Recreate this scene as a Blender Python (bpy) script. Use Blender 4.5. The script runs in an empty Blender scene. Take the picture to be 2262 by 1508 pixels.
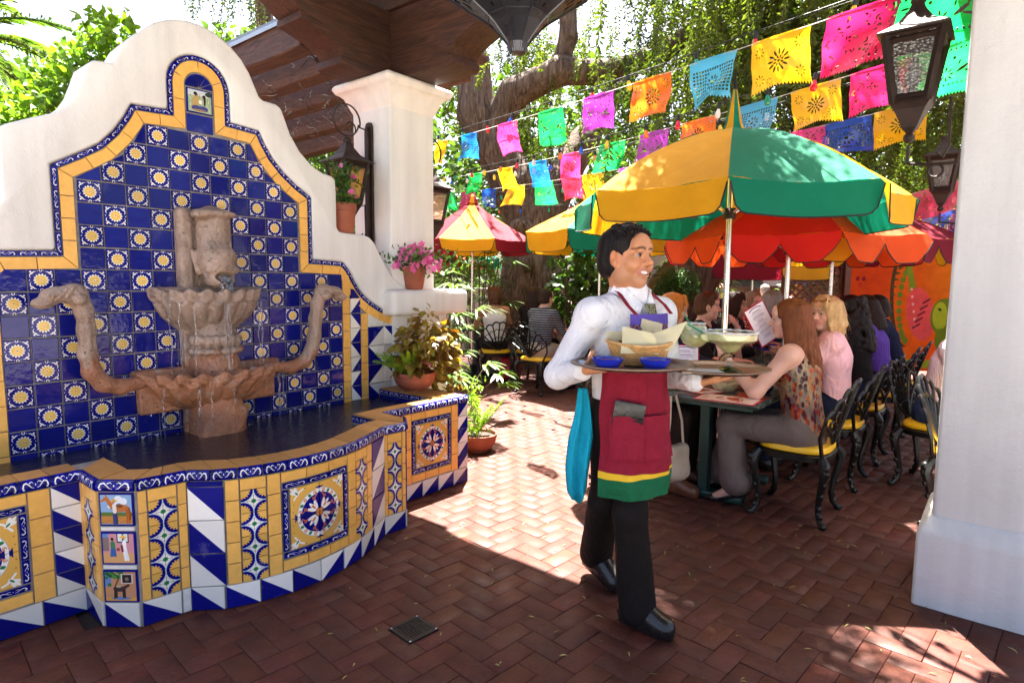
import bpy, bmesh, math, random
import numpy as np
from mathutils import Vector, Matrix, Euler
random.seed(7)
RNG = np.random.default_rng(7)
SC = bpy.context.scene
COL = SC.collection
PI = math.pi
# ---------------------------------------------------------------- camera
cam_d = bpy.data.cameras.new('camera')
cam = bpy.data.objects.new('camera', cam_d)
COL.objects.link(cam)
cam_d.sensor_width = 36.0
cam_d.lens = 1350.0 / 2262.0 * 36.0
cam_d.clip_start = 0.05
cam_d.clip_end = 500.0
cam.matrix_world = (Matrix.Translation((0, 0, 1.47))
     @ Matrix.Rotation(math.radians(90) - 0.1003, 4, 'X')
     @ Matrix.Rotation(0.0091, 4, 'Z'))
SC.camera = cam
# ---------------------------------------------------------------- sky and sun
SUN_EL, SUN_AZ = math.radians(68.0), 0.09          # azimuth measured from +Y towards +X
w = bpy.data.worlds.new('World')
SC.world = w
w.use_nodes = True
wn = w.node_tree.nodes
wl = w.node_tree.links
wn.clear()
sky = wn.new('ShaderNodeTexSky')
sky.sky_type = 'NISHITA'
sky.sun_disc = False
sky.sun_elevation = SUN_EL
sky.sun_rotation = SUN_AZ
sky.air_density = 0.6
sky.dust_density = 5.0
sky.ozone_density = 0.0
bg = wn.new('ShaderNodeBackground')
bg.inputs['Strength'].default_value = 0.062
wo = wn.new('ShaderNodeOutputWorld')
wl.new(sky.outputs[0], bg.inputs['Color'])
wl.new(bg.outputs[0], wo.inputs['Surface'])
sun_d = bpy.data.lights.new('sun', 'SUN')
sun_d.energy = 5.0
sun_d.angle = math.radians(0.53)
sun_d.color = (1.0, 0.955, 0.88)
sun = bpy.data.objects.new('sun', sun_d)
COL.objects.link(sun)
sdir = Vector((math.sin(SUN_AZ) * math.cos(SUN_EL), math.cos(SUN_AZ) * math.cos(SUN_EL), math.sin(SUN_EL)))
sun.rotation_euler = sdir.to_track_quat('Z', 'Y').to_euler()
sun.location = (0, 10, 20)
SC.view_settings.view_transform = 'Standard'
SC.view_settings.look = 'None'
SC.view_settings.gamma = 1.0
SC.view_settings.exposure = 3.4
SC.view_settings.use_curve_mapping = False
SC.render.engine = 'CYCLES'
SC.cycles.max_bounces = 8
SC.cycles.diffuse_bounces = 4
SC.cycles.glossy_bounces = 4
SC.cycles.transmission_bounces = 8
SC.cycles.transparent_max_bounces = 24
SC.cycles.caustics_reflective = False
SC.cycles.caustics_refractive = False
SC.cycles.sample_clamp_indirect = 6.0
SC.cycles.use_denoising = True
# ---------------------------------------------------------------- frames
YAW = 0.8936
W0 = Vector((-3.0926 * 0.114 / 0.158, 4.4005 * 0.114 / 0.158, 0.0))
DV = Vector((math.cos(YAW), math.sin(YAW), 0))
NV = Vector((DV.y, -DV.x, 0))
def WP(s, off, z=0.0):
 "point in the frame of the fountain wall: s along it, off in front of it"
 return W0 + DV * s + NV * off + Vector((0, 0, z))
# ---------------------------------------------------------------- object helpers
def link(o):
 COL.objects.link(o)
 return o
def tag(o, label=None, cat=None, group=None, kind=None):
 if label: o['label'] = label
 if cat: o['category'] = cat
 if group: o['group'] = group
 if kind: o['kind'] = kind
 return o
def thing(name, label, cat, loc=(0, 0, 0), rotz=0.0, group=None, scale=1.0):
 o = link(bpy.data.objects.new(name, None))
 o.location = loc
 o.rotation_euler = (0, 0, rotz)
 if scale != 1.0: o.scale = (scale,) * 3
 o.empty_display_size = 0.1
 return tag(o, label, cat, group)
def copy_tree(o, parent=None):
 c = link(o.copy())
 if parent is not None: c.parent = parent
 for ch in o.children:
  copy_tree(ch, c)
 return c
class MB:
 "collects shapes; build() links them as one mesh object"
 def __init__(s):
  s.v = []; s.f = []; s.m = []; s.uv = {}; s.n = 0
 def add(s, verts, faces, mat=0, uvs=None, M=None):
  b = s.n
  if M is not None: verts = [M @ Vector(v) for v in verts]
  s.v.extend([tuple(v) for v in verts]); s.n += len(verts)
  for i, f in enumerate(faces):
   if uvs is not None: s.uv[len(s.f)] = uvs[i]
   s.f.append(tuple(b + k for k in f)); s.m.append(mat)
  return s
 def box(s, c, d, mat=0, M=None, taper=1.0):
  x, y, z = c; a, b, e = d[0] / 2, d[1] / 2, d[2] / 2
  t = taper
  vs = [(x - a, y - b, z - e), (x + a, y - b, z - e), (x + a, y + b, z - e), (x - a, y + b, z - e),
    (x - a * t, y - b * t, z + e), (x + a * t, y - b * t, z + e), (x + a * t, y + b * t, z + e), (x - a * t, y + b * t, z + e)]
  fs = [(3, 2, 1, 0), (4, 5, 6, 7), (0, 1, 5, 4), (1, 2, 6, 5), (2, 3, 7, 6), (3, 0, 4, 7)]
  return s.add(vs, fs, mat, None, M)
 def tube(s, pts, r, n=8, mat=0, caps=True, M=None, flat=None):
  "tube along pts; r a number or a list"
  P = [Vector(p) for p in pts]; k = len(P)
  R = [r] * k if not hasattr(r, '__len__') else list(r)
  vs, fs = [], []
  up = None
  for i in range(k):
   t = (P[min(i + 1, k - 1)] - P[max(i - 1, 0)])
   if t.length < 1e-9: t = Vector((0, 0, 1))
   t.normalize()
   if up is None:
    up = Vector((0, 0, 1)) if abs(t.z) < 0.9 else Vector((1, 0, 0))
   a = t.cross(up)
   if a.length < 1e-6: a = t.orthogonal()
   a.normalize()
   b = a.cross(t).normalized(); up = b
   fl = 1.0 if flat is None else flat
   for j in range(n):
    an = 2 * PI * j / n
    vs.append(P[i] + (a * math.cos(an) + b * math.sin(an) * fl) * R[i])
  for i in range(k - 1):
   for j in range(n):
    j2 = (j + 1) % n
    fs.append((i * n + j, i * n + j2, (i + 1) * n + j2, (i + 1) * n + j))
  if caps:
   fs.append(tuple(range(n))[::-1]); fs.append(tuple(range((k - 1) * n, k * n)))
  fs = [tuple(reversed(f)) for f in fs]
  return s.add(vs, fs, mat, None, M)
 def lathe(s, prof, n=24, mat=0, M=None, a0=0, a1=2 * PI, cap=False, fn=None):
  "prof: list of (r, z)"
  vs, fs = [], []
  full = abs(a1 - a0 - 2 * PI) < 1e-6
  cols = n if full else n + 1
  for (r, z) in prof:
   for j in range(cols):
    an = a0 + (a1 - a0) * j / n
    rr = r if fn is None else r * fn(an, z)
    vs.append((rr * math.cos(an), rr * math.sin(an), z))
  for i in range(len(prof) - 1):
   for j in range(n):
    j2 = (j + 1) % cols
    fs.append((i * cols + j, i * cols + j2, (i + 1) * cols + j2, (i + 1) * cols + j))
  if cap:
   fs.append(tuple(range(cols))[::-1]); fs.append(tuple(range((len(prof) - 1) * cols, len(prof) * cols)))
  return s.add(vs, fs, mat, None, M)
 def prism(s, poly, y0, y1, mat=0, M=None, axis='y'):
  "polygon in (x,z), extruded along y (axis='y') or polygon in (x,y) extruded along z (axis='z')"
  k = len(poly)
  if axis == 'y':
   vs = [(p[0], y0, p[1]) for p in poly] + [(p[0], y1, p[1]) for p in poly]
  else:
   vs = [(p[0], p[1], y0) for p in poly] + [(p[0], p[1], y1) for p in poly]
  area = sum(poly[i][0] * poly[(i + 1) % k][1] - poly[(i + 1) % k][0] * poly[i][1] for i in range(k))
  fs = [tuple(range(k)), tuple(range(2 * k - 1, k - 1, -1))] + [(i, i + k, (i + 1) % k + k, (i + 1) % k) for i in range(k)]
  flip = (area < 0) != (axis == 'z')
  if (y1 < y0): flip = not flip
  if flip: fs = [tuple(reversed(f)) for f in fs]
  return s.add(vs, fs, mat, None, M)
 def sphere(s, c, r, n=12, m=8, mat=0, M=None):
  rx, ry, rz = (r, r, r) if not hasattr(r, '__len__') else r
  vs = [(c[0], c[1], c[2] - rz)]
  for i in range(1, m):
   ph = -PI / 2 + PI * i / m
   for j in range(n):
    an = 2 * PI * j / n
    vs.append((c[0] + rx * math.cos(ph) * math.cos(an), c[1] + ry * math.cos(ph) * math.sin(an), c[2] + rz * math.sin(ph)))
  vs.append((c[0], c[1], c[2] + rz))
  fs = []
  for j in range(n):
   fs.append((0, 1 + (j + 1) % n, 1 + j))
   fs.append((len(vs) - 1, 1 + (m - 2) * n + j, 1 + (m - 2) * n + (j + 1) % n))
  for i in range(m - 2):
   for j in range(n):
    j2 = (j + 1) % n
    fs.append((1 + i * n + j, 1 + i * n + j2, 1 + (i + 1) * n + j2, 1 + (i + 1) * n + j))
  return s.add(vs, fs, mat, None, M)
 def mesh(s, name, mats, smooth=False, bevel=0, seg=2, angle=35):
  me = bpy.data.meshes.new(name)
  me.from_pydata(s.v, [], s.f)
  if not isinstance(mats, (list, tuple)): mats = [mats]
  for m in mats: me.materials.append(m)
  if any(s.m): me.polygons.foreach_set('material_index', s.m)
  if s.uv:
   uvl = me.uv_layers.new(name='UVMap')
   for p in me.polygons:
    u = s.uv.get(p.index)
    if u is None: continue
    for li, c in zip(p.loop_indices, u): uvl.data[li].uv = c
  if bevel:
   bm = bmesh.new(); bm.from_mesh(me)
   es = [e for e in bm.edges if len(e.link_faces) == 2 and e.calc_face_angle(0) > math.radians(angle)]
   bmesh.ops.bevel(bm, geom=es, offset=bevel, segments=seg, affect='EDGES', profile=0.5, clamp_overlap=True)
   bm.to_mesh(me); bm.free()
  me.validate()
  if smooth or bevel:
   me.polygons.foreach_set('use_smooth', [True] * len(me.polygons))
   me.set_sharp_from_angle(angle=math.radians(40))
  me.update()
  return me
 def build(s, name, mats, parent=None, smooth=False, bevel=0, seg=2, loc=None, rot=None, angle=35):
  o = bpy.data.objects.new(name, s.mesh(name, mats, smooth, bevel, seg, angle))
  link(o)
  if parent is not None: o.parent = parent
  if loc is not None: o.location = loc
  if rot is not None: o.rotation_euler = rot
  return o
def inst(name, me, parent=None, loc=(0, 0, 0), rot=(0, 0, 0), scale=None):
 o = link(bpy.data.objects.new(name, me))
 if parent is not None: o.parent = parent
 o.location = loc; o.rotation_euler = rot
 if scale is not None: o.scale = scale if hasattr(scale, '__len__') else (scale,) * 3
 return o
def np_mesh(name, V, F, mats, smooth=False, uv=None, colr=None, mi=None):
 "fast mesh from numpy: F (n,3) or (n,4)"
 me = bpy.data.meshes.new(name)
 V = np.ascontiguousarray(V, np.float32); F = np.ascontiguousarray(F, np.int32)
 n, k = F.shape
 me.vertices.add(len(V)); me.vertices.foreach_set('co', V.ravel())
 me.loops.add(n * k); me.loops.foreach_set('vertex_index', F.ravel())
 me.polygons.add(n)
 me.polygons.foreach_set('loop_start', np.arange(0, n * k, k, dtype=np.int32))
 if smooth: me.polygons.foreach_set('use_smooth', np.ones(n, bool))
 if not isinstance(mats, (list, tuple)): mats = [mats]
 for m in mats: me.materials.append(m)
 if mi is not None: me.polygons.foreach_set('material_index', np.asarray(mi, np.int32))
 me.update(calc_edges=True)
 if uv is not None:
  l = me.uv_layers.new(name='UVMap'); l.data.foreach_set('uv', np.ascontiguousarray(uv, np.float32).ravel())
 if colr is not None:
  a = me.color_attributes.new('Col', 'FLOAT_COLOR', 'POINT')
  c = np.ones((len(V), 4), np.float32); c[:, :3] = colr
  a.data.foreach_set('color', c.ravel())
 me.validate()
 return me
def npobj(name, me, parent=None):
 o = link(bpy.data.objects.new(name, me))
 if parent is not None: o.parent = parent
 return o
# ---------------------------------------------------------------- materials
class NT:
 def __init__(s, name):
  s.m = bpy.data.materials.new(name); s.m.use_nodes = True
  s.t = s.m.node_tree; s.t.nodes.clear()
  s.out = s.n('ShaderNodeOutputMaterial')
 def n(s, typ, **kw):
  nd = s.t.nodes.new(typ)
  for k, v in kw.items():
   if k.startswith('i_'):
    key = k[2:].replace('_', ' ')
    s.set(nd.inputs[key], v)
   else:
    setattr(nd, k, v)
  return nd
 def set(s, sock, v):
  if isinstance(v, bpy.types.NodeSocket): s.t.links.new(v, sock)
  elif isinstance(v, bpy.types.Node): s.t.links.new(v.outputs[0], sock)
  else:
   if hasattr(v, '__len__') and len(v) == 3 and len(sock.default_value) == 4: v = (*v, 1)
   sock.default_value = v
 def math(s, op, a, b=None, c=None, clamp=False):
  nd = s.t.nodes.new('ShaderNodeMath'); nd.operation = op; nd.use_clamp = clamp
  for i, x in enumerate((a, b, c)):
   if x is not None: s.set(nd.inputs[i], x)
  return nd.outputs[0]
 def mix(s, f, a, b, typ='MIX'):
  nd = s.t.nodes.new('ShaderNodeMix'); nd.data_type = 'RGBA'; nd.blend_type = typ
  s.set(nd.inputs[0], f); s.set(nd.inputs[6], a); s.set(nd.inputs[7], b)
  return nd.outputs[2]
 def ramp(s, f, stops):
  nd = s.t.nodes.new('ShaderNodeValToRGB')
  el = nd.color_ramp.elements
  while len(el) < len(stops): el.new(0.5)
  for e, (p, c) in zip(el, stops):
   e.position = p
   e.color = (c, c, c, 1) if not hasattr(c, '__len__') else (*c, 1)
  s.set(nd.inputs[0], f)
  return nd.outputs[0]
 def pos(s):
  return s.n('ShaderNodeNewGeometry').outputs['Position']
 def obj(s):
  return s.n('ShaderNodeTexCoord').outputs['Object']
 def uv(s):
  return s.n('ShaderNodeTexCoord').outputs['UV']
 def noise(s, vec, scale, detail=4.0, rough=0.55, dist=0.0):
  nd = s.n('ShaderNodeTexNoise', i_Scale=scale, i_Detail=detail, i_Roughness=rough, i_Distortion=dist)
  s.set(nd.inputs['Vector'], vec)
  return nd.outputs[0]
 def mapv(s, vec, sc=(1, 1, 1), rot=(0, 0, 0), loc=(0, 0, 0)):
  nd = s.n('ShaderNodeMapping')
  s.set(nd.inputs[0], vec); nd.inputs[1].default_value = loc; nd.inputs[2].default_value = rot; nd.inputs[3].default_value = sc
  return nd.outputs[0]
 def bump(s, h, st=0.3, dist=0.01, nrm=None):
  nd = s.n('ShaderNodeBump', i_Strength=st, i_Distance=dist)
  s.set(nd.inputs['Height'], h)
  if nrm is not None: s.set(nd.inputs['Normal'], nrm)
  return nd.outputs[0]
 def pbsdf(s, col, rough=0.6, metal=0.0, spec=0.5, coat=0.0, bump=None, trans=0.0, ior=None, sheen=0.0, sss=0.0, alpha=None, emit=None):
  p = s.n('ShaderNodeBsdfPrincipled')
  s.set(p.inputs['Base Color'], col); s.set(p.inputs['Roughness'], rough)
  s.set(p.inputs['Metallic'], metal); s.set(p.inputs['Specular IOR Level'], spec)
  if coat:
   p.inputs['Coat Weight'].default_value = coat; p.inputs['Coat Roughness'].default_value = 0.06
  if trans: p.inputs['Transmission Weight'].default_value = trans
  if ior: p.inputs['IOR'].default_value = ior
  if sheen:
   p.inputs['Sheen Weight'].default_value = sheen
  if sss:
   p.inputs['Subsurface Weight'].default_value = sss
   p.inputs['Subsurface Radius'].default_value = (0.012, 0.005, 0.003)
   p.inputs['Subsurface Scale'].default_value = 1.0
  if alpha is not None: s.set(p.inputs['Alpha'], alpha)
  if bump is not None: s.set(p.inputs['Normal'], bump)
  s.t.links.new(p.outputs[0], s.out.inputs[0])
  return p
def sm(name, col, rough=0.6, metal=0.0, spec=0.5, coat=0.0, var=0.12, vs=6.0, bs=0.0, bscale=60.0, bd=0.004, **kw):
 "plain material with a little noise in its colour, gloss and relief"
 t = NT(name)
 p = t.obj()
 nz = t.noise(p, vs, 5.0)
 f = t.ramp(nz, [(0.3, 1 - var), (0.7, 1 + var)])
 c = t.mix(1.0, col, f, 'MULTIPLY')
 r = t.math('ADD', t.math('MULTIPLY', t.math('SUBTRACT', nz, 0.5), 0.25), rough, clamp=True)
 b = t.bump(t.noise(p, bscale, 3.0), bs, bd) if bs else None
 t.pbsdf(c, r, metal, spec, coat, b, **kw)
 return t.m
# ---------------------------------------------------------------- painted prints (flat glaze, print and paper cut-outs), computed here
def srgb(h):
 h = h.lstrip('#'); return np.array([int(h[i:i + 2], 16) / 255 for i in (0, 2, 4)], np.float32)
class Canvas:
 "unit square picture, y up, antialiased shapes"
 def __init__(s, w, h=None, bg='#ffffff', asp=1.0):
  s.w, s.h = w, h or w
  s.asp = asp
  x = (np.arange(s.w) + .5) / s.w * asp; y = (np.arange(s.h) + .5) / s.h
  s.X, s.Y = np.meshgrid(x, y)
  s.X = s.X.astype(np.float32); s.Y = s.Y.astype(np.float32)
  s.c = np.empty((s.h, s.w, 3), np.float32); s.c[:] = srgb(bg) if isinstance(bg, str) else bg
  s.a = np.ones((s.h, s.w), np.float32)
  s.px = 1.0 / s.h
 def put(s, d, col, alpha=1.0):
  m = np.clip(0.5 - d / s.px, 0, 1) * alpha
  if col is None:
   s.a *= (1 - m)
  else:
   c = srgb(col) if isinstance(col, str) else np.asarray(col, np.float32)
   s.c += (c - s.c) * m[..., None]
  return s
 def circ(s, x, y, r, col, ring=None, alpha=1.0):
  d = np.hypot(s.X - x, s.Y - y) - r
  if ring: d = np.abs(d) - ring
  return s.put(d, col, alpha)
 def ell(s, x, y, rx, ry, col, ang=0.0, alpha=1.0):
  ca, sa = math.cos(ang), math.sin(ang)
  u = ((s.X - x) * ca + (s.Y - y) * sa) / rx; v = (-(s.X - x) * sa + (s.Y - y) * ca) / ry
  k = np.hypot(u, v)
  return s.put((k - 1) * min(rx, ry), col, alpha)
 def line(s, pts, r, col, r2=None, alpha=1.0):
  D = None
  k = len(pts) - 1
  for i in range(k):
   (ax, ay), (bx, by) = pts[i], pts[i + 1]
   dx, dy = bx - ax, by - ay
   t = np.clip(((s.X - ax) * dx + (s.Y - ay) * dy) / max(dx * dx + dy * dy, 1e-12), 0, 1)
   rr = r if r2 is None else r + (r2 - r) * (i + t) / k
   d = np.hypot(s.X - ax - t * dx, s.Y - ay - t * dy) - rr
   D = d if D is None else np.minimum(D, d)
  return s.put(D, col, alpha)
 def poly(s, pts, col, alpha=1.0):
  n = len(pts)
  D = np.full(s.X.shape, 1e9, np.float32); ins = np.zeros(s.X.shape, bool)
  for i in range(n):
   (ax, ay), (bx, by) = pts[i], pts[(i + 1) % n]
   dx, dy = bx - ax, by - ay
   t = np.clip(((s.X - ax) * dx + (s.Y - ay) * dy) / max(dx * dx + dy * dy, 1e-12), 0, 1)
   D = np.minimum(D, np.hypot(s.X - ax - t * dx, s.Y - ay - t * dy))
   c = ((ay > s.Y) != (by > s.Y))
   with np.errstate(divide='ignore', invalid='ignore'):
    xx = ax + (s.Y - ay) * dx / (dy if dy else 1e-9)
   ins ^= c & (s.X < xx)
  return s.put(np.where(ins, -D, D), col, alpha)
 def rect(s, x0, y0, x1, y1, col, alpha=1.0):
  d = np.maximum(np.maximum(x0 - s.X, s.X - x1), np.maximum(y0 - s.Y, s.Y - y1))
  return s.put(d, col, alpha)
 def image(s, name):
  im = bpy.data.images.new(name, s.w, s.h, alpha=True)
  a = np.dstack([np.clip(s.c, 0, 1), s.a]).astype(np.float32)
  im.pixels.foreach_set(a.ravel()); im.update(); im.pack()
  return im
BLUE, YEL, WHT, GRN, ORG = '#0e1378', '#f8bc4c', '#f3efe4', '#2f7d4a', '#d0703a'
def scroll(cv, x, y, r, ang, flip=1, col=WHT, th=0.034):
 "a comma-shaped brush stroke"
 pts = []
 for i in range(9):
  t = i / 8
  a = ang + flip * (0.2 + 2.6 * t)
  rr = r * (1.0 - 0.55 * t)
  pts.append((x + rr * math.cos(a), y + rr * math.sin(a)))
 cv.line(pts, th * 0.25, col, th)
 cv.circ(pts[-1][0], pts[-1][1], th * 1.05, col)
def paint_flower():
 cv = Canvas(160, bg=BLUE)
 for k in range(14):
  a = 2 * PI * k / 14
  cv.ell(.5 + .17 * math.cos(a), .5 + .17 * math.sin(a), .15, .056, '#fbf3dc', a)
 for k in range(14):
  a = 2 * PI * k / 14
  cv.ell(.5 + .135 * math.cos(a), .5 + .135 * math.sin(a), .115, .040, '#f3c863', a)
  cv.line([(.5 + .06 * math.cos(a + .22), .5 + .06 * math.sin(a + .22)), (.5 + .24 * math.cos(a + .22), .5 + .24 * math.sin(a + .22))], .005, '#6b5530')
 cv.circ(.5, .5, .045, '#fbf3dc').circ(.5, .5, .026, BLUE)
 for qx, qy in ((1, 1), (-1, 1), (-1, -1), (1, -1)):
  P = lambda u, v: (.5 + qx * u, .5 + qy * v)
  cv.line([P(.41, .11), P(.45, .19), P(.43, .28), P(.36, .33)], .010, WHT, .030)
  cv.line([P(.36, .33), P(.28, .40), P(.20, .42)], .038, WHT, .010)
  cv.circ(*P(.41, .40), .044, WHT)
  cv.circ(*P(.13, .44), .016, WHT)
 for x, y in ((.5, .97), (.5, .03)): cv.circ(x, y, .055, WHT, ring=.016)
 for x, y in ((.965, .5), (.035, .5)): cv.circ(x, y, .024, WHT)
 return cv.image('flower_glaze')
def paint_diamond():
 cv = Canvas(160, bg=WHT)
 for x, y in ((0, 0), (1, 0), (0, 1), (1, 1)):
  cv.circ(x, y, .52, '#8fb4c8', ring=.008)
  cv.circ(x, y, .485, BLUE)
  for k in range(5):
   a = math.atan2(.5 - y, .5 - x) + (k - 2) * .36
   cv.ell(x + .21 * math.cos(a), y + .21 * math.sin(a), .16, .055, '#e9b659', a)
  cv.circ(x, y, .17, '#e9b659')
 for k in range(4):
  a = PI / 2 * k
  cv.line([(.5, .5), (.5 + .24 * math.cos(a), .5 + .24 * math.sin(a))], .008, '#7b3b2a')
  cv.circ(.5 + .25 * math.cos(a), .5 + .25 * math.sin(a), .018, '#7b3b2a')
 for k in range(8):
  a = PI / 4 * k
  cv.circ(.5 + .06 * math.cos(a), .5 + .06 * math.sin(a), .045, '#3b8a55')
 cv.circ(.5, .5, .045, '#2a6a41')
 return cv.image('diamond_glaze')
def paint_medallion():
 "one quarter; the centre of the four is at (1,0)"
 cv = Canvas(192, bg='#e8b355')
 cv.circ(1, 0, .80, '#9ab6c4')
 cv.circ(1, 0, .785, WHT)
 cv.circ(1, 0, .64, BLUE)
 for k, a in enumerate(np.linspace(PI / 2 + .2, PI - .2, 5)):
  x, y = 1 + .71 * math.cos(a), .71 * math.sin(a)
  if k % 2:
   cv.ell(x, y, .07, .045, '#2f7d4a', a + .6); cv.ell(x, y, .065, .03, '#2f7d4a', a - .6)
  else:
   cv.circ(x, y, .045, ORG, ring=.013); cv.circ(x, y, .016, ORG)
 for sx in (0, 1):
  P = (lambda u, v: (1 - u, v)) if sx == 0 else (lambda u, v: (1 - v, u))
  cv.poly([P(0, .60), P(.10, .62), P(.05, .82), P(.13, .88), P(.0, .88)], BLUE)
  cv.ell(*P(.04, .74), .05, .09, WHT, 0)
  cv.line([P(.07, .62), P(.16, .5), P(.10, .38), P(.18, .26)], .018, ORG)
  cv.circ(*P(.19, .50), .035, ORG, ring=.014)
 c, s_ = -math.sqrt(.5), math.sqrt(.5)
 for da, L in ((-.42, .40), (0, .50), (.42, .40)):
  a = PI * .75 + da
  cv.ell(1 + .27 * math.cos(a) + .02 * c, .27 * math.sin(a) + .02 * s_, L * .42, .06, WHT, a)
 cv.ell(1 + .27 * c, .27 * s_, .10, .035, ORG, PI * .75)
 cv.circ(1, 0, .11, '#d98a4b').circ(1, 0, .115, '#6b3a20', ring=.012)
 for da, L in ((-.5, .16), (0, .2), (.5, .16)):
  a = PI * .75 + da
  cv.ell(.20 + .10 * math.cos(a), .80 + .10 * math.sin(a), L, .05, WHT, a)
 cv.line([(.10, .62), (.18, .72), (.30, .86), (.42, .91)], .032, WHT)
 cv.ell(.19, .81, .075, .028, GRN, PI * .75)
 for x, y in ((.08, .45), (.5, .93), (.06, .2)): cv.circ(x, y, .016, '#7b3b2a')
 return cv.image('medallion_glaze')
def paint_trim():
 cv = Canvas(192, 48, bg=BLUE, asp=4.0)
 for x, f in ((1.0, 1), (3.0, -1)):
  X = lambda u: x + f * u
  cv.circ(X(-.52), .34, .15, WHT); cv.circ(X(-.46), .38, .075, BLUE)
  cv.line([(X(-.64), .42), (X(-.50), .66), (X(-.15), .74), (X(.20), .56), (X(.50), .36), (X(.80), .30)], .085, WHT, .022)
  cv.line([(X(.25), .70), (X(.55), .78), (X(.75), .66)], .05, WHT, .015)
 cv.circ(2, .55, .07, WHT)
 # uneven cobalt wash
 cv.c[..., 2] += .12 * (np.sin(cv.X * 3.1 + 1) * np.sin(cv.Y * 5)) * (cv.c[..., 0] < .3)
 return cv.image('trim_glaze')
def paint_tri():
 cv = Canvas(96, bg=WHT)
 cv.poly([(-.01, -.01), (-.01, 1.01), (1.01, -.01)], BLUE)
 cv.c += RNG.normal(0, .008, cv.c.shape).astype(np.float32)
 return cv.image('triangle_glaze')
def paint_scene(kind):
 cv = Canvas(160, bg='#8fb6d8')
 if kind == 0:      # man standing in front of a chestnut horse
  for x, y, r in ((.45, .75, .1), (.57, .82, .12), (.72, .76, .11), (.3, .6, .06)): cv.circ(x, y, r, '#eef2f2')
  cv.rect(0, .24, 1, .42, '#5b7a3a'); cv.rect(0, 0, 1, .30, '#c98c45'); cv.rect(0, 0, 1, .07, '#8d97a8')
  for k in range(12): cv.line([(.06 + .09 * k, .1 + .03 * (k % 3)), (.12 + .09 * k, .1 + .03 * (k % 3))], .006, '#7b4a25')
  cv.ell(.62, .55, .27, .12, '#c4743a'); cv.line([(.42, .56), (.30, .72), (.22, .84)], .085, '#c4743a', .05)
  cv.line([(.22, .86), (.08, .77)], .055, '#c4743a', .035); cv.line([(.22, .9), (.2, .96)], .02, '#c4743a')
  for x in (.44, .5, .80, .86): cv.line([(x, .5), (x + .02, .26), (x, .08)], .035, '#b3642e', .02)
  cv.line([(.88, .55), (.92, .35), (.9, .2)], .025, '#8d4a1d')
  cv.ell(.6, .62, .1, .06, '#7a4d2a')
  cv.line([(.43, .42), (.43, .08)], .045, '#3c4a78'); cv.line([(.48, .42), (.50, .08)], .04, '#34406b')
  cv.line([(.44, .62), (.45, .44)], .06, '#e9e4da'); cv.circ(.43, .74, .04, '#a86a45')
  cv.ell(.43, .78, .12, .028, '#d8b04a'); cv.ell(.43, .81, .045, .035, '#d8b04a')
 elif kind == 1:    # couple in front of a pink house
  cv.rect(0, 0, 1, 1, '#c58a8e'); cv.rect(0, 0, 1, .36, '#c99a63'); cv.rect(0, .42, .22, .85, '#7d6f68'); cv.rect(0, .85, .2, 1, '#5d86c0')
  cv.rect(.46, .68, .82, 1, '#3a3b46'); cv.rect(.49, .72, .62, .97, '#d8dcd8'); cv.rect(.66, .72, .79, .97, '#d8dcd8')
  cv.poly([(.24, .24), (.44, .24), (.40, .58), (.28, .58)], '#3a5f9b'); cv.line([(.33, .66), (.34, .56)], .07, '#3f7a4c')
  cv.circ(.33, .78, .045, '#8d5a3c'); cv.circ(.32, .80, .042, '#221a1a'); cv.circ(.49, .47, .055, '#8d4a2a')
  cv.line([(.66, .5), (.70, .14)], .04, '#e6e4df'); cv.line([(.71, .5), (.78, .14)], .04, '#dedcd6')
  cv.line([(.68, .70), (.68, .52)], .06, '#eeece6'); cv.line([(.6, .58), (.62, .42)], .035, '#7a2f3a')
  cv.circ(.66, .82, .04, '#9a6444'); cv.ell(.65, .86, .12, .03, '#e3b447'); cv.ell(.65, .89, .05, .035, '#e3b447')
 elif kind == 2:    # donkey under a tree beside an adobe house
  cv.rect(0, 0, 1, 1, '#c9926c'); cv.rect(0, 0, 1, .16, '#dca24c'); cv.rect(0, .5, .22, 1, '#6d8fbf'); cv.ell(.5, .12, .3, .05, '#6d86b8')
  for k in range(26): cv.circ(.08 + .5 * ((k * .37) % 1), .78 + .22 * ((k * .61) % 1), .055, ('#3e7a3e', '#2f6333', '#55904a')[k % 3])
  cv.rect(.52, .6, .88, .9, '#e2d9cc'); cv.rect(.56, .62, .84, .88, '#33302f'); cv.circ(.7, .74, .06, '#8b7464')
  cv.line([(.3, .1), (.33, .5), (.45, .75)], .025, '#7a5636')
  cv.ell(.46, .42, .19, .09, '#4a3c38'); cv.line([(.6, .46), (.74, .54)], .05, '#4a3c38', .04)
  for x in (.32, .37, .57, .62): cv.line([(x, .38), (x, .15)], .025, '#3b302d')
  cv.ell(.44, .5, .08, .04, '#b9a98c'); cv.circ(.17, .55, .06, '#3e7a3e'); cv.circ(.1, .35, .07, '#d49a4e')
 else:              # two people seated in tall green leaves
  cv.rect(0, 0, 1, 1, '#cdd7dc'); cv.rect(0, 0, 1, .72, '#a9bb93')
  for k in range(60):
   x = (k * .377) % 1; y = .1 + .6 * ((k * .613) % 1)
   cv.line([(x, y), (x + .04 * math.sin(k), y + .16)], .014, ('#5d8a55', '#83a86c', '#dfe6cf')[k % 3], .004)
  cv.line([(.36, .62), (.3, .34)], .12, '#c3a565'); cv.circ(.36, .78, .075, '#a06a42'); cv.circ(.33, .82, .07, '#241d1c')
  cv.ell(.52, .48, .07, .09, '#f0efe8'); cv.circ(.63, .72, .05, '#a8744c'); cv.line([(.68, .75), (.70, .55), (.69, .38)], .055, '#2b2220', .03)
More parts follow.
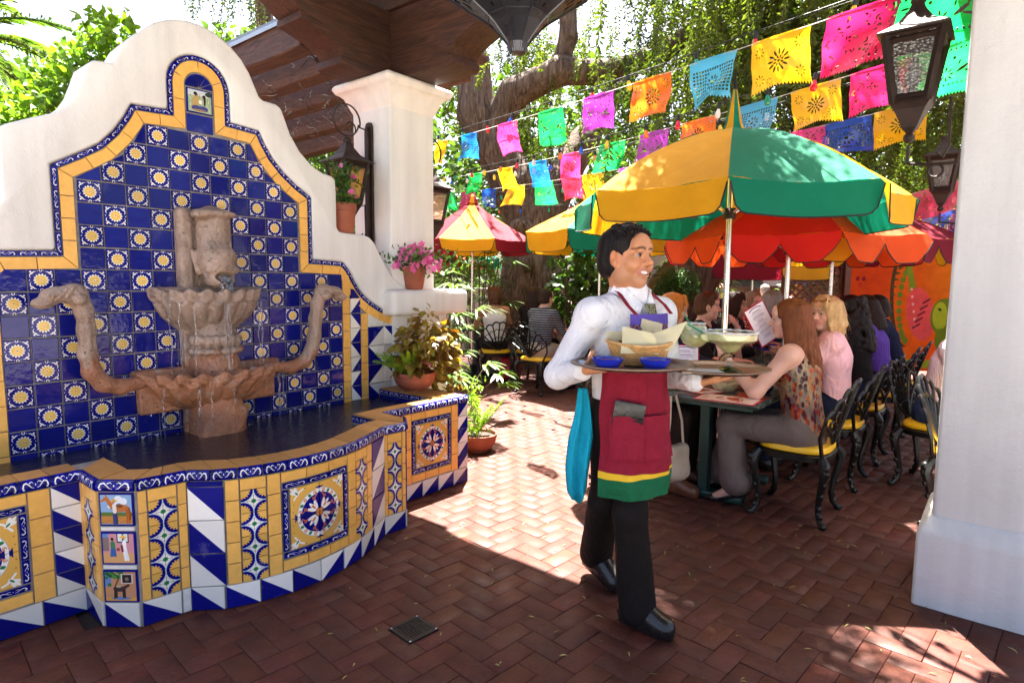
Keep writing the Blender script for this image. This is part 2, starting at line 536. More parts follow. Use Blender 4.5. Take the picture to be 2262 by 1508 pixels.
  cv.ell(.36, .2, .2, .12, '#4a4a86'); cv.ell(.62, .2, .2, .12, '#454a90'); cv.ell(.48, .12, .26, .05, '#a5815c')
  cv.ell(.88, .86, .16, .1, '#33402f')
 for a in ((0, 0, 1, .035), (0, .965, 1, 1), (0, 0, .035, 1), (.965, 0, 1, 1)): cv.rect(*a, BLUE)
 return cv.image('picture_glaze')
PAPER = {'blue': '#1f7fe0', 'deep blue': '#1d4fc0', 'pink': '#ee3d86', 'red': '#e22b50', 'green': '#1fc45c', 'yellow': '#ffc01e',
   'magenta': '#b63fc4', 'orange': '#ff8126', 'light blue': '#54c2ee', 'crimson': '#d42462'}
def paint_cutout(kind):
 "white paper with holes: alpha only"
 cv = Canvas(192, 144, bg='#ffffff', asp=4 / 3)
 W = 4 / 3
 if kind == 0:      # lattice with round motif
  for i in range(16):
   for j in range(9):
    x, y = .08 + i * .078, .16 + j * .075
    if math.hypot(x - .67, y - .45) > .27: cv.rect(x, y, x + .048, y + .045, None)
  for k in range(10):
   a = 2 * PI * k / 10; cv.ell(.667 + .15 * math.cos(a), .45 + .15 * math.sin(a), .05, .022, None, a)
  cv.circ(.667, .45, .05, None)
 elif kind == 1:    # rosettes
  for cx, cy, R in ((.667, .52, .26), (.2, .78, .12), (1.13, .78, .12), (.2, .24, .12), (1.13, .24, .12), (.42, .16, .08), (.92, .16, .08)):
   n = 12 if R > .2 else 8
   for k in range(n):
    a = 2 * PI * k / n; cv.ell(cx + R * .72 * math.cos(a), cy + R * .72 * math.sin(a), R * .24, R * .085, None, a)
   if R > .2:
    for k in range(8):
     a = 2 * PI * (k + .5) / 8; cv.ell(cx + R * .34 * math.cos(a), cy + R * .34 * math.sin(a), R * .14, R * .07, None, a)
    cv.circ(cx, cy, .03, None)
 elif kind == 2:    # scattered leaves and dots
  rg = random.Random(5)
  for k in range(70):
   x, y, a = rg.uniform(.06, W - .06), rg.uniform(.12, .9), rg.uniform(0, PI)
   cv.ell(x, y, rg.uniform(.02, .05), rg.uniform(.008, .02), None, a)
 else:              # bands of triangles with two birds
  for j, y in enumerate((.86, .2)):
   for i in range(14): cv.poly([(.05 + i * .09, y), (.11 + i * .09, y), (.08 + i * .09, y + .055)], None)
  for f in (-1, 1):
   X = lambda u: W / 2 + f * u
   cv.ell(X(.3), .5, .13, .035, None, f * .5); cv.ell(X(.22), .62, .05, .018, None, f * 1.2)
   cv.ell(X(.42), .42, .11, .022, None, f * -.3); cv.ell(X(.44), .62, .09, .02, None, f * .9)
   cv.circ(X(.12), .72, .03, None); cv.ell(X(.5), .74, .07, .018, None, 0)
  for k in range(8):
   a = 2 * PI * k / 8; cv.ell(W / 2 + .1 * math.cos(a), .42 + .1 * math.sin(a), .045, .018, None, a)
 for i in range(20):                                    # scalloped lower edge
  x = W * (i + .5) / 20
  cv.poly([(x - .034, -.01), (x + .034, -.01), (x, .055)], None)
 return cv.image('paper_cut')
def imgmat(name, im, rough=0.10, coat=0.0, bs=0.06, spec=0.24):
 t = NT(name)
 tx = t.n('ShaderNodeTexImage', image=im, extension='EXTEND')
 t.set(tx.inputs[0], t.uv())
 oi = t.n('ShaderNodeObjectInfo').outputs['Random']
 f = t.ramp(oi, [(0, .74), (1, 1.16)])
 c = t.mix(1.0, tx.outputs[0], f, 'MULTIPLY')
 p = t.pos()
 stain = t.ramp(t.noise(p, 5.0, 6.0, .65), [(.60, 0), (.78, .20)])     # lime scale film
 c = t.mix(stain, c, (.55, .55, .6))
 r = t.math('ADD', t.math('MULTIPLY', stain, .8), t.math('ADD', rough, t.math('MULTIPLY', t.noise(p, 12.), .06)))
 b = t.bump(t.noise(t.pos(), 24.0, 2.0), bs, .02)
 t.pbsdf(c, r, 0, spec, 0, b)
 return t.m
def glazemat(name, col, rough=.10, coat=.0, var=.22, scale=True, bs=.06):
 t = NT(name)
 p = t.pos()
 oi = t.n('ShaderNodeObjectInfo').outputs['Random']
 f = t.math('ADD', t.math('MULTIPLY', oi, var * 1.6), 1 - var)
 c = t.mix(1.0, col, f, 'MULTIPLY')
 nz = t.noise(p, 30.0, 5.0)
 c = t.mix(1.0, c, t.ramp(nz, [(.3, .92), (.7, 1.08)]), 'MULTIPLY')
 if scale:
  st = t.ramp(t.noise(p, 5.0, 6.0, .65), [(.60, 0), (.78, .16)])
  c = t.mix(st, c, (.5, .5, .58)); r = t.math('ADD', t.math('MULTIPLY', st, .8), rough)
 else: r = rough
 b = t.bump(t.noise(p, 24.0, 2.0), bs, .02)
 t.pbsdf(c, r, 0, .24, 0, b)
 return t.m
# ---------------------------------------------------------------- shared materials
def brick_mat():
 t = NT('red_brick')
 p = t.pos()
 at = t.n('ShaderNodeAttribute', attribute_name='Col').outputs['Color']
 oi = t.n('ShaderNodeObjectInfo').outputs['Random']
 n1 = t.noise(p, 9.0, 6.0, .65); n2 = t.noise(p, 70.0, 4.0, .6); n3 = t.noise(p, 2.2, 3.0)
 c = t.ramp(n1, [(.25, (.060, .0155, .009)), (.55, (.092, .025, .0135)), (.8, (.125, .037, .021))])
 c = t.mix(1.0, c, at, 'MULTIPLY')
 c = t.mix(1.0, c, t.ramp(n2, [(.3, .72), (.65, 1.15)]), 'MULTIPLY')
 c = t.mix(t.ramp(n3, [(.35, .45), (.6, 0)]), c, (.06, .022, .016))
 sp = t.ramp(t.noise(p, 240.0, 2.0), [(.70, 0), (.76, 1)])
 c = t.mix(t.math('MULTIPLY', sp, .5), c, (.40, .33, .28))
 r = t.ramp(t.noise(p, 3.0, 5.0), [(.35, .55), (.65, .80)])
 b = t.bump(t.math('ADD', n2, t.math('MULTIPLY', n1, .6)), .45, .004)
 t.pbsdf(c, r, 0, .3, 0, b)
 return t.m
def plaster_mat(name, col, bs=.6, streak=True):
 t = NT(name)
 p = t.pos()
 n1 = t.noise(p, 1.6, 5.0, .6); n2 = t.noise(p, 150.0, 4.0, .6); n3 = t.noise(p, 16.0, 4.0)
 c = t.mix(1.0, col, t.ramp(n1, [(.3, .93), (.7, 1.03)]), 'MULTIPLY')
 z = t.mapv(p, (9, 9, .7))
 c = t.mix(1.0, c, t.ramp(t.noise(z, 1.0, 5.0), [(.35, .89), (.6, 1.0)]), 'MULTIPLY')
 c = t.mix(t.ramp(t.noise(p, 26.0, 4.0), [(.68, 0), (.8, .16)]), c, (.35, .32, .30))
 h = t.math('ADD', t.math('MULTIPLY', n2, .35), n3)
 t.pbsdf(c, .62, 0, .35, 0, t.bump(h, bs, .006))
 return t.m
def wood_mat(name, c0, c1, sc=(1.2, 14, 14), rough=.62, space='obj'):
 t = NT(name)
 p = t.obj() if space == 'obj' else t.pos()
 v = t.mapv(p, sc)
 n = t.noise(v, 2.2, 6.0, .6, 1.6)
 g = t.noise(t.mapv(p, (sc[0] * 2, sc[1] * 5, sc[2] * 5)), 3.0, 4.0)
 c = t.ramp(n, [(.3, c0), (.62, c1)])
 c = t.mix(1.0, c, t.ramp(g, [(.3, .7), (.7, 1.12)]), 'MULTIPLY')
 t.pbsdf(c, rough, 0, .35, 0, t.bump(t.math('ADD', n, t.math('MULTIPLY', g, .5)), .4, .006))
 return t.m
M_BRICK = brick_mat()
M_MORTAR = sm('mortar', (.020, .012, .009), .9, var=.3, vs=12, bs=.4, bscale=160)
M_PLASTER = plaster_mat('white_plaster', (.84, .835, .785))
M_PILLAR = plaster_mat('rough_white_plaster', (.69, .69, .665), .9)
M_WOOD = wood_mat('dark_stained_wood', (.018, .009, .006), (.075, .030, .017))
M_WOODR = wood_mat('weathered_rafter_wood', (.028, .014, .009), (.11, .056, .037), (14, 1.4, 14))
M_IRON = sm('wrought_iron', (.022, .018, .016), .5, .6, var=.3, vs=14, bs=.25, bscale=90)
M_RUST = sm('rusty_lantern_metal', (.032, .017, .012), .6, .35, var=.35, vs=18, bs=.3, bscale=90)
M_FLASH = sm('zinc_flashing', (.42, .47, .50), .45, .8, var=.1)
M_STEEL = sm('polished_steel', (.62, .60, .58), .22, 1.0, var=.06)
M_TERRA = sm('terracotta', (.36, .105, .055), .7, var=.22, vs=7, bs=.2, bscale=80)
M_SOIL = sm('potting_soil', (.045, .028, .018), .95, var=.5, vs=50, bs=.9, bscale=60, bd=.02)
M_DRYTWIG = sm('dry_vine', (.020, .012, .009), .95, var=.4, vs=20)
# ---------------------------------------------------------------- patio floor of herringbone brick
floor_root = thing('patio_floor', None, None)
floor_root['kind'] = 'structure'
gb = MB()
gb.add([(-60, -40, -.012), (60, -40, -.012), (60, 90, -.012), (-60, 90, -.012)], [(0, 1, 2, 3)])
gb.build('mortar_bed', M_MORTAR, floor_root)
BA = math.radians(46.0)
gb = MB()
for (x0, x1, y0, y1) in ((-60, 60, -1.2, .5), (-60, 60, 13.6, 90), (-60, -14.6, .5, 13.6), (14.6, 60, .5, 13.6)):
 gb.add([(x0, y0, -.002), (x1, y0, -.002), (x1, y1, -.002), (x0, y1, -.002)], [(0, 1, 2, 3)])
for sg in (1, -1): gb.add([(sg * 2.2, .5, -.006), (sg * 14.6, .5, -.006), (sg * 14.6, 13.5, -.006)], [(0, 1, 2) if sg > 0 else (2, 1, 0)])
me = gb.mesh('outer_paving', M_BRICK)
a_ = me.color_attributes.new('Col', 'FLOAT_COLOR', 'POINT'); a_.data.foreach_set('color', [1.0] * (4 * len(me.vertices)))
inst('outer_paving', me, floor_root)['kind'] = 'stuff'
BC, BS = math.cos(BA), math.sin(BA)
bw = 0.1016
def brick_xy(u, v):
 return (u * BC - v * BS, u * BS + v * BC)
def in_fountain(x, y):
 s = (x - W0.x) * DV.x + (y - W0.y) * DV.y; o = (x - W0.x) * NV.x + (y - W0.y) * NV.y
 return -1.4 < s < 2.05 and -.3 < o < (.6 if (s < -.3 or s > 1.4) else .9)
def frame_uv(x, y):
 yy = y * math.cos(.1003) + 1.47 * math.sin(.1003); zz = y * math.sin(.1003) - 1.47 * math.cos(.1003)
 if yy < .3: return (9, 9)
 return (1350 * x / yy / 1131, -1350 * zz / yy / 754)
g = 0.0013
bl = []
for i in range(-150, 170):
 for j in range(-75, 85):
  for (ox, oy, sx, sy) in ((0, 0, 2, 1), (0, 1, 1, 2)):
   u0, v0 = (i + 2 * j + ox) * bw, (i - 2 * j + oy) * bw
   u, v = u0 + sx * bw / 2, v0 + sy * bw / 2
   x, y = brick_xy(u, v)
   if y < .55 or y > 13.5 or abs(x) > .95 * y + 1.65: continue
   if in_fountain(x, y): continue
   bl.append((y, x, u, v, sx))
bl.sort()
brick_meshes = {}
for sx in (1, 2):
 for k in range(8):
  rg = random.Random(k * 10 + sx)
  L, Wd = (2 * bw, bw) if sx == 2 else (bw, 2 * bw)
  a, b, c = L / 2 - g, Wd / 2 - g, .0016
  vs = [(-a, -b, -.03), (a, -b, -.03), (a, b, -.03), (-a, b, -.03), (-a, -b, -c), (a, -b, -c), (a, b, -c), (-a, b, -c),
    (-a + c, -b + c, 0), (a - c, -b + c, 0), (a - c, b - c, 0), (-a + c, b - c, 0)]
  fs = [(8, 9, 10, 11)] + [(q, (q + 1) % 4, (q + 1) % 4 + 4, q + 4) for q in range(4)] + [(q + 4, (q + 1) % 4 + 4, (q + 1) % 4 + 8, q + 8) for q in range(4)]
  f = rg.uniform(.84, 1.14); tint = np.array([f, f * rg.uniform(.9, 1.08), f * rg.uniform(.88, 1.12)])
  V = np.array(vs);
  brick_meshes[(sx, k)] = (V, np.array(fs), tint, np_mesh('brick', V, np.array(fs), M_BRICK, colr=np.tile(tint, (12, 1))))
nb = 0
SV, SF, SCc = [], [], []
vn = 0
for (y, x, u, v, sx) in bl:
 k = random.randrange(8)
 dz = random.gauss(0, .0009); rx, ry, rz = random.gauss(0, .003), random.gauss(0, .003), random.gauss(0, .007)
 fu, fv = frame_uv(x, y)
 if nb < 300 and abs(fu) < 1.03 and abs(fv) < 1.03:
  inst('brick', brick_meshes[(sx, k)][3], floor_root, (x, y, dz), (rx, ry, BA + rz)); nb += 1
 else:
  V, F, tint, _ = brick_meshes[(sx, k)]
  ca, sa = math.cos(BA + rz), math.sin(BA + rz)
  P = np.empty_like(V); P[:, 0] = V[:, 0] * ca - V[:, 1] * sa + x; P[:, 1] = V[:, 0] * sa + V[:, 1] * ca + y
  P[:, 2] = V[:, 2] + dz + rx * V[:, 1] - ry * V[:, 0]
  SV.append(P); SF.append(F + vn); SCc.append(np.tile(tint, (12, 1))); vn += 12
pv = npobj('paving', np_mesh('paving', np.vstack(SV), np.vstack(SF), M_BRICK, colr=np.vstack(SCc)), floor_root)
pv['kind'] = 'stuff'
cw = MB(); cw.add([(-60, -40, .0), (60, -40, .0), (60, -1.2, .0), (-60, -1.2, .0)], [(0, 1, 2, 3)])  # added ground behind the camera, pale so sun bounces onto the white walls
cw.build('bounce_ground', sm('pale_bounce_concrete', (.33, .31, .275), .8, var=.12, vs=1.5, bs=.3, bscale=90))['kind'] = 'structure'
# ---------------------------------------------------------------- drain grate
dg = thing('drain_grate', 'small square dark iron drain grate set in the brick floor in front of the fountain', 'drain', (-.403, 2.441, .002), math.radians(45.5))
f = MB(); S = .075
for sx, sy, dx, dy in ((0, S - .009, 2 * S, .018), (0, -S + .009, 2 * S, .018), (S - .009, 0, .018, 2 * S - .036), (-S + .009, 0, .018, 2 * S - .036)):
 f.box((sx, sy, .002), (dx, dy, .008))
f.build('frame', M_IRON, dg, bevel=.001, seg=1)
f = MB()
n = 9
for i in range(n):
 q = -S + .018 + (2 * S - .036) * (i + .5) / n
 f.box((q, 0, .0015), (.0055, 2 * S - .036, .006)); f.box((0, q, .0012), (2 * S - .036, .0055, .005))
f.build('grid', M_IRON, dg)
for sx in (-1, 1):
 for sy in (-1, 1):
  f = MB(); f.lathe([(0.0001, .0075), (.004, .0072), (.005, .006)], 10); f.build('screw', M_STEEL, dg, loc=(sx * (S - .009), sy * (S - .009), 0))
f = MB(); f.box((0, 0, -.006), (2 * S, 2 * S, .004)); f.build('pit', sm('pit_shade_black', (.004, .004, .004), .9), dg)  # flat black plate, the shade of the drain hole put into its colour
# ---------------------------------------------------------------- white columns
def column(name, label, s0, s1, o0, o1, ztop, plinth=None, cap=True, mat=None):
 c = WP((s0 + s1) / 2, (o0 + o1) / 2)
 r = thing(name, label, 'column', c, YAW)
 a, b = s1 - s0, o1 - o0
 m = MB(); m.box((0, 0, ztop / 2), (a, b, ztop)); m.build('shaft', mat, r, bevel=.018, seg=3)
 if plinth:
  h, e = plinth
  m = MB(); A, B = a / 2 + e, b / 2 + e
  m.add([(-A, -B, 0), (A, -B, 0), (A, B, 0), (-A, B, 0), (-A, -B, h), (A, -B, h), (A, B, h), (-A, B, h),
    (-a / 2 - .004, -b / 2 - .004, h + e * 1.5), (a / 2 + .004, -b / 2 - .004, h + e * 1.5), (a / 2 + .004, b / 2 + .004, h + e * 1.5), (-a / 2 - .004, b / 2 + .004, h + e * 1.5)],
    [(0, 1, 5, 4), (1, 2, 6, 5), (2, 3, 7, 6), (3, 0, 4, 7), (4, 5, 9, 8), (5, 6, 10, 9), (6, 7, 11, 10), (7, 4, 8, 11), (8, 9, 10, 11)])
  m.build('plinth', mat, r, bevel=.02, seg=3, angle=20)
 if cap:
  m = MB()
  prof = [(0, -.215), (.012, -.19), (.028, -.15), (.05, -.10), (.078, -.075), (.10, -.06), (.115, -.035), (.115, -.012), (.10, .0)]
  vs, fs = [], []
  for e, z in prof:
   A, B = a / 2 + e, b / 2 + e
   vs += [(-A, -B, ztop + z), (A, -B, ztop + z), (A, B, ztop + z), (-A, B, ztop + z)]
  for i in range(len(prof) - 1):
   for j in range(4):
    fs.append((i * 4 + j, i * 4 + (j + 1) % 4, i * 4 + 4 + (j + 1) % 4, i * 4 + 4 + j))
  k = len(prof) * 4 - 4
  fs.append((k, k + 1, k + 2, k + 3))
  m.add(vs, fs)
  o = m.build('capital', mat, r, bevel=.012, seg=2, angle=50)
  o.data.polygons.foreach_set('use_smooth', [True] * len(o.data.polygons))
 return r
colA = column('white_column', 'white plastered square column with flared capital behind the pink flower pot', 2.06, 2.52, -.46, 0, 2.99, None, True, M_PLASTER)
colB = column('white_column', 'massive white pillar with stepped plinth at the right edge, nearest the camera', 2.235, 2.75, 3.535, 4.05, 2.99, (.35, .05), True, M_PILLAR)
colC = column('white_column', 'distant white column glimpsed behind the orange mural panel', 8.6, 8.9, 4.2, 4.5, 2.9, None, True, M_PLASTER)
# ledge block at the end of the fountain wall that carries the pink flower pot
r = thing('white_ledge', 'low white plaster pier with rounded top slab beside the tiled fountain', 'wall', WP(2.36, -.2), YAW)
m = MB(); m.box((.02, -.03, 1.285), (.84, .60, .20)); m.build('top_slab', M_PLASTER, r, bevel=.04, seg=4)
m = MB(); m.box((-.02, .01, .60), (.58, .50, 1.19)); m.build('pier_body', M_PLASTER, r, bevel=.02, seg=2)
# ---------------------------------------------------------------- timber pergola on the columns
pg = thing('timber_pergola', 'dark carved timber pergola resting on the white columns', 'pergola', WP(2.29, -.23), YAW)
# local x = along s, local y = -off ; z up
def arm(L1, L2, L3, name, rot, wdt=.30, mat=None, seed=0):
 "stack of carved bracket: profile in (x out from centre, z)"
 z0 = 2.992
 pr = [(0, z0), (L1 - .03, z0), (L1, z0 + .012), (L1, z0 + .065), (L1 - .035, z0 + .065)]
 for i in range(1, 8):                      # quarter round hollow, then swell
  t = i / 7
  pr.append((L1 - .035 + (L2 - L1) * (t ** 1.15), z0 + .065 + .145 * (t ** .62)))
 pr += [(L2 + .02, z0 + .215), (L2 + .02, z0 + .265), (L2 - .01, z0 + .265)]
 for i in range(1, 8):
  t = i / 7
  pr.append((L2 - .01 + (L3 - L2) * t, z0 + .265 + .15 * math.sin(t * PI / 2) ** 1.6))
 pr += [(L3 + .02, z0 + .43), (L3 + .02, z0 + .50), (0, z0 + .50)]
 m = MB(); m.prism(pr, -wdt / 2, wdt / 2)
 return m.build(name, mat or M_WOOD, pg, bevel=.008, seg=2, rot=(0, 0, rot), angle=28)
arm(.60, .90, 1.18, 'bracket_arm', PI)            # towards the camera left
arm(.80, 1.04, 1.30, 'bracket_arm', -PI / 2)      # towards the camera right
arm(.52, .74, .95, 'bracket_arm', 0, mat=wood_mat('sunlit_stained_wood', (.05, .018, .010), (.14, .055, .03)))  # brighter copy of the stained wood, sunlight put into its colour
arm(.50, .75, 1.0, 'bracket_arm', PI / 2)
m = MB(); m.box((0, -2.6, 3.60), (.36, 7.0, .21)); m.build('main_beam', M_WOOD, pg, bevel=.012)
for i in range(13):                                # roof boards over the walk in front of the fountain
 x0 = -2.95 + i * .252
 m = MB(); m.box((x0 + .125, -2.55, 3.735), (.246, 6.1, .04)); m.build('roof_board', M_WOOD, pg)
for s_, zb, zt, e0, e1 in ((1.72, 3.25, 3.49, .42, 5.2), (2.14, 3.22, 3.48, .45, 5.2), (2.62, 3.20, 3.48, .2, 5.2), (3.2, 3.16, 3.47, 1.1, 5.4), (3.85, 3.16, 3.47, 1.5, 5.4)):
 m = MB()
 n = 9; rg = random.Random(int(s_ * 100))
 xs0 = s_ - 2.29; wv = .17
 for i in range(n):
  y0_ = e0 + (e1 - e0) * i / n; y1_ = e0 + (e1 - e0) * (i + 1) / n
 vs, fs = [], []
 for i in range(n + 1):
  yy = e0 + (e1 - e0) * i / n; jb = rg.uniform(-.008, .014)
  vs += [(xs0, yy, zb + jb), (xs0 + wv, yy, zb + jb), (xs0 + wv, yy, zt), (xs0, yy, zt)]
 for i in range(n):
  for j in range(4): fs.append((i * 4 + j, i * 4 + (j + 1) % 4, i * 4 + 4 + (j + 1) % 4, i * 4 + 4 + j))
 fs += [(3, 2, 1, 0), (n * 4, n * 4 + 1, n * 4 + 2, n * 4 + 3)]
 m.add(vs, [tuple(reversed(f)) for f in fs]); m.build('rafter', M_WOODR, pg, bevel=.01, seg=1)
m = MB(); m.box((1.72 - 2.29 + .06, 2.8, 3.505), (.17, 4.9, .022)); m.box((1.72 - 2.29 - .022, 2.8, 3.488), (.006, 4.9, .055))
m.build('flashing', M_FLASH, pg)
p2 = WP(5.3, 3.95); r2 = thing('timber_pergola', 'farther dark timber bracket and lantern post beyond the right pillar', 'pergola', p2, YAW)
m = MB(); m.box((0, 0, 1.45), (.4, .4, 2.9)); m.build('post', M_PLASTER, r2)
pg_, pg = pg, r2
arm(.42, .62, .80, 'bracket_arm', PI / 2, .28); arm(.42, .62, .80, 'bracket_arm', PI, .28)
m = MB(); m.box((0, .2, 3.60), (.3, 2.2, .2)); m.build('main_beam', M_WOOD, r2)
pg = pg_
# dry vine twigs tangled between the rafters
m = MB(); rg = random.Random(3)
for k in range(130):
 x, y, z = rg.uniform(-.45, 1.1), rg.uniform(.35, 2.6), rg.uniform(3.08, 3.30)
 pts = [(x, y, z)]; a = rg.uniform(0, 2 * PI)
 for i in range(6):
  a += rg.gauss(0, 1.2)
  x += .045 * math.cos(a); y += .045 * math.sin(a); z += rg.gauss(-.012, .03)
  pts.append((x, y, z))
 m.tube(pts, rg.uniform(.0012, .0024), 4, caps=False)
tw = m.build('dry_twigs', M_DRYTWIG, pg); tw['kind'] = 'stuff'
# ---------------------------------------------------------------- tiled wall fountain (local x = s, local y = -off)
FT = thing('tiled_wall_fountain', 'curved white wall fountain covered in blue and yellow painted tiles with stone spout', 'fountain', W0, YAW)
T = 0.114
ZT = 1.504
M_GROUT = sm('grout', (.27, .245, .225), .85, var=.25, vs=20, bs=.3, bscale=120)
G_FLOWER = imgmat('flower_tile_glaze', paint_flower())
G_DIAM = imgmat('diamond_tile_glaze', paint_diamond(), .2, .3)
G_MED = imgmat('medallion_tile_glaze', paint_medallion(), .22, .3)
G_TRIM = imgmat('trim_tile_glaze', paint_trim(), .15, .4)
G_TRI = imgmat('triangle_tile_glaze', paint_tri(), .22, .3)
G_PIC = [imgmat('picture_tile_glaze', paint_scene(k), .2, .3) for k in range(4)]
G_BLUE = glazemat('cobalt_glaze', (.007, .011, .19))
G_YEL = glazemat('ochre_glaze', (.92, .50, .115), .25, .2, .08)
G_CAP = glazemat('worn_ochre_cap', (.52, .26, .075), .4, .1, .22)
G_WHITE = glazemat('cream_glaze', (.74, .72, .66), .25, .3, .06)
TILE_T = .009
def piece(poly, mat, uvpts=None, t=TILE_T, e=.0022, y=0.0, name='tile'):
 "a flat glazed piece: polygon in (x,z), front face at -y, eased edge"
 n = len(poly)
 area = sum(poly[i][0] * poly[(i + 1) % n][1] - poly[(i + 1) % n][0] * poly[i][1] for i in range(n))
 if area < 0:
  poly = poly[::-1]
  if uvpts: uvpts = uvpts[::-1]
 cx = sum(p[0] for p in poly) / n; cz = sum(p[1] for p in poly) / n
 inn = []
 for (px, pz) in poly:
  dx, dz = cx - px, cz - pz; L = math.hypot(dx, dz) or 1
  inn.append((px + dx / L * e * 1.4, pz + dz / L * e * 1.4))
 vs = [(p[0], y, p[1]) for p in poly] + [(p[0], y - t + e, p[1]) for p in poly] + [(p[0], y - t, p[1]) for p in inn]
 fs = [tuple(2 * n + i for i in range(n))]
 for i in range(n):
  j = (i + 1) % n
  fs.append((i, j, j + n, i + n)); fs.append((i + n, j + n, j + 2 * n, i + 2 * n))
 if uvpts is None:
  x0 = min(p[0] for p in poly); x1 = max(p[0] for p in poly); z0 = min(p[1] for p in poly); z1 = max(p[1] for p in poly)
  uvpts = [((p[0] - x0) / (x1 - x0), (p[1] - z0) / (z1 - z0)) for p in poly]
 U = [tuple(uvpts)]
 for i in range(n):
  j = (i + 1) % n
  U.append((uvpts[i], uvpts[j], uvpts[j], uvpts[i])); U.append((uvpts[i], uvpts[j], uvpts[j], uvpts[i]))
 m = MB(); m.add(vs, fs, 0, U)
 return m.mesh(name, mat)
_tc = {}
def tmesh(w, h, mat, flip=0, key=''):
 k = (round(w, 4), round(h, 4), mat.name, flip)
 if k not in _tc:
  uv = [(0, 0), (1, 0), (1, 1), (0, 1)]
  if flip == 1: uv = [(1, 0), (0, 0), (0, 1), (1, 1)]        # mirrored in x
  elif flip == 2: uv = [(1, 1), (0, 1), (0, 0), (1, 0)]      # turned by 180
  elif flip == 3: uv = [(0, 1), (1, 1), (1, 0), (0, 0)]      # mirrored in z
  elif flip == 4: uv = [(0, 0), (0, 1), (1, 1), (1, 0)]      # turned by 90: the strip runs upward
  elif flip == 5: uv = [(1, 0), (1, 1), (0, 1), (0, 0)]
  _tc[k] = piece([(-w / 2, -h / 2), (w / 2, -h / 2), (w / 2, h / 2), (-w / 2, h / 2)], mat, uv)
 return _tc[k]
def tile(name, w, h, mat, x, z, flip=0, y=0.0, rz=0.0, jit=.0045):
 return inst(name, tmesh(w, h, mat, flip), FT, (x + random.gauss(0, .0007), y + random.gauss(0, .0008), z + random.gauss(0, .0007)),
    (random.gauss(0, jit), random.gauss(0, .004), rz + random.gauss(0, jit)))
def clip(poly, reg):
 "convex clip of poly by convex region (counter-clockwise)"
 out = poly
 for i in range(len(reg)):
  (ax, az), (bx, bz) = reg[i], reg[(i + 1) % len(reg)]
  inp, out = out, []
  sd = lambda p: (bx - ax) * (p[1] - az) - (bz - az) * (p[0] - ax)
  for j in range(len(inp)):
   p, q = inp[j], inp[(j + 1) % len(inp)]
   a, b = sd(p), sd(q)
   if a >= 0: out.append(p)
   if (a >= 0) != (b >= 0):
    t = a / (a - b); out.append((p[0] + t * (q[0] - p[0]), p[1] + t * (q[1] - p[1])))
  if not out: return []
 return out
# outline of the white wall, left to right
OUT = [(-1.25, 2.19), (-.60, 2.19), (-.40, 2.192), (-.285, 2.20), (-.18, 2.222), (-.07, 2.272), (-.015, 2.325), (.022, 2.385), (.05, 2.46), (.075, 2.535), (.105, 2.566), (.14, 2.575), (.197, 2.574),
  (.215, 2.62), (.25, 2.685), (.30, 2.742), (.355, 2.80), (.42, 2.856), (.50, 2.896), (.58, 2.914), (.66, 2.914), (.75, 2.892), (.83, 2.848), (.90, 2.785), (.945, 2.72), (.98, 2.645), (1.005, 2.59), (1.03, 2.577), (1.115, 2.574),
  (1.15, 2.556), (1.175, 2.50), (1.215, 2.40), (1.28, 2.305), (1.36, 2.232), (1.46, 2.186), (1.525, 2.178), (1.553, 2.155), (1.558, 2.08), (1.558, 1.83), (1.575, 1.802), (1.62, 1.795), (1.79, 1.79), (1.84, 1.776), (1.885, 1.74),
  (1.925, 1.675), (1.98, 1.585), (2.05, 1.50), (2.13, 1.43), (2.20, 1.40), (2.30, 1.384)]
# outer edge of the blue trim, left to right
BL = [(-1.25, 1.598), (-.104, 1.598), (-.105, 2.02), (.02, 2.095), (.11, 2.155), (.18, 2.232), (.235, 2.315), (.274, 2.392), (.460, 2.402), (.460, 2.56)]
for k in range(1, 16):
 a = PI - PI * k / 16
 BL.append((.638 + .178 * math.cos(a), 2.56 + .178 * math.sin(a)))
BL += [(.816, 2.56), (.816, 2.402), (1.0, 2.388), (1.035, 2.315), (1.085, 2.235), (1.16, 2.155), (1.25, 2.085), (1.36, 2.018), (1.361, 1.598), (1.604, 1.588), (1.655, 1.54), (1.70, 1.465), (1.745, 1.395), (1.79, 1.345), (1.86, 1.292),
  (1.95, 1.243), (2.06, 1.205), (2.215, 1.178), (2.222, 1.10)]
def offset_path(path, dist):
 out = []
 n = len(path)
 for i in range(n):
  p = Vector(path[i])
  if i == 0: t = (Vector(path[1]) - p).normalized(); nn = Vector((t.y, -t.x)); out.append(p + nn * dist); continue
  if i == n - 1: t = (p - Vector(path[-2])).normalized(); nn = Vector((t.y, -t.x)); out.append(p + nn * dist); continue
  t1 = (p - Vector(path[i - 1])).normalized(); t2 = (Vector(path[i + 1]) - p).normalized()
  n1 = Vector((t1.y, -t1.x)); n2 = Vector((t2.y, -t2.x)); b = (n1 + n2).normalized()
  out.append(p + b * dist / max(.35, b.dot(n1)))
 return [tuple(p) for p in out]
MC = 1.255      # the wall is symmetric: left = MC - right
OUT = [(MC - x, z) for x, z in OUT[::-1] if x > 1.52] + [p for p in OUT if p[0] > -.20]
BL = [(MC - x, z) for x, z in BL[::-1] if x > 1.5] + [p for p in BL if p[0] > -.2]
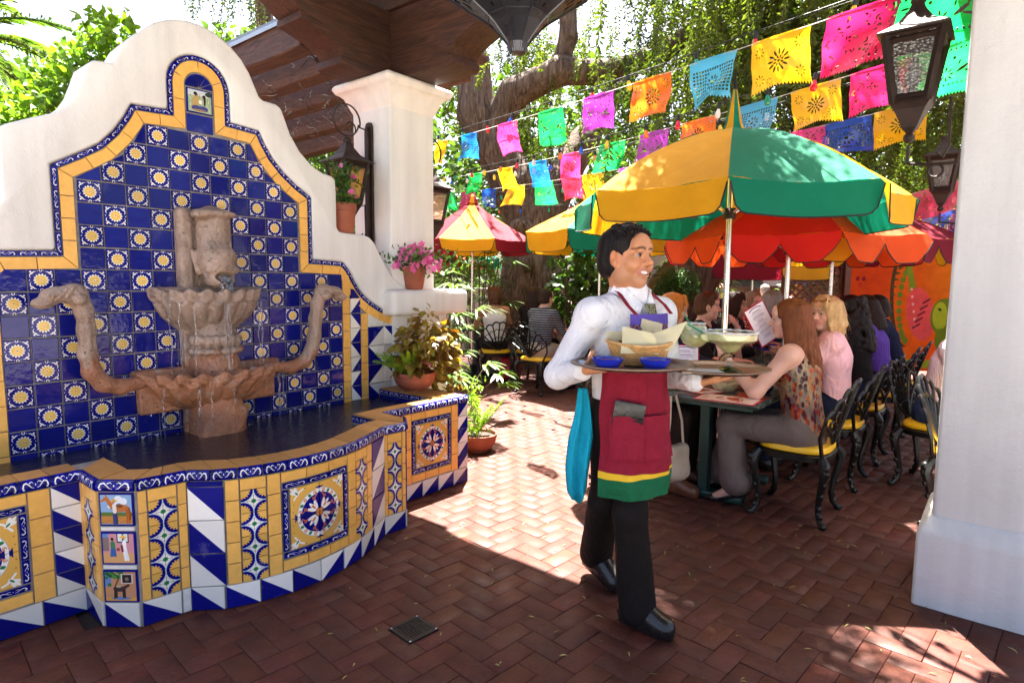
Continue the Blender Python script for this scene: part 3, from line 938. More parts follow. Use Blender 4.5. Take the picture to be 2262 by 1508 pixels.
# white wall body: plaster layer above the tiles, and the core behind the tiles
poly = OUT + [(2.30, 0.0), (2.235, 0.0), (2.235, 1.10)] + [p for p in BL[::-1][1:-1]] + [(MC - 2.235, 1.10), (MC - 2.235, 0.0), (MC - 2.30, 0.0)]
m = MB(); m.prism(poly, -.016, .20)
m.build('plaster_wall', M_PLASTER, FT, bevel=.016, seg=3, angle=38)
core = BL + [(2.222, 0), (MC - 2.222, 0)]
m = MB(); m.prism(core, 0.002, .19); m.build('grouted_backing', M_GROUT, FT)
# ---- main field of alternating flower and cobalt tiles
tw = T - .0075
for k in range(0, 9):
 for i in range(-3, 14):
  fl = (i + k) % 2 == 0
  x, z = (i + .5) * T, ZT - (k + .5) * T
  if .49 < x < .76 and .5 < z < 1.1 and abs(x - .625) < .06: pass
  tile('flower_tile' if fl else 'cobalt_tile', tw, tw, G_FLOWER if fl else G_BLUE, x, z)
INP = offset_path(BL, .0965)
i0 = min(range(len(BL)), key=lambda i: abs(BL[i][0] + .104) + abs(BL[i][1] - 1.598)); i1 = min(range(len(BL)), key=lambda i: abs(BL[i][0] - 1.361) + abs(BL[i][1] - 1.598))
EDGE = [(INP[i], INP[i + 1]) for i in range(i0, i1) if not (.48 < INP[i][0] < .80 and INP[i][1] > 2.32)] + [((.30, 2.296), (.98, 2.290))]
def clip_edge(poly):
 out = poly
 xs = [p[0] for p in poly]; zs = [p[1] for p in poly]
 for (a, b) in EDGE:
  if max(a[0], b[0]) < min(xs) - .01 or min(a[0], b[0]) > max(xs) + .01 or max(a[1], b[1]) < min(zs) - .01 or min(a[1], b[1]) > max(zs) + .01: continue
  inp, out = out, []
  sd_ = lambda p: -((b[0] - a[0]) * (p[1] - a[1]) - (b[1] - a[1]) * (p[0] - a[0]))
  for q in range(len(inp)):
   u_, v_ = inp[q], inp[(q + 1) % len(inp)]
   d0, d1 = sd_(u_), sd_(v_)
   if d0 >= 0: out.append(u_)
   if (d0 >= 0) != (d1 >= 0):
    t = d0 / (d0 - d1); out.append((u_[0] + t * (v_[0] - u_[0]), u_[1] + t * (v_[1] - u_[1])))
  if len(out) < 3: return []
 return out
for k in range(-7, 0):
 for i in range(0, 11):
  fl = (i + k) % 2 == 0
  x, z = (i + .5) * T, ZT - (k + .5) * T
  q = tw / 2
  sq = [(x - q, z - q), (x + q, z - q), (x + q, z + q), (x - q, z + q)]
  c = clip_edge(sq)
  if len(c) < 3: continue
  gx_, gz_ = sum(p[0] for p in c) / len(c), sum(p[1] for p in c) / len(c); rp = INP[i0:i1 + 1]; ins = False
  for a in range(len(rp)):
   (ax, az), (bx, bz) = rp[a], rp[(a + 1) % len(rp)]
   if (az > gz_) != (bz > gz_) and gx_ < ax + (gz_ - az) * (bx - ax) / (bz - az): ins = not ins
  if not ins: continue
  ar = abs(sum(c[a][0] * c[(a + 1) % len(c)][1] - c[(a + 1) % len(c)][0] * c[a][1] for a in range(len(c)))) / 2
  if ar < 2.5e-4: continue
  if ar > .97 * tw * tw:
   tile('flower_tile' if fl else 'cobalt_tile', tw, tw, G_FLOWER if fl else G_BLUE, x, z)
  else:
   uv = [((p[0] - x) / tw + .5, (p[1] - z) / tw + .5) for p in c]
   npn = piece([(p[0] - x, p[1] - z) for p in c], G_FLOWER if fl else G_BLUE, uv)
   inst('flower_tile' if fl else 'cobalt_tile', npn, FT, (x, random.gauss(0, .0005), z), (random.gauss(0, .004), 0, random.gauss(0, .004)))
# ---- bands of yellow and blue trim that follow the outline
def band(path, d0, d1, seg, name, mat, gap=.004, corners=30):
 A = offset_path(path, d0); B = offset_path(path, d1); Mp = offset_path(path, (d0 + d1) / 2); hw = (d1 - d0) / 2
 runs = []; cur = [0]
 for i in range(1, len(path) - 1):
  t1 = Vector(path[i]) - Vector(path[i - 1]); t2 = Vector(path[i + 1]) - Vector(path[i])
  cur.append(i)
  if abs(t1.angle(t2)) > math.radians(corners): runs.append(cur); cur = [i]
 cur.append(len(path) - 1); runs.append(cur)
 for rn in runs:
  mm = [Vector(Mp[i]) for i in rn]
  L = [0]
  for i in range(1, len(mm)): L.append(L[-1] + (mm[i] - mm[i - 1]).length)
  tot = L[-1]; n = max(1, round(tot / seg))
  def at(d):
   "outer and inner point at distance d along the middle line"
   if d <= gap: return Vector(A[rn[0]]) + (mm[1] - mm[0]).normalized() * d, Vector(B[rn[0]]) + (mm[1] - mm[0]).normalized() * d
   if d >= tot - gap: return Vector(A[rn[-1]]) - (mm[-1] - mm[-2]).normalized() * (tot - d), Vector(B[rn[-1]]) - (mm[-1] - mm[-2]).normalized() * (tot - d)
   for i in range(1, len(L)):
    if d <= L[i] + 1e-9:
     t = (d - L[i - 1]) / max(L[i] - L[i - 1], 1e-9); p = mm[i - 1].lerp(mm[i], t)
     tg = (mm[i] - mm[i - 1]).normalized()
     if t > .98 and i < len(mm) - 1: tg = (tg + (mm[i + 1] - mm[i]).normalized()).normalized()
     if t < .02 and i > 1: tg = (tg + (mm[i - 1] - mm[i - 2]).normalized()).normalized()
     nn = Vector((tg.y, -tg.x)); return p - nn * hw, p + nn * hw
  for q in range(n):
   u0, u1 = tot * q / n + gap / 2, tot * (q + 1) / n - gap / 2
   if u1 - u0 < .01: continue
   inner = [u0] + [l for l in L if u0 + .012 < l < u1 - .012] + [u1]
   pp = [at(u) for u in inner]; pa = [x[0] for x in pp]; pb = [x[1] for x in pp]
   pl = [tuple(p) for p in pb] + [tuple(p) for p in pa[::-1]]
   uv = [((u - u0) / (u1 - u0), 0.0) for u in inner] + [((u - u0) / (u1 - u0), 1.0) for u in inner[::-1]]
   c = sum((Vector(p) for p in pl), Vector((0, 0))) / len(pl)
   me = piece([(p[0] - c.x, p[1] - c.y) for p in pl], mat, uv, e=.0018)
   inst(name, me, FT, (c.x, random.gauss(0, .0005), c.y), (random.gauss(0, .004), 0, random.gauss(0, .004)))
band(BL, .004, .029, .098, 'trim_tile', G_TRIM)
band(BL, .034, .093, .124, 'yellow_tile', G_YEL)
# niche in the arch: picture, fan of cobalt wedges, cobalt tile
tile('picture_tile', .146, .136, G_PIC[3], .638, 2.481)
tile('cobalt_tile', .146, .098, G_BLUE, .638, 2.355)
for k in range(6):
 a0, a1 = PI * k / 6 + .02, PI * (k + 1) / 6 - .02
 P_ = [(.010 * math.cos((a0 + a1) / 2), .010 * math.sin((a0 + a1) / 2))] + [(.077 * math.cos(a0 + (a1 - a0) * q / 3), .077 * math.sin(a0 + (a1 - a0) * q / 3)) for q in range(4)]
 inst('fan_tile', piece(P_, G_BLUE, e=.001), FT, (.638, 0, 2.556))
# ---- strips right and left of the field
def side_strips(mx):
 X = (lambda x: x) if not mx else (lambda x: MC - x)
 fl_ = (lambda f: f) if not mx else (lambda f: {0: 1, 1: 0, 2: 3, 3: 2}[f])
 for z0 in np.arange(.47, 1.50, .124):
  for (xc, zt_) in ((1.628, 1.49), (1.787, 1.232), (2.155, 1.075)):
   h = min(.120, zt_ - z0)
   if h > .02: tile('yellow_tile', .060, h, G_YEL, X(xc), z0 + h / 2)
 for k in range(8):
  z = 1.32 - k * .108; h = .1035
  tile('triangle_tile', .088, h, G_TRI, X(1.708), z - h / 2, fl_((1, 2)[k in (1, 3, 6)]))
 P_ = [(X(1.664), 1.324), (X(1.752), 1.324), (X(1.664), 1.43)]; c0 = X(1.70)
 inst('cobalt_tile', piece([(p[0] - c0, p[1] - 1.36) for p in P_], G_BLUE), FT, (c0, 0, 1.36))
 for k in range(5):
  z = 1.105 - k * .145 - .07
  if z < .45: continue
  tile('triangle_tile', .148, .139, G_TRI, X(1.896), z, fl_((3, 0)[k % 2]))
  tile('triangle_tile', .148, .139, G_TRI, X(2.048), z, fl_((1, 2)[1 - k % 2]))
 for (x0, x1, zt0, zt1) in ((1.822, 1.970, 1.235, 1.14), (1.974, 2.122, 1.135, 1.112)):
  P_ = [(X(x0), 1.108), (X(x1), 1.108), (X(x1), zt1), (X(x0), zt0)]; c = (X((x0 + x1) / 2), 1.14)
  inst('cream_tile', piece([(p[0] - c[0], p[1] - c[1]) for p in P_], G_WHITE), FT, (c[0], 0, c[1]))
side_strips(False); side_strips(True)
# ---- pool wall: path in (s, off), rim at ZR
ZR = .635
PATH = {'endL': [(-.885, .03), (-.885, .66)], 'wingL': [(-.885, .66), (-.237, .66)], 'pierLs': [(-.237, .66), (-.237, .868)], 'pierL': [(-.237, .868), (-.140, .988)],
  'faceL': [(-.140, .988), (.052, 1.012)], 'faceR': [(1.112, 1.034), (1.268, 1.046)], 'pierR': [(1.268, 1.046), (1.365, .93)],
  'pierRs': [(1.365, .93), (1.365, .725)], 'wingR': [(1.365, .725), (2.138, .735)], 'endR': [(2.138, .735), (2.138, .03)]}
bow = []
bc, br_ = (.575, .535), None
ctrl = [(.052, 1.012), (.15, 1.112), (.326, 1.188), (.549, 1.217), (.80, 1.178), (1.0, 1.09), (1.112, 1.034)]
for i in range(len(ctrl) - 1):
 p0, p1, p2, p3 = ctrl[max(i - 1, 0)], ctrl[i], ctrl[i + 1], ctrl[min(i + 2, len(ctrl) - 1)]
 for q in range(6):
  t = q / 6
  f = lambda a, b, c, d: .5 * (2 * b + (c - a) * t + (2 * a - 5 * b + 4 * c - d) * t * t + (-a + 3 * b - 3 * c + d) * t ** 3)
  bow.append((f(p0[0], p1[0], p2[0], p3[0]), f(p0[1], p1[1], p2[1], p3[1])))
bow.append(ctrl[-1])
PATH['bow'] = bow
ORDER = ['endL', 'wingL', 'pierLs', 'pierL', 'faceL', 'bow', 'faceR', 'pierR', 'pierRs', 'wingR', 'endR']
full = []
for k in ORDER:
 for p in PATH[k]:
  if not full or math.hypot(p[0] - full[-1][0], p[1] - full[-1][1]) > .004: full.append(p)
def plen(P):
 L = [0]
 for i in range(1, len(P)): L.append(L[-1] + math.hypot(P[i][0] - P[i - 1][0], P[i][1] - P[i - 1][1]))
 return L
def pat(P, u):
 L = plen(P); u = min(max(u, 0), L[-1])
 for i in range(1, len(P)):
  if u <= L[i] + 1e-9:
   t = (u - L[i - 1]) / max(L[i] - L[i - 1], 1e-9)
   return (P[i - 1][0] + (P[i][0] - P[i - 1][0]) * t, P[i - 1][1] + (P[i][1] - P[i - 1][1]) * t)
 return P[-1]
def put(seg, u, w, h, mat, z, name, flip=0):
 "glaze piece of width w centred at u along a face, on the chord"
 P = PATH[seg]
 a, b = pat(P, u - w / 2), pat(P, u + w / 2)
 cx, co = (a[0] + b[0]) / 2, (a[1] + b[1]) / 2
 ang = math.atan2(-(b[1] - a[1]), b[0] - a[0])
 L = plen(P)[-1]
 bulge = .004 if seg == 'bow' else .0
 nx, ny = math.sin(ang), -math.cos(ang)
 return inst(name, tmesh(w, h, mat, flip), FT, (cx + nx * bulge, -co + ny * bulge, z), (random.gauss(0, .004), random.gauss(0, .003), ang + random.gauss(0, .004)))
# inner path for the pool (rim width .15)
off_in = [(x, y) for (x, y) in [(-1.10, .51), (-.06, .51), (-.06, .80), (.05, .86)]]
inner_bow = [(x * .80 + .575 * .20, (y - .45) * .80 + .45 - .005) for (x, y) in bow]
inner = [(-.65, .03), (-.65, .51), (-.10, .51), (-.10, .80), (-.03, .87), (.06, .868)] + inner_bow[1:-1] + [(1.10, .875), (1.21, .855), (1.215, .62), (1.90, .60), (1.90, .03)]
# pool wall body (grouted masonry) between outer and inner path, rim just under the cap tiles
m = MB()
po = [(p[0], -p[1]) for p in full]; pi_ = [(p[0], -p[1]) for p in inner]
ring = po + pi_[::-1]
m.prism(ring, 0.0, ZR - .012, axis='z')
m.build('pool_wall', M_GROUT, FT)
# pool floor
m = MB(); m.add([(p[0], p[1], .30) for p in pi_] + [(1.90, .0, .30), (-.65, .0, .30)], [tuple(range(len(pi_) + 2))[::-1]]); m.build('pool_floor', sm('dark_pool_floor', (.012, .012, .028), .6), FT)
HB = .110     # height of the base row
def col_tri(seg, u0, w, zt, zb, n, first, name='triangle_tile'):
 h = (zt - zb) / n
 for k in range(n):
  put(seg, u0 + w / 2, w - .006, h - .005, G_TRI, zt - (k + .5) * h, name, first[k % len(first)])
def col_plain(seg, u0, w, zt, zb, n, mat=None, name='yellow_tile'):
 h = (zt - zb) / n
 for k in range(n): put(seg, u0 + w / 2, w - .004, h - .004, mat or G_YEL, zt - (k + .5) * h, name)
def row_plain(seg, u0, u1, n, z, h, mat=None, name='yellow_tile', flip=0):
 w = (u1 - u0) / n
 for k in range(n): put(seg, u0 + (k + .5) * w, w - .004, h - .004, mat or G_YEL, z, name, flip)
def diamond(seg, u0, w, zt, zb):
 col_plain(seg, u0, w, zt, zt - .055, 1)
 h = (zt - .055 - zb) / 4
 for k in range(4): put(seg, u0 + w / 2, w - .005, h - .003, G_DIAM, zt - .055 - (k + .5) * h, 'diamond_tile')
def medallion(seg, u0, zt):
 "trim frame with four painted quarter tiles, .372 wide"
 W_, F_, q = .366, .032, .1475
 zc = zt - .052 - F_ - q - .003
 for sx in (0, 1):
  for sz in (0, 1):
   fl = {(0, 1): 0, (1, 1): 1, (0, 0): 3, (1, 0): 2}[(sx, sz)]
   put(seg, u0 + F_ + .005 + q * (sx + .5), q - .003, q - .003, G_MED, zc + (sz - .5) * q, 'medallion_tile', fl)
 for z in (zc + q + F_ / 2 + .003, zc - q - F_ / 2 - .003): row_plain(seg, u0 + .004, u0 + W_ - .004, 3, z, F_ - .004, G_TRIM, 'trim_tile')
 for u in (u0 + F_ / 2, u0 + W_ - F_ / 2):
  for k in range(3): put(seg, u, F_ - .007, q * 2 / 3 - .004, G_TRIM, zc + (1 - k) * q * 2 / 3, 'trim_tile', 4)
 row_plain(seg, u0 - .002, u0 + W_ + .002, 3, zt - .026, .050)
 row_plain(seg, u0 - .002, u0 + W_ + .002, 3, zc - q - F_ - .006 - .027, .052)
ZB_T = ZR - .047      # underside of rolled trim
def base_row(seg, u0, u1, n, flips):
 w = (u1 - u0) / n
 for k in range(n): put(seg, u0 + (k + .5) * w, w - .005, HB - .006, G_TRI, HB / 2, 'triangle_tile', flips[k % len(flips)])
Lb = plen(bow)[-1]
# bow, left to right
u = .004
put('bow', u + .075, .145, .022, G_BLUE, ZB_T - .013, 'cobalt_tile')
col_tri('bow', u, .152, ZB_T - .026, HB, 3, (2, 0, 2)); u += .154
col_plain('bow', u, .058, ZB_T, HB, 5); u += .059
diamond('bow', u, .110, ZB_T, HB); u += .112
col_plain('bow', u, .060, ZB_T, HB, 5); u += .063
medallion('bow', u, ZB_T); u += .369
col_plain('bow', u, .060, ZB_T, HB, 5); u += .062
diamond('bow', u, .108, ZB_T, HB); u += .110
col_plain('bow', u, .056, ZB_T, HB, 5); u += .058
rest = Lb - u
if rest > .05: col_tri('bow', u, rest - .004, ZB_T, HB, 3, (3, 1, 3))
nb_ = 8
for k in range(nb_):
 wv = (Lb - .006) / nb_
 put('bow', .003 + (k + .5) * wv, wv - .005, HB - .006, G_TRI, HB / 2, 'triangle_tile', 0 if k < 4 else 1)
# left faces
Lf = plen(PATH['faceL'])[-1]
col_plain('faceL', .004, .034, ZB_T, HB, 5); diamond('faceL', .040, .112, ZB_T, HB); col_plain('faceL', .154, .036, ZB_T, HB, 5)
base_row('faceL', .002, .154, 1, (0,)); put('faceL', .174, .032, HB - .006, G_WHITE, HB / 2, 'cream_tile')
Lp = plen(PATH['pierL'])[-1]
for k, zc in enumerate((.513, .347, .182)):
 put('pierL', Lp / 2, .142, .140, G_PIC[k], zc, 'picture_tile')
for zc in (.431, .265): put('pierL', Lp / 2, .138, .016, G_WHITE, zc, 'cream_tile')
base_row('pierL', .003, Lp - .003, 1, (0,))
col_plain('pierLs', .002, .05, ZB_T, HB, 4); diamond('pierLs', .052, .104, ZB_T, HB); col_plain('pierLs', .156, .05, ZB_T, HB, 4)
base_row('pierLs', .002, .206, 1, (0,))
Lw = plen(PATH['wingL'])[-1]
u = Lw - .112
col_tri('wingL', u, .110, ZB_T, HB, 5, (2, 0, 2, 0, 2)); u -= .078
col_plain('wingL', u, .076, ZB_T, HB, 4); u -= .370
medallion('wingL', u, ZB_T); u -= .080
col_plain('wingL', u, .076, ZB_T, HB, 4)
base_row('wingL', .004, Lw - .002, 4, (0,))
# right faces
col_plain('faceR', .002, .026, ZB_T, HB, 5); diamond('faceR', .028, .098, ZB_T, HB); col_plain('faceR', .127, .028, ZB_T, HB, 5)
base_row('faceR', .002, .154, 1, (1,))
for k, zc in enumerate((.513, .347, .182)): put('pierR', plen(PATH['pierR'])[-1] / 2, .142, .140, G_PIC[(k + 1) % 3], zc, 'picture_tile')
base_row('pierR', .003, .148, 1, (1,))
col_plain('pierRs', .004, .196, ZB_T, HB, 4); base_row('pierRs', .004, .2, 1, (1,))
Lw = plen(PATH['wingR'])[-1]
u = Lw - .106
col_tri('wingR', u, .102, ZB_T, HB, 5, (3, 1)); u -= .066
col_plain('wingR', u, .064, ZB_T, HB, 4); u -= .370
medallion('wingR', u, ZB_T); u -= .066
col_plain('wingR', u, .064, ZB_T, HB, 4); u -= .07
col_plain('wingR', u, .064, ZB_T, HB, 4)
base_row('wingR', .03, Lw - .003, 5, (1,))
col_plain('endR', .01, .15, ZB_T, HB, 4); base_row('endR', .004, .6, 4, (1,)); col_plain('endR', .162, .15, ZB_T, HB, 4); col_plain('endR', .315, .15, ZB_T, HB, 4); col_plain('endR', .468, .15, ZB_T, HB, 4)
for q_ in range(4): col_plain('endL', .012 + q_ * .152, .15, ZB_T, HB, 4)
base_row('endL', .006, .624, 4, (0,))
# ---- rim: rolled blue trim and worn yellow cap tiles
def rim_piece(a, b, name, mat, kind, ia=None, ib=None):
 m = MB()
 if kind == 'roll':
  d = Vector((b[0] - a[0], -(b[1] - a[1]))); L = d.length; d.normalize()
  ang = math.atan2(d.y, d.x)
  prof = [(0, ZB_T + .003), (-.012, ZB_T + .003), (-.0165, ZB_T + .010), (-.018, ZB_T + .020), (-.0165, ZB_T + .032), (-.011, ZR - .005), (-.002, ZR + .001), (.008, ZR + .001)]
  n = len(prof); vs, fs, uv = [], [], []
  for x in (.002, L - .002):
   for (y, z) in prof: vs.append((x, y, z))
  for i in range(n - 1):
   fs.append((i, i + n, i + n + 1, i + 1)); v0, v1 = max(0, (i - 1) / (n - 3)), min(1, i / (n - 3))
   uv.append(((0, v0), (1, v0), (1, v1), (0, v1)))
  fs += [tuple(range(n)), tuple(range(2 * n - 1, n - 1, -1))]; uv += [tuple((0, .05) for _ in range(n))] * 2
  m.add(vs, fs, 0, uv)
  return inst(name, m.mesh(name, mat, smooth=True), FT, (a[0], -a[1], 0), (0, 0, ang))
 c = [(a[0], -a[1]), (b[0], -b[1]), (ib[0], -ib[1]), (ia[0], -ia[1])]
 mx = sum(p[0] for p in c) / 4; my = sum(p[1] for p in c) / 4
 sh = [((p[0] - mx) * .972, (p[1] - my) * .972) for p in c]
 m.prism(sh, -.012, 0, axis='z')
 return inst(name, m.mesh(name, mat, bevel=.002, seg=1), FT, (mx, my, ZR + random.gauss(0, .0008)), (random.gauss(0, .006), random.gauss(0, .006), 0))
Lfull = plen(full)[-1]
for seg in ORDER:
 P = PATH[seg]; L = plen(P)[-1]; n = max(1, round(L / .108))
 for k in range(n): rim_piece(pat(P, L * k / n), pat(P, L * (k + 1) / n), 'trim_tile', G_TRIM, 'roll')
# cap tiles: pair points of the outer and the inner edge
capo = [(-1.10, .66), (-.237, .66), (-.237, .868), (-.140, .988), (.052, 1.012)]
def cap_run(o0, o1, i0, i1, n):
 for k in range(n):
  a, b = k / n, (k + 1) / n
  l = lambda p, q, t: (p[0] + (q[0] - p[0]) * t, p[1] + (q[1] - p[1]) * t)
  rim_piece(l(o0, o1, a), l(o0, o1, b), 'cap_tile', G_CAP, 'cap', l(i0, i1, a), l(i0, i1, b))
cap_run((-.65, .652), (-.24, .652), (-.65, .512), (-.24, .512), 4)
cap_run((-.877, .03), (-.877, .655), (-.652, .03), (-.652, .655), 6)
cap_run((-.228, .652), (-.228, .86), (-.102, .512), (-.102, .80), 2)
cap_run((-.228, .865), (-.140, .98), (-.102, .80), (-.032, .868), 1)
cap_run((-.135, .98), (.052, 1.004), (-.03, .870), (.062, .868), 2)
n = 10; Li = plen(inner_bow)[-1]
ib = [(.062, .868)] + inner_bow[1:-1] + [(1.10, .875)]; Li = plen(ib)[-1]
shr = [(x + (.575 - x) * .008, y - .008) for (x, y) in bow]; Ls = plen(shr)[-1]
for k in range(n): rim_piece(pat(shr, Ls * k / n), pat(shr, Ls * (k + 1) / n), 'cap_tile', G_CAP, 'cap', pat(ib, Li * k / n), pat(ib, Li * (k + 1) / n))
cap_run((1.112, 1.026), (1.262, 1.038), (1.102, .875), (1.208, .858), 2)
cap_run((1.268, 1.036), (1.357, .93), (1.208, .856), (1.216, .70), 1)
cap_run((1.357, .93), (1.357, .735), (1.216, .70), (1.216, .622), 1)
cap_run((1.357, .727), (1.90, .729), (1.217, .62), (1.90, .602), 5)
cap_run((2.13, .735), (2.13, .03), (1.902, .725), (1.902, .03), 6)
# inner faces: cobalt tiles with trim at the recess beside the bowl pot
for k in range(4):
 m = tmesh(.108, .10, G_BLUE); inst('cobalt_tile', m, FT, (1.898, -.10 - k * .115, .54), (0, 0, -PI / 2))
 m = tmesh(.104, .030, G_TRIM); inst('trim_tile', m, FT, (1.897, -.10 - k * .115, .612), (0, 0, -PI / 2))
for k in range(3):
 m = tmesh(.075, .040, G_TRIM); inst('trim_tile', m, FT, (1.213, -.66 - k * .078, .605), (0, 0, -PI / 2))
# ---- water in the pool
t = NT('pool_water')
p = t.pos()
hgt = t.math('ADD', t.noise(t.mapv(p, (1, 1, 1)), 26.0, 5.0, .6, .6), t.math('MULTIPLY', t.noise(p, 90.0, 3.0), .35))
t.pbsdf((.010, .011, .022), .03, 0, .6, 0, t.bump(hgt, .55, .02))
M_WATER = t.m
m = MB()
zw = .565
m.add([(p[0], p[1], zw) for p in pi_] + [(1.90, -.004, zw), (-.65, -.004, zw)], [tuple(range(len(pi_) + 2))[::-1]])
m.build('pool_water', M_WATER, FT)
# ---------------------------------------------------------------- smooth solid modelling on a grid (bodies, hair, clothes, carved stone)
class SDF:
 def __init__(s):
  s.ops = []; s.lo = np.array([1e9] * 3); s.hi = -s.lo
 def _add(s, fn, lo, hi, k, op, grow=True):
  lo = np.asarray(lo, float); hi = np.asarray(hi, float)
  s.ops.append((fn, lo, hi, k, op))
  if op == 'u': s.lo = np.minimum(s.lo, lo); s.hi = np.maximum(s.hi, hi)
  return s
 def cap(s, a, b, ra, rb=None, k=.02, op='u', flat=None):
  "tapered capsule; flat=(axis, f): squeezed to f along axis"
  a = np.asarray(a, np.float32); b = np.asarray(b, np.float32); rb = ra if rb is None else rb
  ax = fl = None
  if flat is not None:
   ax = np.asarray(flat[0], np.float32); ax = ax / np.linalg.norm(ax); fl = flat[1]
  d = b - a; dd = float(d @ d) or 1e-9; R = max(ra, rb)
  def fn(X, Y, Z):
   px, py, pz = X - a[0], Y - a[1], Z - a[2]
   t = np.clip((px * d[0] + py * d[1] + pz * d[2]) / dd, 0, 1)
   qx, qy, qz = px - t * d[0], py - t * d[1], pz - t * d[2]
   if ax is not None:
    h = qx * ax[0] + qy * ax[1] + qz * ax[2]
    e = h * (1 / fl - 1)
    qx, qy, qz = qx + e * ax[0], qy + e * ax[1], qz + e * ax[2]
   r = ra + (rb - ra) * t
   l = np.sqrt(qx * qx + qy * qy + qz * qz)
   dist = l - r
   if ax is not None: dist = dist * np.where(dist < 0, fl, 1.0)
   return dist
  return s._add(fn, np.minimum(a, b) - R, np.maximum(a, b) + R, k, op)
 def ell(s, c, r, k=.02, op='u', R=None):
  "ellipsoid, R a 3x3 rotation (columns = its axes)"
  c = np.asarray(c, np.float32); r = np.asarray(r, np.float32) if hasattr(r, '__len__') else np.array([r] * 3, np.float32)
  m = float(r.max())
  def fn(X, Y, Z):
   px, py, pz = X - c[0], Y - c[1], Z - c[2]
   if R is not None:
    px, py, pz = (px * R[0][0] + py * R[1][0] + pz * R[2][0], px * R[0][1] + py * R[1][1] + pz * R[2][1], px * R[0][2] + py * R[1][2] + pz * R[2][2])
   k0 = np.sqrt((px / r[0]) ** 2 + (py / r[1]) ** 2 + (pz / r[2]) ** 2)
   k1 = np.sqrt((px / r[0] ** 2) ** 2 + (py / r[1] ** 2) ** 2 + (pz / r[2] ** 2) ** 2)
   return k0 * (k0 - 1) / np.maximum(k1, 1e-6)
  e = np.array([m] * 3) if R is not None else r
  return s._add(fn, c - e, c + e, k, op)
 def box(s, c, h, k=.01, op='u', R=None, rr=.005):
  c = np.asarray(c, np.float32); h = np.asarray(h, np.float32)
  def fn(X, Y, Z):
   px, py, pz = X - c[0], Y - c[1], Z - c[2]
   if R is not None:
    px, py, pz = (px * R[0][0] + py * R[1][0] + pz * R[2][0], px * R[0][1] + py * R[1][1] + pz * R[2][1], px * R[0][2] + py * R[1][2] + pz * R[2][2])
   qx, qy, qz = np.abs(px) - h[0] + rr, np.abs(py) - h[1] + rr, np.abs(pz) - h[2] + rr
   o = np.sqrt(np.maximum(qx, 0) ** 2 + np.maximum(qy, 0) ** 2 + np.maximum(qz, 0) ** 2)
   return o + np.minimum(np.maximum(qx, np.maximum(qy, qz)), 0) - rr
  e = h if R is None else np.array([np.linalg.norm(h)] * 3)
  return s._add(fn, c - e, c + e, k, op)
 def fn(s, f, lo, hi, k=.01, op='u'):
  return s._add(f, lo, hi, k, op)
 def cut(s, p, n, k=.004):
  "keep the side the normal points away from"
  p = np.asarray(p, np.float32); n = np.asarray(n, np.float32); n = n / np.linalg.norm(n)
  f = lambda X, Y, Z: -((X - p[0]) * n[0] + (Y - p[1]) * n[1] + (Z - p[2]) * n[2])
  s.ops.append((f, None, None, k, 's'))
  return s
 def post(s, f):
  s.ops.append((f, None, None, 0, 'p')); return s
 def mesh(s, res=.008, axes=None, pad=None):
  pad = pad or res * 3
  lo, hi = s.lo - pad, s.hi + pad
  if axes is None:
   axes = [np.arange(lo[i], hi[i] + res, res, dtype=np.float32) for i in range(3)]
  else:
   axes = [np.asarray(a if a is not None else np.arange(lo[i], hi[i] + res, res), np.float32) for i, a in enumerate(axes)]
  gx, gy, gz = axes
  F = np.full((len(gx), len(gy), len(gz)), .25, np.float32)
  for (fn, l, h, k, op) in s.ops:
   if l is None: sl = (slice(None),) * 3
   else:
    m = max(k, 0) + .03
    sl = tuple(slice(max(0, int(np.searchsorted(g_, l[i] - m)) - 1), int(np.searchsorted(g_, h[i] + m)) + 1) for i, g_ in enumerate(axes))
   X = gx[sl[0]][:, None, None]; Y = gy[sl[1]][None, :, None]; Z = gz[sl[2]][None, None, :]
   if X.size == 0 or Y.size == 0 or Z.size == 0: continue
   if op == 'p':
    F[sl] = fn(F[sl], X, Y, Z); continue
   d = fn(X, Y, Z).astype(np.float32)
   A = F[sl]
   if op == 'u':
    hh = np.maximum(k - np.abs(A - d), 0) / max(k, 1e-6)
    F[sl] = np.minimum(A, d) - hh * hh * k * .25
   elif op == 's':
    hh = np.maximum(k - np.abs(A + d), 0) / max(k, 1e-6)
    F[sl] = np.maximum(A, -d) + hh * hh * k * .25
   elif op == 'i':
    F[...] = np.maximum(F, d) if d.shape == F.shape else F
  return nets(F, axes)
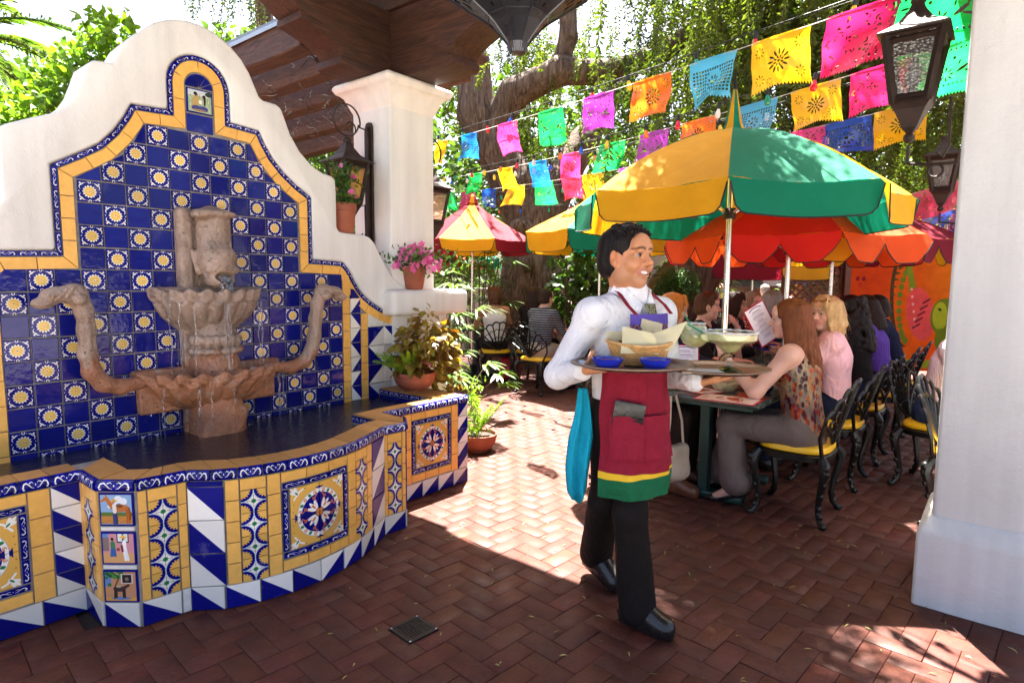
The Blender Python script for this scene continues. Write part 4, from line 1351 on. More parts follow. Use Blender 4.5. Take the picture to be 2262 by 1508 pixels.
def nets(F, axes):
 "naive surface nets on a rectilinear grid"
 gx, gy, gz = axes
 I = F < 0
 c = [I[a:I.shape[0] - 1 + a, b:I.shape[1] - 1 + b, e:I.shape[2] - 1 + e] for a in (0, 1) for b in (0, 1) for e in (0, 1)]
 cnt = sum(x.astype(np.int8) for x in c)
 act = (cnt > 0) & (cnt < 8)
 idx = np.full(act.shape, -1, np.int32)
 ii, jj, kk = np.nonzero(act)
 n = len(ii)
 idx[ii, jj, kk] = np.arange(n)
 P = np.zeros((n, 3), np.float32); W = np.zeros(n, np.float32)
 corners = [(a, b, e) for a in (0, 1) for b in (0, 1) for e in (0, 1)]
 val = {co: F[ii + co[0], jj + co[1], kk + co[2]] for co in corners}
 for co in corners:
  for ax in range(3):
   if co[ax] == 1: continue
   c2 = list(co); c2[ax] = 1; c2 = tuple(c2)
   v0, v1 = val[co], val[c2]
   m = (v0 < 0) != (v1 < 0)
   t = np.where(m, v0 / np.where(m, v0 - v1, 1), 0)
   q = [np.full(n, co[i], np.float32) for i in range(3)]; q[ax] = t.astype(np.float32)
   for i in range(3): P[:, i] += np.where(m, q[i], 0)
   W += m
 P /= np.maximum(W, 1)[:, None]
 V = np.empty_like(P)
 for i, (g_, id_) in enumerate(((gx, ii), (gy, jj), (gz, kk))):
  V[:, i] = g_[id_] + P[:, i] * (g_[id_ + 1] - g_[id_])
 Q = []
 for ax in range(3):
  a, b = [(1, 2), (2, 0), (0, 1)][ax]
  s0 = [slice(None)] * 3; s1 = [slice(None)] * 3
  s0[ax] = slice(0, -1); s1[ax] = slice(1, None)
  A, B = I[tuple(s0)], I[tuple(s1)]
  ch = A != B
  e = np.argwhere(ch)
  e = e[(e[:, a] > 0) & (e[:, b] > 0) & (e[:, a] < F.shape[a] - 1) & (e[:, b] < F.shape[b] - 1)]
  if not len(e): continue
  ins = A[e[:, 0], e[:, 1], e[:, 2]]
  def cell(da, db):
   f = e.copy(); f[:, a] -= da; f[:, b] -= db
   return idx[f[:, 0], f[:, 1], f[:, 2]]
  q = np.stack([cell(1, 1), cell(0, 1), cell(0, 0), cell(1, 0)], 1)
  q[~ins] = q[~ins][:, ::-1]
  Q.append(q)
 Q = np.vstack(Q); Q = Q[(Q >= 0).all(1)]
 return V, Q
def sdf_obj(name, sd, mat, parent=None, res=.008, axes=None, relax=1, colfn=None, disp=None, mi=None):
 V, Q = sd.mesh(res, axes)
 if not len(Q): print('EMPTY', name); return None
 for _ in range(relax):          # light smoothing along edges
  E = np.vstack([Q[:, [0, 1]], Q[:, [1, 2]], Q[:, [2, 3]], Q[:, [3, 0]]])
  S = np.zeros_like(V); C = np.zeros(len(V), np.float32)
  for i in range(3):
   S[:, i] = np.bincount(E[:, 0], V[E[:, 1], i], len(V)) + np.bincount(E[:, 1], V[E[:, 0], i], len(V))
  C = np.bincount(E[:, 0], minlength=len(V)) + np.bincount(E[:, 1], minlength=len(V))
  V = V * .5 + .5 * S / np.maximum(C, 1)[:, None]
 if disp is not None: V = disp(V)
 col = colfn(V) if colfn is not None else None
 me = np_mesh(name, V, Q, mat, smooth=True, colr=col)
 return npobj(name, me, parent)
def vnoise(V, sc, seed=0):
 "cheap smooth noise in -1..1 from a few sines"
 r = np.random.default_rng(seed); o = np.zeros(len(V), np.float32)
 for k in range(6):
  d = r.normal(size=3); d /= np.linalg.norm(d)
  o += np.sin(V @ (d * sc * (1 + .35 * k)) + r.uniform(0, 6.28)) / (1 + .35 * k)
 return o / 3.2
# ---------------------------------------------------------------- carved cantera stone of the fountain
def stone_mat():
 t = NT('carved_pink_stone')
 p = t.pos()
 n1 = t.noise(p, 6.0, 6.0, .62); n2 = t.noise(p, 45.0, 5.0, .6)
 z = t.n('ShaderNodeSeparateXYZ'); t.set(z.inputs[0], p)
 up = t.math('ADD', z.outputs[2], t.math('MULTIPLY', t.math('SUBTRACT', n1, .5), .8))
 c = t.ramp(up, [(.75, (.50, .205, .095)), (1.15, (.41, .195, .110)), (1.45, (.40, .285, .215))])
 t2 = t.ramp(n1, [(.3, .62), (.65, 1.15)])
 c = t.mix(1.0, c, t2, 'MULTIPLY')
 lime = t.ramp(t.noise(p, 11.0, 6.0, .68), [(.56, 0), (.70, .5)])
 c = t.mix(lime, c, (.52, .47, .43))
 alg = t.ramp(t.noise(p, 14.0, 5.0, .7), [(.60, 0), (.72, .6)])
 c = t.mix(alg, c, (.10, .085, .04))
 pit = t.ramp(t.noise(p, 65.0, 2.0), [(.66, 0), (.72, .75)])
 c = t.mix(pit, c, (.12, .06, .04))
 wet = t.ramp(t.noise(p, 4.0, 3.0), [(.4, .22), (.62, .6)])
 h = t.math('SUBTRACT', t.math('ADD', n2, t.math('MULTIPLY', n1, .5)), t.math('MULTIPLY', pit, .9))
 t.pbsdf(c, wet, 0, .5, 0, t.bump(h, 1.0, .012))
 return t.m
M_STONE = stone_mat()
CX = .622
def rough(a, sc, seed):
 return lambda V: V + (vnoise(V, sc, seed) * a)[:, None] * np.array([.6, .6, .6]) + (vnoise(V[:, [2, 0, 1]], sc * 2.3, seed + 3) * a * .6)[:, None]
# back slab
sd = SDF()
sd.box((CX, -.02, 1.14), (.155, .035, .72), rr=.02)
sd.box((CX - .12, -.045, 1.5), (.035, .035, .36), k=.03, rr=.02)
sdf_obj('back_slab', sd, M_STONE, FT, .010, disp=rough(.004, 22, 1))
# fish spout
sd = SDF()
sd.cap((CX + .01, -.10, 1.80), (CX + .005, -.13, 1.58), .082, .088, k=.04)
sd.ell((CX + .01, -.145, 1.832), (.125, .075, .030), k=.02)
sd.ell((CX - .07, -.15, 1.822), (.05, .05, .026), k=.02)
sd.ell((CX + .005, -.165, 1.555), (.100, .105, .085), k=.04)
sd.ell((CX + .01, -.185, 1.60), (.085, .085, .05), k=.03)
sd.cap((CX - .07, -.225, 1.512), (CX + .085, -.225, 1.512), .020, .020, k=.02)        # upper lip
sd.ell((CX + .005, -.185, 1.455), (.080, .085, .05), k=.035)
sd.ell((CX + .01, -.265, 1.470), (.055, .07, .028), k=.012, op='s')                  # mouth
for sx in (-1, 1):
 sd.ell((CX + .005 + sx * .088, -.19, 1.575), (.020, .026, .026), k=.008)
 sd.ell((CX + .005 + sx * .098, -.20, 1.578), (.010, .016, .016), k=.004, op='s')
 sd.ell((CX + .005 + sx * .098, -.20, 1.578), (.008, .010, .010), k=.003)
 sd.cap((CX + sx * .08, -.12, 1.50), (CX + sx * .10, -.09, 1.62), .018, .012, k=.02)
for q in range(5): sd.cap((CX - .05 + q * .025, -.262 + abs(q - 2) * .01, 1.60), (CX - .07 + q * .035, -.20, 1.67), .009, .007, k=.012)
sdf_obj('fish_spout', sd, M_STONE, FT, .0055, disp=rough(.0015, 40, 2))
def shell_bowl(z_top, z_bot, R, depth, cy=.0, nrib=11, seed=0, rim=.05, r0=.12):
 "half shell on the wall, ribbed underneath, scalloped rim"
 H = z_top - z_bot
 def fn(X, Y, Z):
  x = X - CX; y = np.minimum(Y - cy, 0)
  a = np.arctan2(-y / depth, x / R + 1e-9)                 # 0..pi
  rho = np.sqrt((x / R) ** 2 + (y / depth) ** 2) + 0 * Z
  h = np.clip((Z - z_bot) / H, 0, 1)
  prof = r0 / R + (1 - r0 / R) * np.sin(h * PI / 2) ** .75
  rib = 1 + .105 * np.abs(np.sin(a * nrib)) * np.clip((.76 - h) / .08, 0, 1) * np.clip(h * 3, 0, 1) + (.055 + .050 * np.cos(a * nrib * 2)) * np.clip((h - .68) / .08, 0, 1)
  d = (rho - prof * rib) * min(R, depth)
  lip = z_top - rim * .34 * (1 - np.cos(a * nrib * 2)) * .5
  d = np.maximum(d, Z - lip); d = np.maximum(d, z_bot - Z)
  inner = (rho - .86 * np.ones_like(h)) * min(R, depth)
  cav = np.maximum(inner, (z_top - .055) - Z)
  d = np.maximum(d, -cav)
  return np.maximum(d, Y - .0 + 0 * X + 0 * Z)
 sd = SDF()
 sd.fn(fn, (CX - R * 1.1, -depth * 1.1, z_bot), (CX + R * 1.1, .0, z_top), k=.0)
 return sd
sd = shell_bowl(1.405, 1.135, .292, .265, nrib=10, rim=.06)
sd.box((CX, -.045, 1.385), (.31, .04, .028), k=.01, rr=.01)
sdf_obj('upper_bowl', sd, M_STONE, FT, .006, disp=rough(.002, 35, 4))
sd = SDF()
def flower(c, r):
 sd.ell(c, r * .5, k=.006)
 for q in range(5):
  a = 2 * PI * q / 5
  sd.ell((c[0] + r * .8 * math.cos(a), c[1], c[2] + r * .8 * math.sin(a)), r * .55, k=.006)
for z, r0 in ((1.14, .135), (1.09, .125), (1.035, .15), (1.02, .14), (.985, .13), (.955, .150), (.925, .155), (.88, .165)): pass
prof = [(.84, .165), (.925, .165), (.93, .150), (.965, .155), (.985, .14), (.99, .12), (1.01, .122), (1.02, .135), (1.035, .14), (1.05, .128), (1.15, .128)]
for i in range(len(prof) - 1):
 (z0, r0_), (z1, r1_) = prof[i], prof[i + 1]
 sd.cap((CX, -.10, z0), (CX, -.10, z1), r0_ - .02, r1_ - .02, k=.004)
for q in range(9):
 a = PI * (q + .5) / 9
 c = (CX + .135 * math.cos(a), -.10 - .135 * math.sin(a), 1.045)
 sd.ell(c, (.028, .028, .022), k=.008)
 sd.ell((CX + .128 * math.cos(a), -.10 - .128 * math.sin(a), 1.105), (.026, .026, .034), k=.012)
sd.box((CX, -.03, 1.0), (.155, .04, .16), k=.01)
sdf_obj('pedestal', sd, M_STONE, FT, .006, disp=rough(.0015, 40, 6))
sd = shell_bowl(.945, .70, .385, .335, nrib=11, rim=.09, r0=.15)
sd.box((CX, -.05, .925), (.42, .045, .03), k=.01, rr=.01)
sd.box((CX, -.035, .79), (.40, .03, .085), k=.01, rr=.01)
sdf_obj('lower_bowl', sd, M_STONE, FT, .0065, disp=rough(.002, 30, 8))
sd = SDF(); sd.cap((CX, -.11, .42), (CX, -.11, .66), .165, .150, k=.02); sd.cap((CX, -.11, .66), (CX, -.11, .73), .135, .135, k=.02)
for q in range(3): sd.cap((CX - .16 + .085 * q, -.225, .50), (CX - .06 + .085 * q, -.225, .68), .035, .02, k=.05)
sdf_obj('base_drum', sd, M_STONE, FT, .009, disp=rough(.004, 25, 9))
# horns with bird-like heads
for sx, nm in ((-1, 'left'), (1, 'right')):
 sd = SDF()
 pts = [(.40, .895), (.50, .885), (.585, .915), (.635, .985), (.652, 1.08), (.655, 1.20), (.663, 1.30), (.69, 1.365)]
 rr_ = [.036, .037, .038, .039, .038, .036, .036, .044]
 P = [(CX + sx * a, -.085 - .012 * i, z) for i, (a, z) in enumerate(pts)]
 for i in range(len(P) - 1): sd.cap(P[i], P[i + 1], rr_[i], rr_[i + 1], k=.035)
 for i in range(1, len(P) - 2): [sd.cap((P[i][0] + dx, P[i][1] - dy, P[i][2]), (P[i + 1][0] + dx, P[i + 1][1] - dy, P[i + 1][2]), .010, .010, k=.008) for dx, dy in ((0, .036), (sx * .026, .024), (-sx * .026, .024))]
 hx, hz = CX + sx * .70, 1.385
 sd.ell((hx, -.175, hz), (.050, .046, .050), k=.03)
 sd.ell((hx + sx * .065, -.18, hz - .006), (.080, .042, .040), k=.025)
 sd.ell((hx + sx * .135, -.18, hz - .045), (.048, .036, .028), k=.025)
 sd.ell((hx - sx * .005, -.225, hz - .030), (.030, .022, .030), k=.006)
 sd.ell((hx - sx * .005, -.240, hz - .030), (.014, .010, .014), k=.004)
 sd.cap((hx + sx * .17, -.19, hz - .062), (hx + sx * .05, -.21, hz - .055), .006, .006, k=.008, op='s')
 for q in range(4): sd.cap((hx + sx * (.02 + .028 * q), -.222, hz + .03 - .01 * q), (hx + sx * (.05 + .028 * q), -.226, hz - .02), .009, .005, k=.008)
 sdf_obj('horn', sd, M_STONE, FT, .0065, disp=rough(.0012, 35, 11 + sx))
# water standing in the bowls and falling
t = NT('falling_water')
g_ = t.n('ShaderNodeBsdfGlass', i_IOR=1.33, i_Roughness=.04); g_.inputs['Color'].default_value = (.95, .97, 1, 1)
b = t.bump(t.noise(t.mapv(t.pos(), (1, 1, .25)), 60.0, 4.0), .8, .02); t.set(g_.inputs['Normal'], b)
t.t.links.new(g_.outputs[0], t.out.inputs[0])
M_FALL = t.m
for (zw, R, dp) in ((1.365, .26, .23), (.905, .35, .29)):
 m = MB(); n = 24
 m.add([(CX + R * math.cos(PI * q / n), -dp * math.sin(PI * q / n), zw) for q in range(n + 1)], [tuple(range(n + 1))[::-1]])
 m.build('bowl_water', M_WATER, FT)
m = MB(); rg = random.Random(9)
def stream(x, y, z0, z1, r, n=9, vx=0, vy=0):
 pts = []
 for i in range(n):
  q = i / (n - 1)
  pts.append((x + vx * q + rg.gauss(0, .003), y + vy * q + rg.gauss(0, .003), z0 + (z1 - z0) * q ** 1.6))
 m.tube(pts, [r * (1 - .45 * i / (n - 1)) * rg.uniform(.75, 1.2) for i in range(n)], 6)
for q in range(5): stream(CX + .005 + rg.uniform(-.028, .028), -.245, 1.472, 1.37, .009, vx=rg.uniform(-.005, .02), vy=-.035)
for q in range(9):
 a = rg.uniform(.5, 2.6); stream(CX + .33 * math.cos(a), -.30 * math.sin(a), 1.33, .92, .0030)
for q in range(8):
 a = rg.uniform(.3, 2.8); stream(CX + .42 * math.cos(a), -.37 * math.sin(a), .87, .57, .0032)
stream(CX + .46, -.06, .90, .57, .004); stream(CX + .43, -.12, .90, .57, .003)
for q in range(110):
 a = rg.uniform(.2, 2.95); r_ = rg.choice((.33, .43)); z = rg.uniform(.60, 1.28)
 m.sphere((CX + (r_ + rg.gauss(0, .03)) * math.cos(a), -.36 * math.sin(a) + rg.gauss(0, .03), z), rg.uniform(.002, .0045), 6, 4)
w_ = m.build('falling_water', M_FALL, FT, smooth=True); w_['kind'] = 'stuff'
# ---------------------------------------------------------------- lanterns
def glassmat(name, col, rough=.35, bs=.6):
 t = NT(name)
 v = t.n('ShaderNodeTexVoronoi', i_Scale=70.0)
 t.set(v.inputs['Vector'], t.obj())
 b = t.bump(v.outputs['Distance'], bs, .01)
 d = t.n('ShaderNodeBsdfTranslucent'); d.inputs[0].default_value = (*col, 1); t.set(d.inputs['Normal'], b)
 g = t.n('ShaderNodeBsdfGlossy', i_Roughness=rough * .5); t.set(g.inputs['Normal'], b)
 tr = t.n('ShaderNodeBsdfTransparent'); tr.inputs[0].default_value = (*[min(1, c * 1.1 + .05) for c in col], 1)
 m1 = t.n('ShaderNodeMixShader', i_Fac=.55); t.t.links.new(d.outputs[0], m1.inputs[1]); t.t.links.new(tr.outputs[0], m1.inputs[2])
 m2 = t.n('ShaderNodeMixShader', i_Fac=.10); t.t.links.new(m1.outputs[0], m2.inputs[1]); t.t.links.new(g.outputs[0], m2.inputs[2])
 t.t.links.new(m2.outputs[0], t.out.inputs[0])
 return t.m
M_AMBER = glassmat('amber_seeded_glass', (1.0, .66, .14))
M_ROSE = glassmat('pale_seeded_glass', (.80, .62, .52))
M_CLEARG = glassmat('clear_seeded_glass', (.42, .42, .42))
M_BULB = sm('frosted_bulb', (.75, .75, .74), .3, var=.03)
def wall_lantern(label, loc, rz, glass, sc=1.0, plate=True, hook=True, arm_len=.22, group=None):
 "origin on the wall behind the lantern's top; +y local points away from the wall"
 r = thing('wall_lantern', label, 'lantern', loc, rz, group, sc)
 y = arm_len
 wt, wb, hb = .115, .070, .31            # half widths, body height; z=0 at the eaves
 f = MB()
 for (sx, sy) in ((1, 1), (1, -1), (-1, 1), (-1, -1)):
  f.tube([(sx * wt * .97, y + sy * wt * .97, 0), (sx * wb * .95, y + sy * wb * .95, -hb)], .020, 4)
 for z, w_ in ((0.0, wt), (-.03, wt * .94), (-hb + .01, wb), (-hb + .028, wb * 1.0), (-hb, wb)):
  for a, b in (((-1, -1), (1, -1)), ((1, -1), (1, 1)), ((1, 1), (-1, 1)), ((-1, 1), (-1, -1))):
   f.tube([(a[0] * w_ * .97, y + a[1] * w_ * .97, z), (b[0] * w_ * .97, y + b[1] * w_ * .97, z)], .015, 4)
 vs = []
 for q, (w_, z) in enumerate(((wb + .008, -hb - .008), (wb * .9, -hb - .03), (.030, -hb - .11), (.012, -hb - .135))):
  vs += [(-w_, y - w_, z), (w_, y - w_, z), (w_, y + w_, z), (-w_, y + w_, z)]
 fs = [(i * 4 + j, i * 4 + 4 + j, i * 4 + 4 + (j + 1) % 4, i * 4 + (j + 1) % 4) for i in range(3) for j in range(4)] + [(0, 1, 2, 3)]
 f.add(vs, fs); f.sphere((0, y, -hb - .155), .026, 10, 8)
 f.build('frame', M_RUST, r, bevel=.0)
 c = [(-1, -1), (1, -1), (1, 1), (-1, 1)]
 for q in range(4):
  a, b = c[q], c[(q + 1) % 4]; k = .93
  g = MB(); g.add([(a[0] * wb * k, y + a[1] * wb * k, -hb), (b[0] * wb * k, y + b[1] * wb * k, -hb), (b[0] * wt * k, y + b[1] * wt * k, -.005), (a[0] * wt * k, y + a[1] * wt * k, -.005)], [(0, 1, 2, 3)])
  g.build('glass_pane', glass, r)
 f = MB(); vs = []
 for (w_, z) in ((wt + .028, -.006), (wt + .028, .004), (wt * .62, .055), (wt * .30, .115), (wt * .2, .15)):
  vs += [(-w_, y - w_, z), (w_, y - w_, z), (w_, y + w_, z), (-w_, y + w_, z)]
 fs = [(i * 4 + j, i * 4 + (j + 1) % 4, i * 4 + 4 + (j + 1) % 4, i * 4 + 4 + j) for i in range(4) for j in range(4)] + [(3, 2, 1, 0), (16, 17, 18, 19)]
 f.add(vs, fs); f.build('roof', M_RUST, r)
 f = MB(); f.sphere((0, y, .165), (.034, .034, .024), 12, 8); f.build('knob', M_RUST, r, smooth=True)
 f = MB(); f.lathe([(.0001, -.235), (.02, -.225), (.034, -.19), (.03, -.15), (.016, -.12), (.0145, -.1)], 12)
 f.lathe([(.02, -.30), (.02, -.235)], 10)
 for v in range(len(f.v)): f.v[v] = (f.v[v][0], f.v[v][1] + y, f.v[v][2])
 f.build('light_bulb', M_BULB, r, smooth=True)
 f = MB()
 if hook:
  pts = [(0, .02, .27)]
  for i in range(26):                        # big sweep then an inner spiral
   t_ = i / 25
   a = -.25 + t_ * 2 * PI * 1.02
   rad = .125 * (1 - .12 * t_)
   pts.append((0, y - .0 - rad * math.cos(a) * 1.0, .31 + rad * math.sin(a)))
  f.tube(pts, .010, 5, flat=.5)
  pts = []
  for i in range(22):
   t_ = i / 21
   a = -PI * .5 + t_ * 2 * PI * 1.2
   rad = .062 * (1 - .75 * t_)
   pts.append((0, y - .03 - rad * math.cos(a), .262 + rad * math.sin(a)))
  f.tube(pts, .009, 5, flat=.5)
 if hook: f.build('scroll_hook', M_RUST, r)
 f = MB()
 f.tube([(0, .012, -.60), (0, y * .5, -.60), (0, y, -.585)], .008, 6)
 f.tube([(0, .06, -.30), (0, .055, -.52), (0, .075, -.57), (0, .10, -.545), (0, .085, -.525)], .007, 6)
 for s_ in (1, -1):
  pts = [(0, .06 + .03 * math.cos(a) * s_ + .04, -.63 + .03 * math.sin(a)) for a in np.linspace(0, 5.0, 12)]
  f.tube(pts, .006, 5)
 f.tube([(0, y, -.585), (0, y, -.50)], .009, 6)
 f.build('scroll_bracket', M_RUST, r)
 if plate:
  f = MB(); f.prism([(-.042, -.74), (.042, -.74), (.042, .30), (.028, .33), (0, .335), (-.028, .33), (-.042, .30)], .0, .020)
  f.prism([(-.022, -.70), (.022, -.70), (.022, .26), (.012, .30), (-.012, .30), (-.022, .26)], .020, .042)
  f.build('back_plate', M_RUST, r, bevel=.003, seg=1)
 return r
# local +y must point away from the wall face
wall_lantern('amber glass wall lantern with curled iron hook on the left face of the white column', WP(2.056, -.235, 2.345), YAW + PI / 2, M_AMBER)
wall_lantern('pale glass iron lantern half hidden behind the far face of the white column', WP(2.525, -.27, 2.26), YAW - PI / 2, M_ROSE)
wall_lantern('large rusty lantern with clear glass hanging beside the white pillar at top right', WP(2.47, 3.53, 2.63), YAW, M_CLEARG, 1.0, False, True, .215)
wall_lantern('small dark lantern low at the edge of the right pillar, farthest of the lanterns', (3.66, 4.98, 2.50), YAW, M_CLEARG, .9, True, False)
# hanging pierced star lantern, eight lobes, tapering to a blunt foot
hl = thing('hanging_lantern', 'pierced black metal lantern hanging point down from the pergola at the top', 'lantern', (.012, 2.5, 2.355))
NL = 8
prof = [(.030, 0), (.042, .035), (.062, .060), (.102, .105), (.125, .125), (.30, .245), (.335, .30), (.30, .36), (.20, .50), (.10, .62), (.05, .66)]
for q in range(NL):
 a0 = 2 * PI * q / NL - PI / 2 - PI / NL; a1 = a0 + 2 * PI / NL
 m = MB()
 P = lambda a, r_, z: (r_ * math.cos(a), r_ * math.sin(a), z)
 vs, fs = [], []
 for (r_, z) in prof[:5] : vs += [P(a0, r_, z), P(a1, r_, z)]
 for i in range(4): fs.append((i * 2, i * 2 + 1, i * 2 + 3, i * 2 + 2))
 m.add(vs, fs)
 # pierced panel: lattice of strips between the rim points, petals left open
 def bil(u, v):
  r_, z = prof[4][0] + (prof[5][0] - prof[4][0]) * v, prof[4][1] + (prof[5][1] - prof[4][1]) * v
  A, B = Vector(P(a0, r_, z)), Vector(P(a1, r_, z)); return A.lerp(B, u)
 holes = [(.5, .14, .07, .06), (.30, .50, .05, .20), (.70, .50, .05, .20), (.5, .62, .06, .22), (.16, .80, .05, .12), (.84, .80, .05, .12), (.5, .92, .12, .045), (.18, .42, .03, .10), (.82, .42, .03, .10)]
 n_, k_ = 26, 22
 gv = [[bil(i / n_, j / k_) for i in range(n_ + 1)] for j in range(k_ + 1)]
 vs = [v for row in gv for v in row]; fs = []
 for j in range(k_):
  for i in range(n_):
   u, v = (i + .5) / n_, (j + .5) / k_
   if any(abs(u - hx) / hw + abs(v - hy) / hh < 1 for hx, hy, hw, hh in holes): continue
   b_ = j * (n_ + 1) + i
   fs.append((b_, b_ + 1, b_ + n_ + 2, b_ + n_ + 1))
 m.add(vs, fs)
 vs, fs = [], []
 for (r_, z) in prof[5:]: vs += [P(a0, r_, z), P(a1, r_, z)]
 for i in range(len(prof) - 6): fs.append((i * 2, i * 2 + 1, i * 2 + 3, i * 2 + 2))
 m.add(vs, fs)
 o = m.build('pierced_panel', sm('black_lantern_metal', (.045, .047, .055), .3, .6, var=.25, vs=12) if q == 0 else bpy.data.materials['black_lantern_metal'], hl)
m = MB()
for q in range(NL):
 a = 2 * PI * q / NL - PI / 2 - PI / NL
 m.tube([(r_ * math.cos(a) * 1.005, r_ * math.sin(a) * 1.005, z) for r_, z in prof], .0045, 5)
for (r_, z) in (prof[4], prof[5], prof[6]):
 m.tube([(r_ * math.cos(2 * PI * q / NL - PI / 2 - PI / NL), r_ * math.sin(2 * PI * q / NL - PI / 2 - PI / NL), z) for q in range(NL + 1)], .004, 5)
m.lathe([(.0001, -.004), (.030, 0), (.034, .012)], NL)
m.tube([(0, 0, .64), (0, 0, 1.32)], .010, 6)
m.build('frame', bpy.data.materials['black_lantern_metal'], hl)
# ---------------------------------------------------------------- leaves
def leafmat(name, c0, c1, trans=.45, rough=.45, tr=None, attr=False):
 t = NT(name)
 at = t.n('ShaderNodeAttribute', attribute_name='Col').outputs['Color']
 sep = t.n('ShaderNodeSeparateColor'); t.set(sep.inputs[0], at)
 n = t.noise(t.pos(), 2.5, 3.0)
 f = t.math('ADD', t.math('MULTIPLY', sep.outputs[0], .75), t.math('MULTIPLY', n, .35), clamp=True)
 c = t.mix(f, c0, c1)
 p = t.n('ShaderNodeBsdfPrincipled')
 t.set(p.inputs['Base Color'], c); p.inputs['Roughness'].default_value = rough; p.inputs['Specular IOR Level'].default_value = .4
 d = t.n('ShaderNodeBsdfTranslucent')
 tc = t.mix(1.0, c, tr or (1.25, 1.3, .55), 'MULTIPLY')
 t.set(d.inputs[0], tc)
 m = t.n('ShaderNodeMixShader', i_Fac=trans); t.t.links.new(p.outputs[0], m.inputs[1]); t.t.links.new(d.outputs[0], m.inputs[2])
 t.t.links.new(m.outputs[0], t.out.inputs[0])
 return t.m
def leaves(name, C, D, Nn, L, Wd, mat, parent, bend=.25, rnd=None, shape=6, kind=None):
 "leaf blades: base points C, directions D, normals Nn, lengths L, widths Wd (numpy)"
 n = len(C)
 D = D / np.maximum(np.linalg.norm(D, axis=1, keepdims=True), 1e-6)
 S = np.cross(D, Nn); S /= np.maximum(np.linalg.norm(S, axis=1, keepdims=True), 1e-6)
 U = np.cross(S, D)
 L = np.broadcast_to(np.asarray(L, float), (n,))[:, None]; Wd = np.broadcast_to(np.asarray(Wd, float), (n,))[:, None]
 if shape == 6:
  pr = [(0, 0, 0), (.35, .5, .06), (.75, .33, .02), (1, 0, -bend), (.75, -.33, .02), (.35, -.5, .06)]
  q = np.array([[0, 1, 5], [1, 2, 4], [1, 4, 5], [2, 3, 4]])
 elif shape == 5:      # narrow blade, three joints
  pr = [(0, .15, 0), (0, -.15, 0), (.4, .5, .08), (.4, -.5, .08), (.75, .35, -bend * .4), (.75, -.35, -bend * .4), (1, 0, -bend)]
  q = np.array([[0, 2, 3], [0, 3, 1], [2, 4, 5], [2, 5, 3], [4, 6, 5]])
 else:
  pr = [(0, 0, 0), (.5, .5, .05), (1, 0, -bend), (.5, -.5, .05)]
  q = np.array([[0, 1, 2], [0, 2, 3]])
 k = len(pr)
 V = np.empty((n, k, 3))
 for i, (a, b, c) in enumerate(pr): V[:, i] = C + D * L * a + S * Wd * b + U * L * c
 F = (q[None] + (np.arange(n) * k)[:, None, None]).reshape(-1, 3)
 rc = RNG.uniform(0, 1, n) if rnd is None else rnd
 col = np.repeat(np.stack([rc, rc, rc], 1), k, 0)
 o = npobj(name, np_mesh(name, V.reshape(-1, 3), F, mat, colr=col), parent)
 if kind: o['kind'] = kind
 return o
def rdir(n, up=0.0, spread=1.0):
 d = RNG.normal(size=(n, 3)) * spread; d[:, 2] += up
 return d / np.linalg.norm(d, axis=1, keepdims=True)
L_FERN = leafmat('fern_leaf', (.12, .26, .02), (.33, .52, .05))
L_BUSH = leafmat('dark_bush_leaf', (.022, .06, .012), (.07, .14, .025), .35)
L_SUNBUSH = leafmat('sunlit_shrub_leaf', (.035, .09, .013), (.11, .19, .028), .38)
L_VINE = leafmat('bright_vine_leaf', (.05, .15, .008), (.20, .33, .025), .42)
L_IMP = leafmat('impatiens_leaf', (.03, .10, .018), (.10, .20, .035), .4)
L_PALM = leafmat('palm_leaf', (.035, .095, .012), (.13, .21, .035), .38)
L_COLEUS = leafmat('coleus_leaf', (.085, .010, .016), (.33, .30, .03), .35, tr=(1.3, .9, .45))
L_PEPPER = leafmat('pepper_tree_leaf', (.030, .064, .008), (.145, .185, .026), .46, tr=(1.12, 1.22, .5))
L_PINK = leafmat('pink_petal', (.70, .07, .36), (.92, .34, .62), .35, tr=(1.2, .6, 1.0))
L_BROM = leafmat('bromeliad_petal', (.70, .12, .20), (.85, .40, .45), .35, tr=(1.2, .7, .8))
def pot(root, r_top, r_bot, h, rim=.03, name='pot', bowl=False, mat=None):
 m = MB()
 if bowl:
  pr = [(.0001, .0), (r_bot, 0), (r_bot * 1.02, .01)]
  for i in range(1, 9):
   t_ = i / 8; pr.append((r_bot + (r_top * .96 - r_bot) * math.sin(t_ * PI / 2), .01 + (h - rim - .01) * (1 - math.cos(t_ * PI / 2)) ** .8))
  pr += [(r_top, h - rim + .004), (r_top * 1.01, h - .006), (r_top, h), (r_top * .93, h), (r_top * .92, h - rim)]
 else:
  pr = [(.0001, 0), (r_bot - .006, 0), (r_bot, .006), (r_top * .955, h - rim), (r_top, h - rim + .002), (r_top * 1.012, h - rim + .008), (r_top * 1.03, h - .006), (r_top * 1.02, h), (r_top * .92, h), (r_top * .90, h - rim - .01)]
 m.lathe(pr, 32)
 m.build(name, mat or M_TERRA, root, smooth=True)
 m = MB(); m.lathe([(.0001, h - .02), (r_top * .5, h - .012), (r_top * .925, h - .024)], 20); m.build('soil', M_SOIL, root)
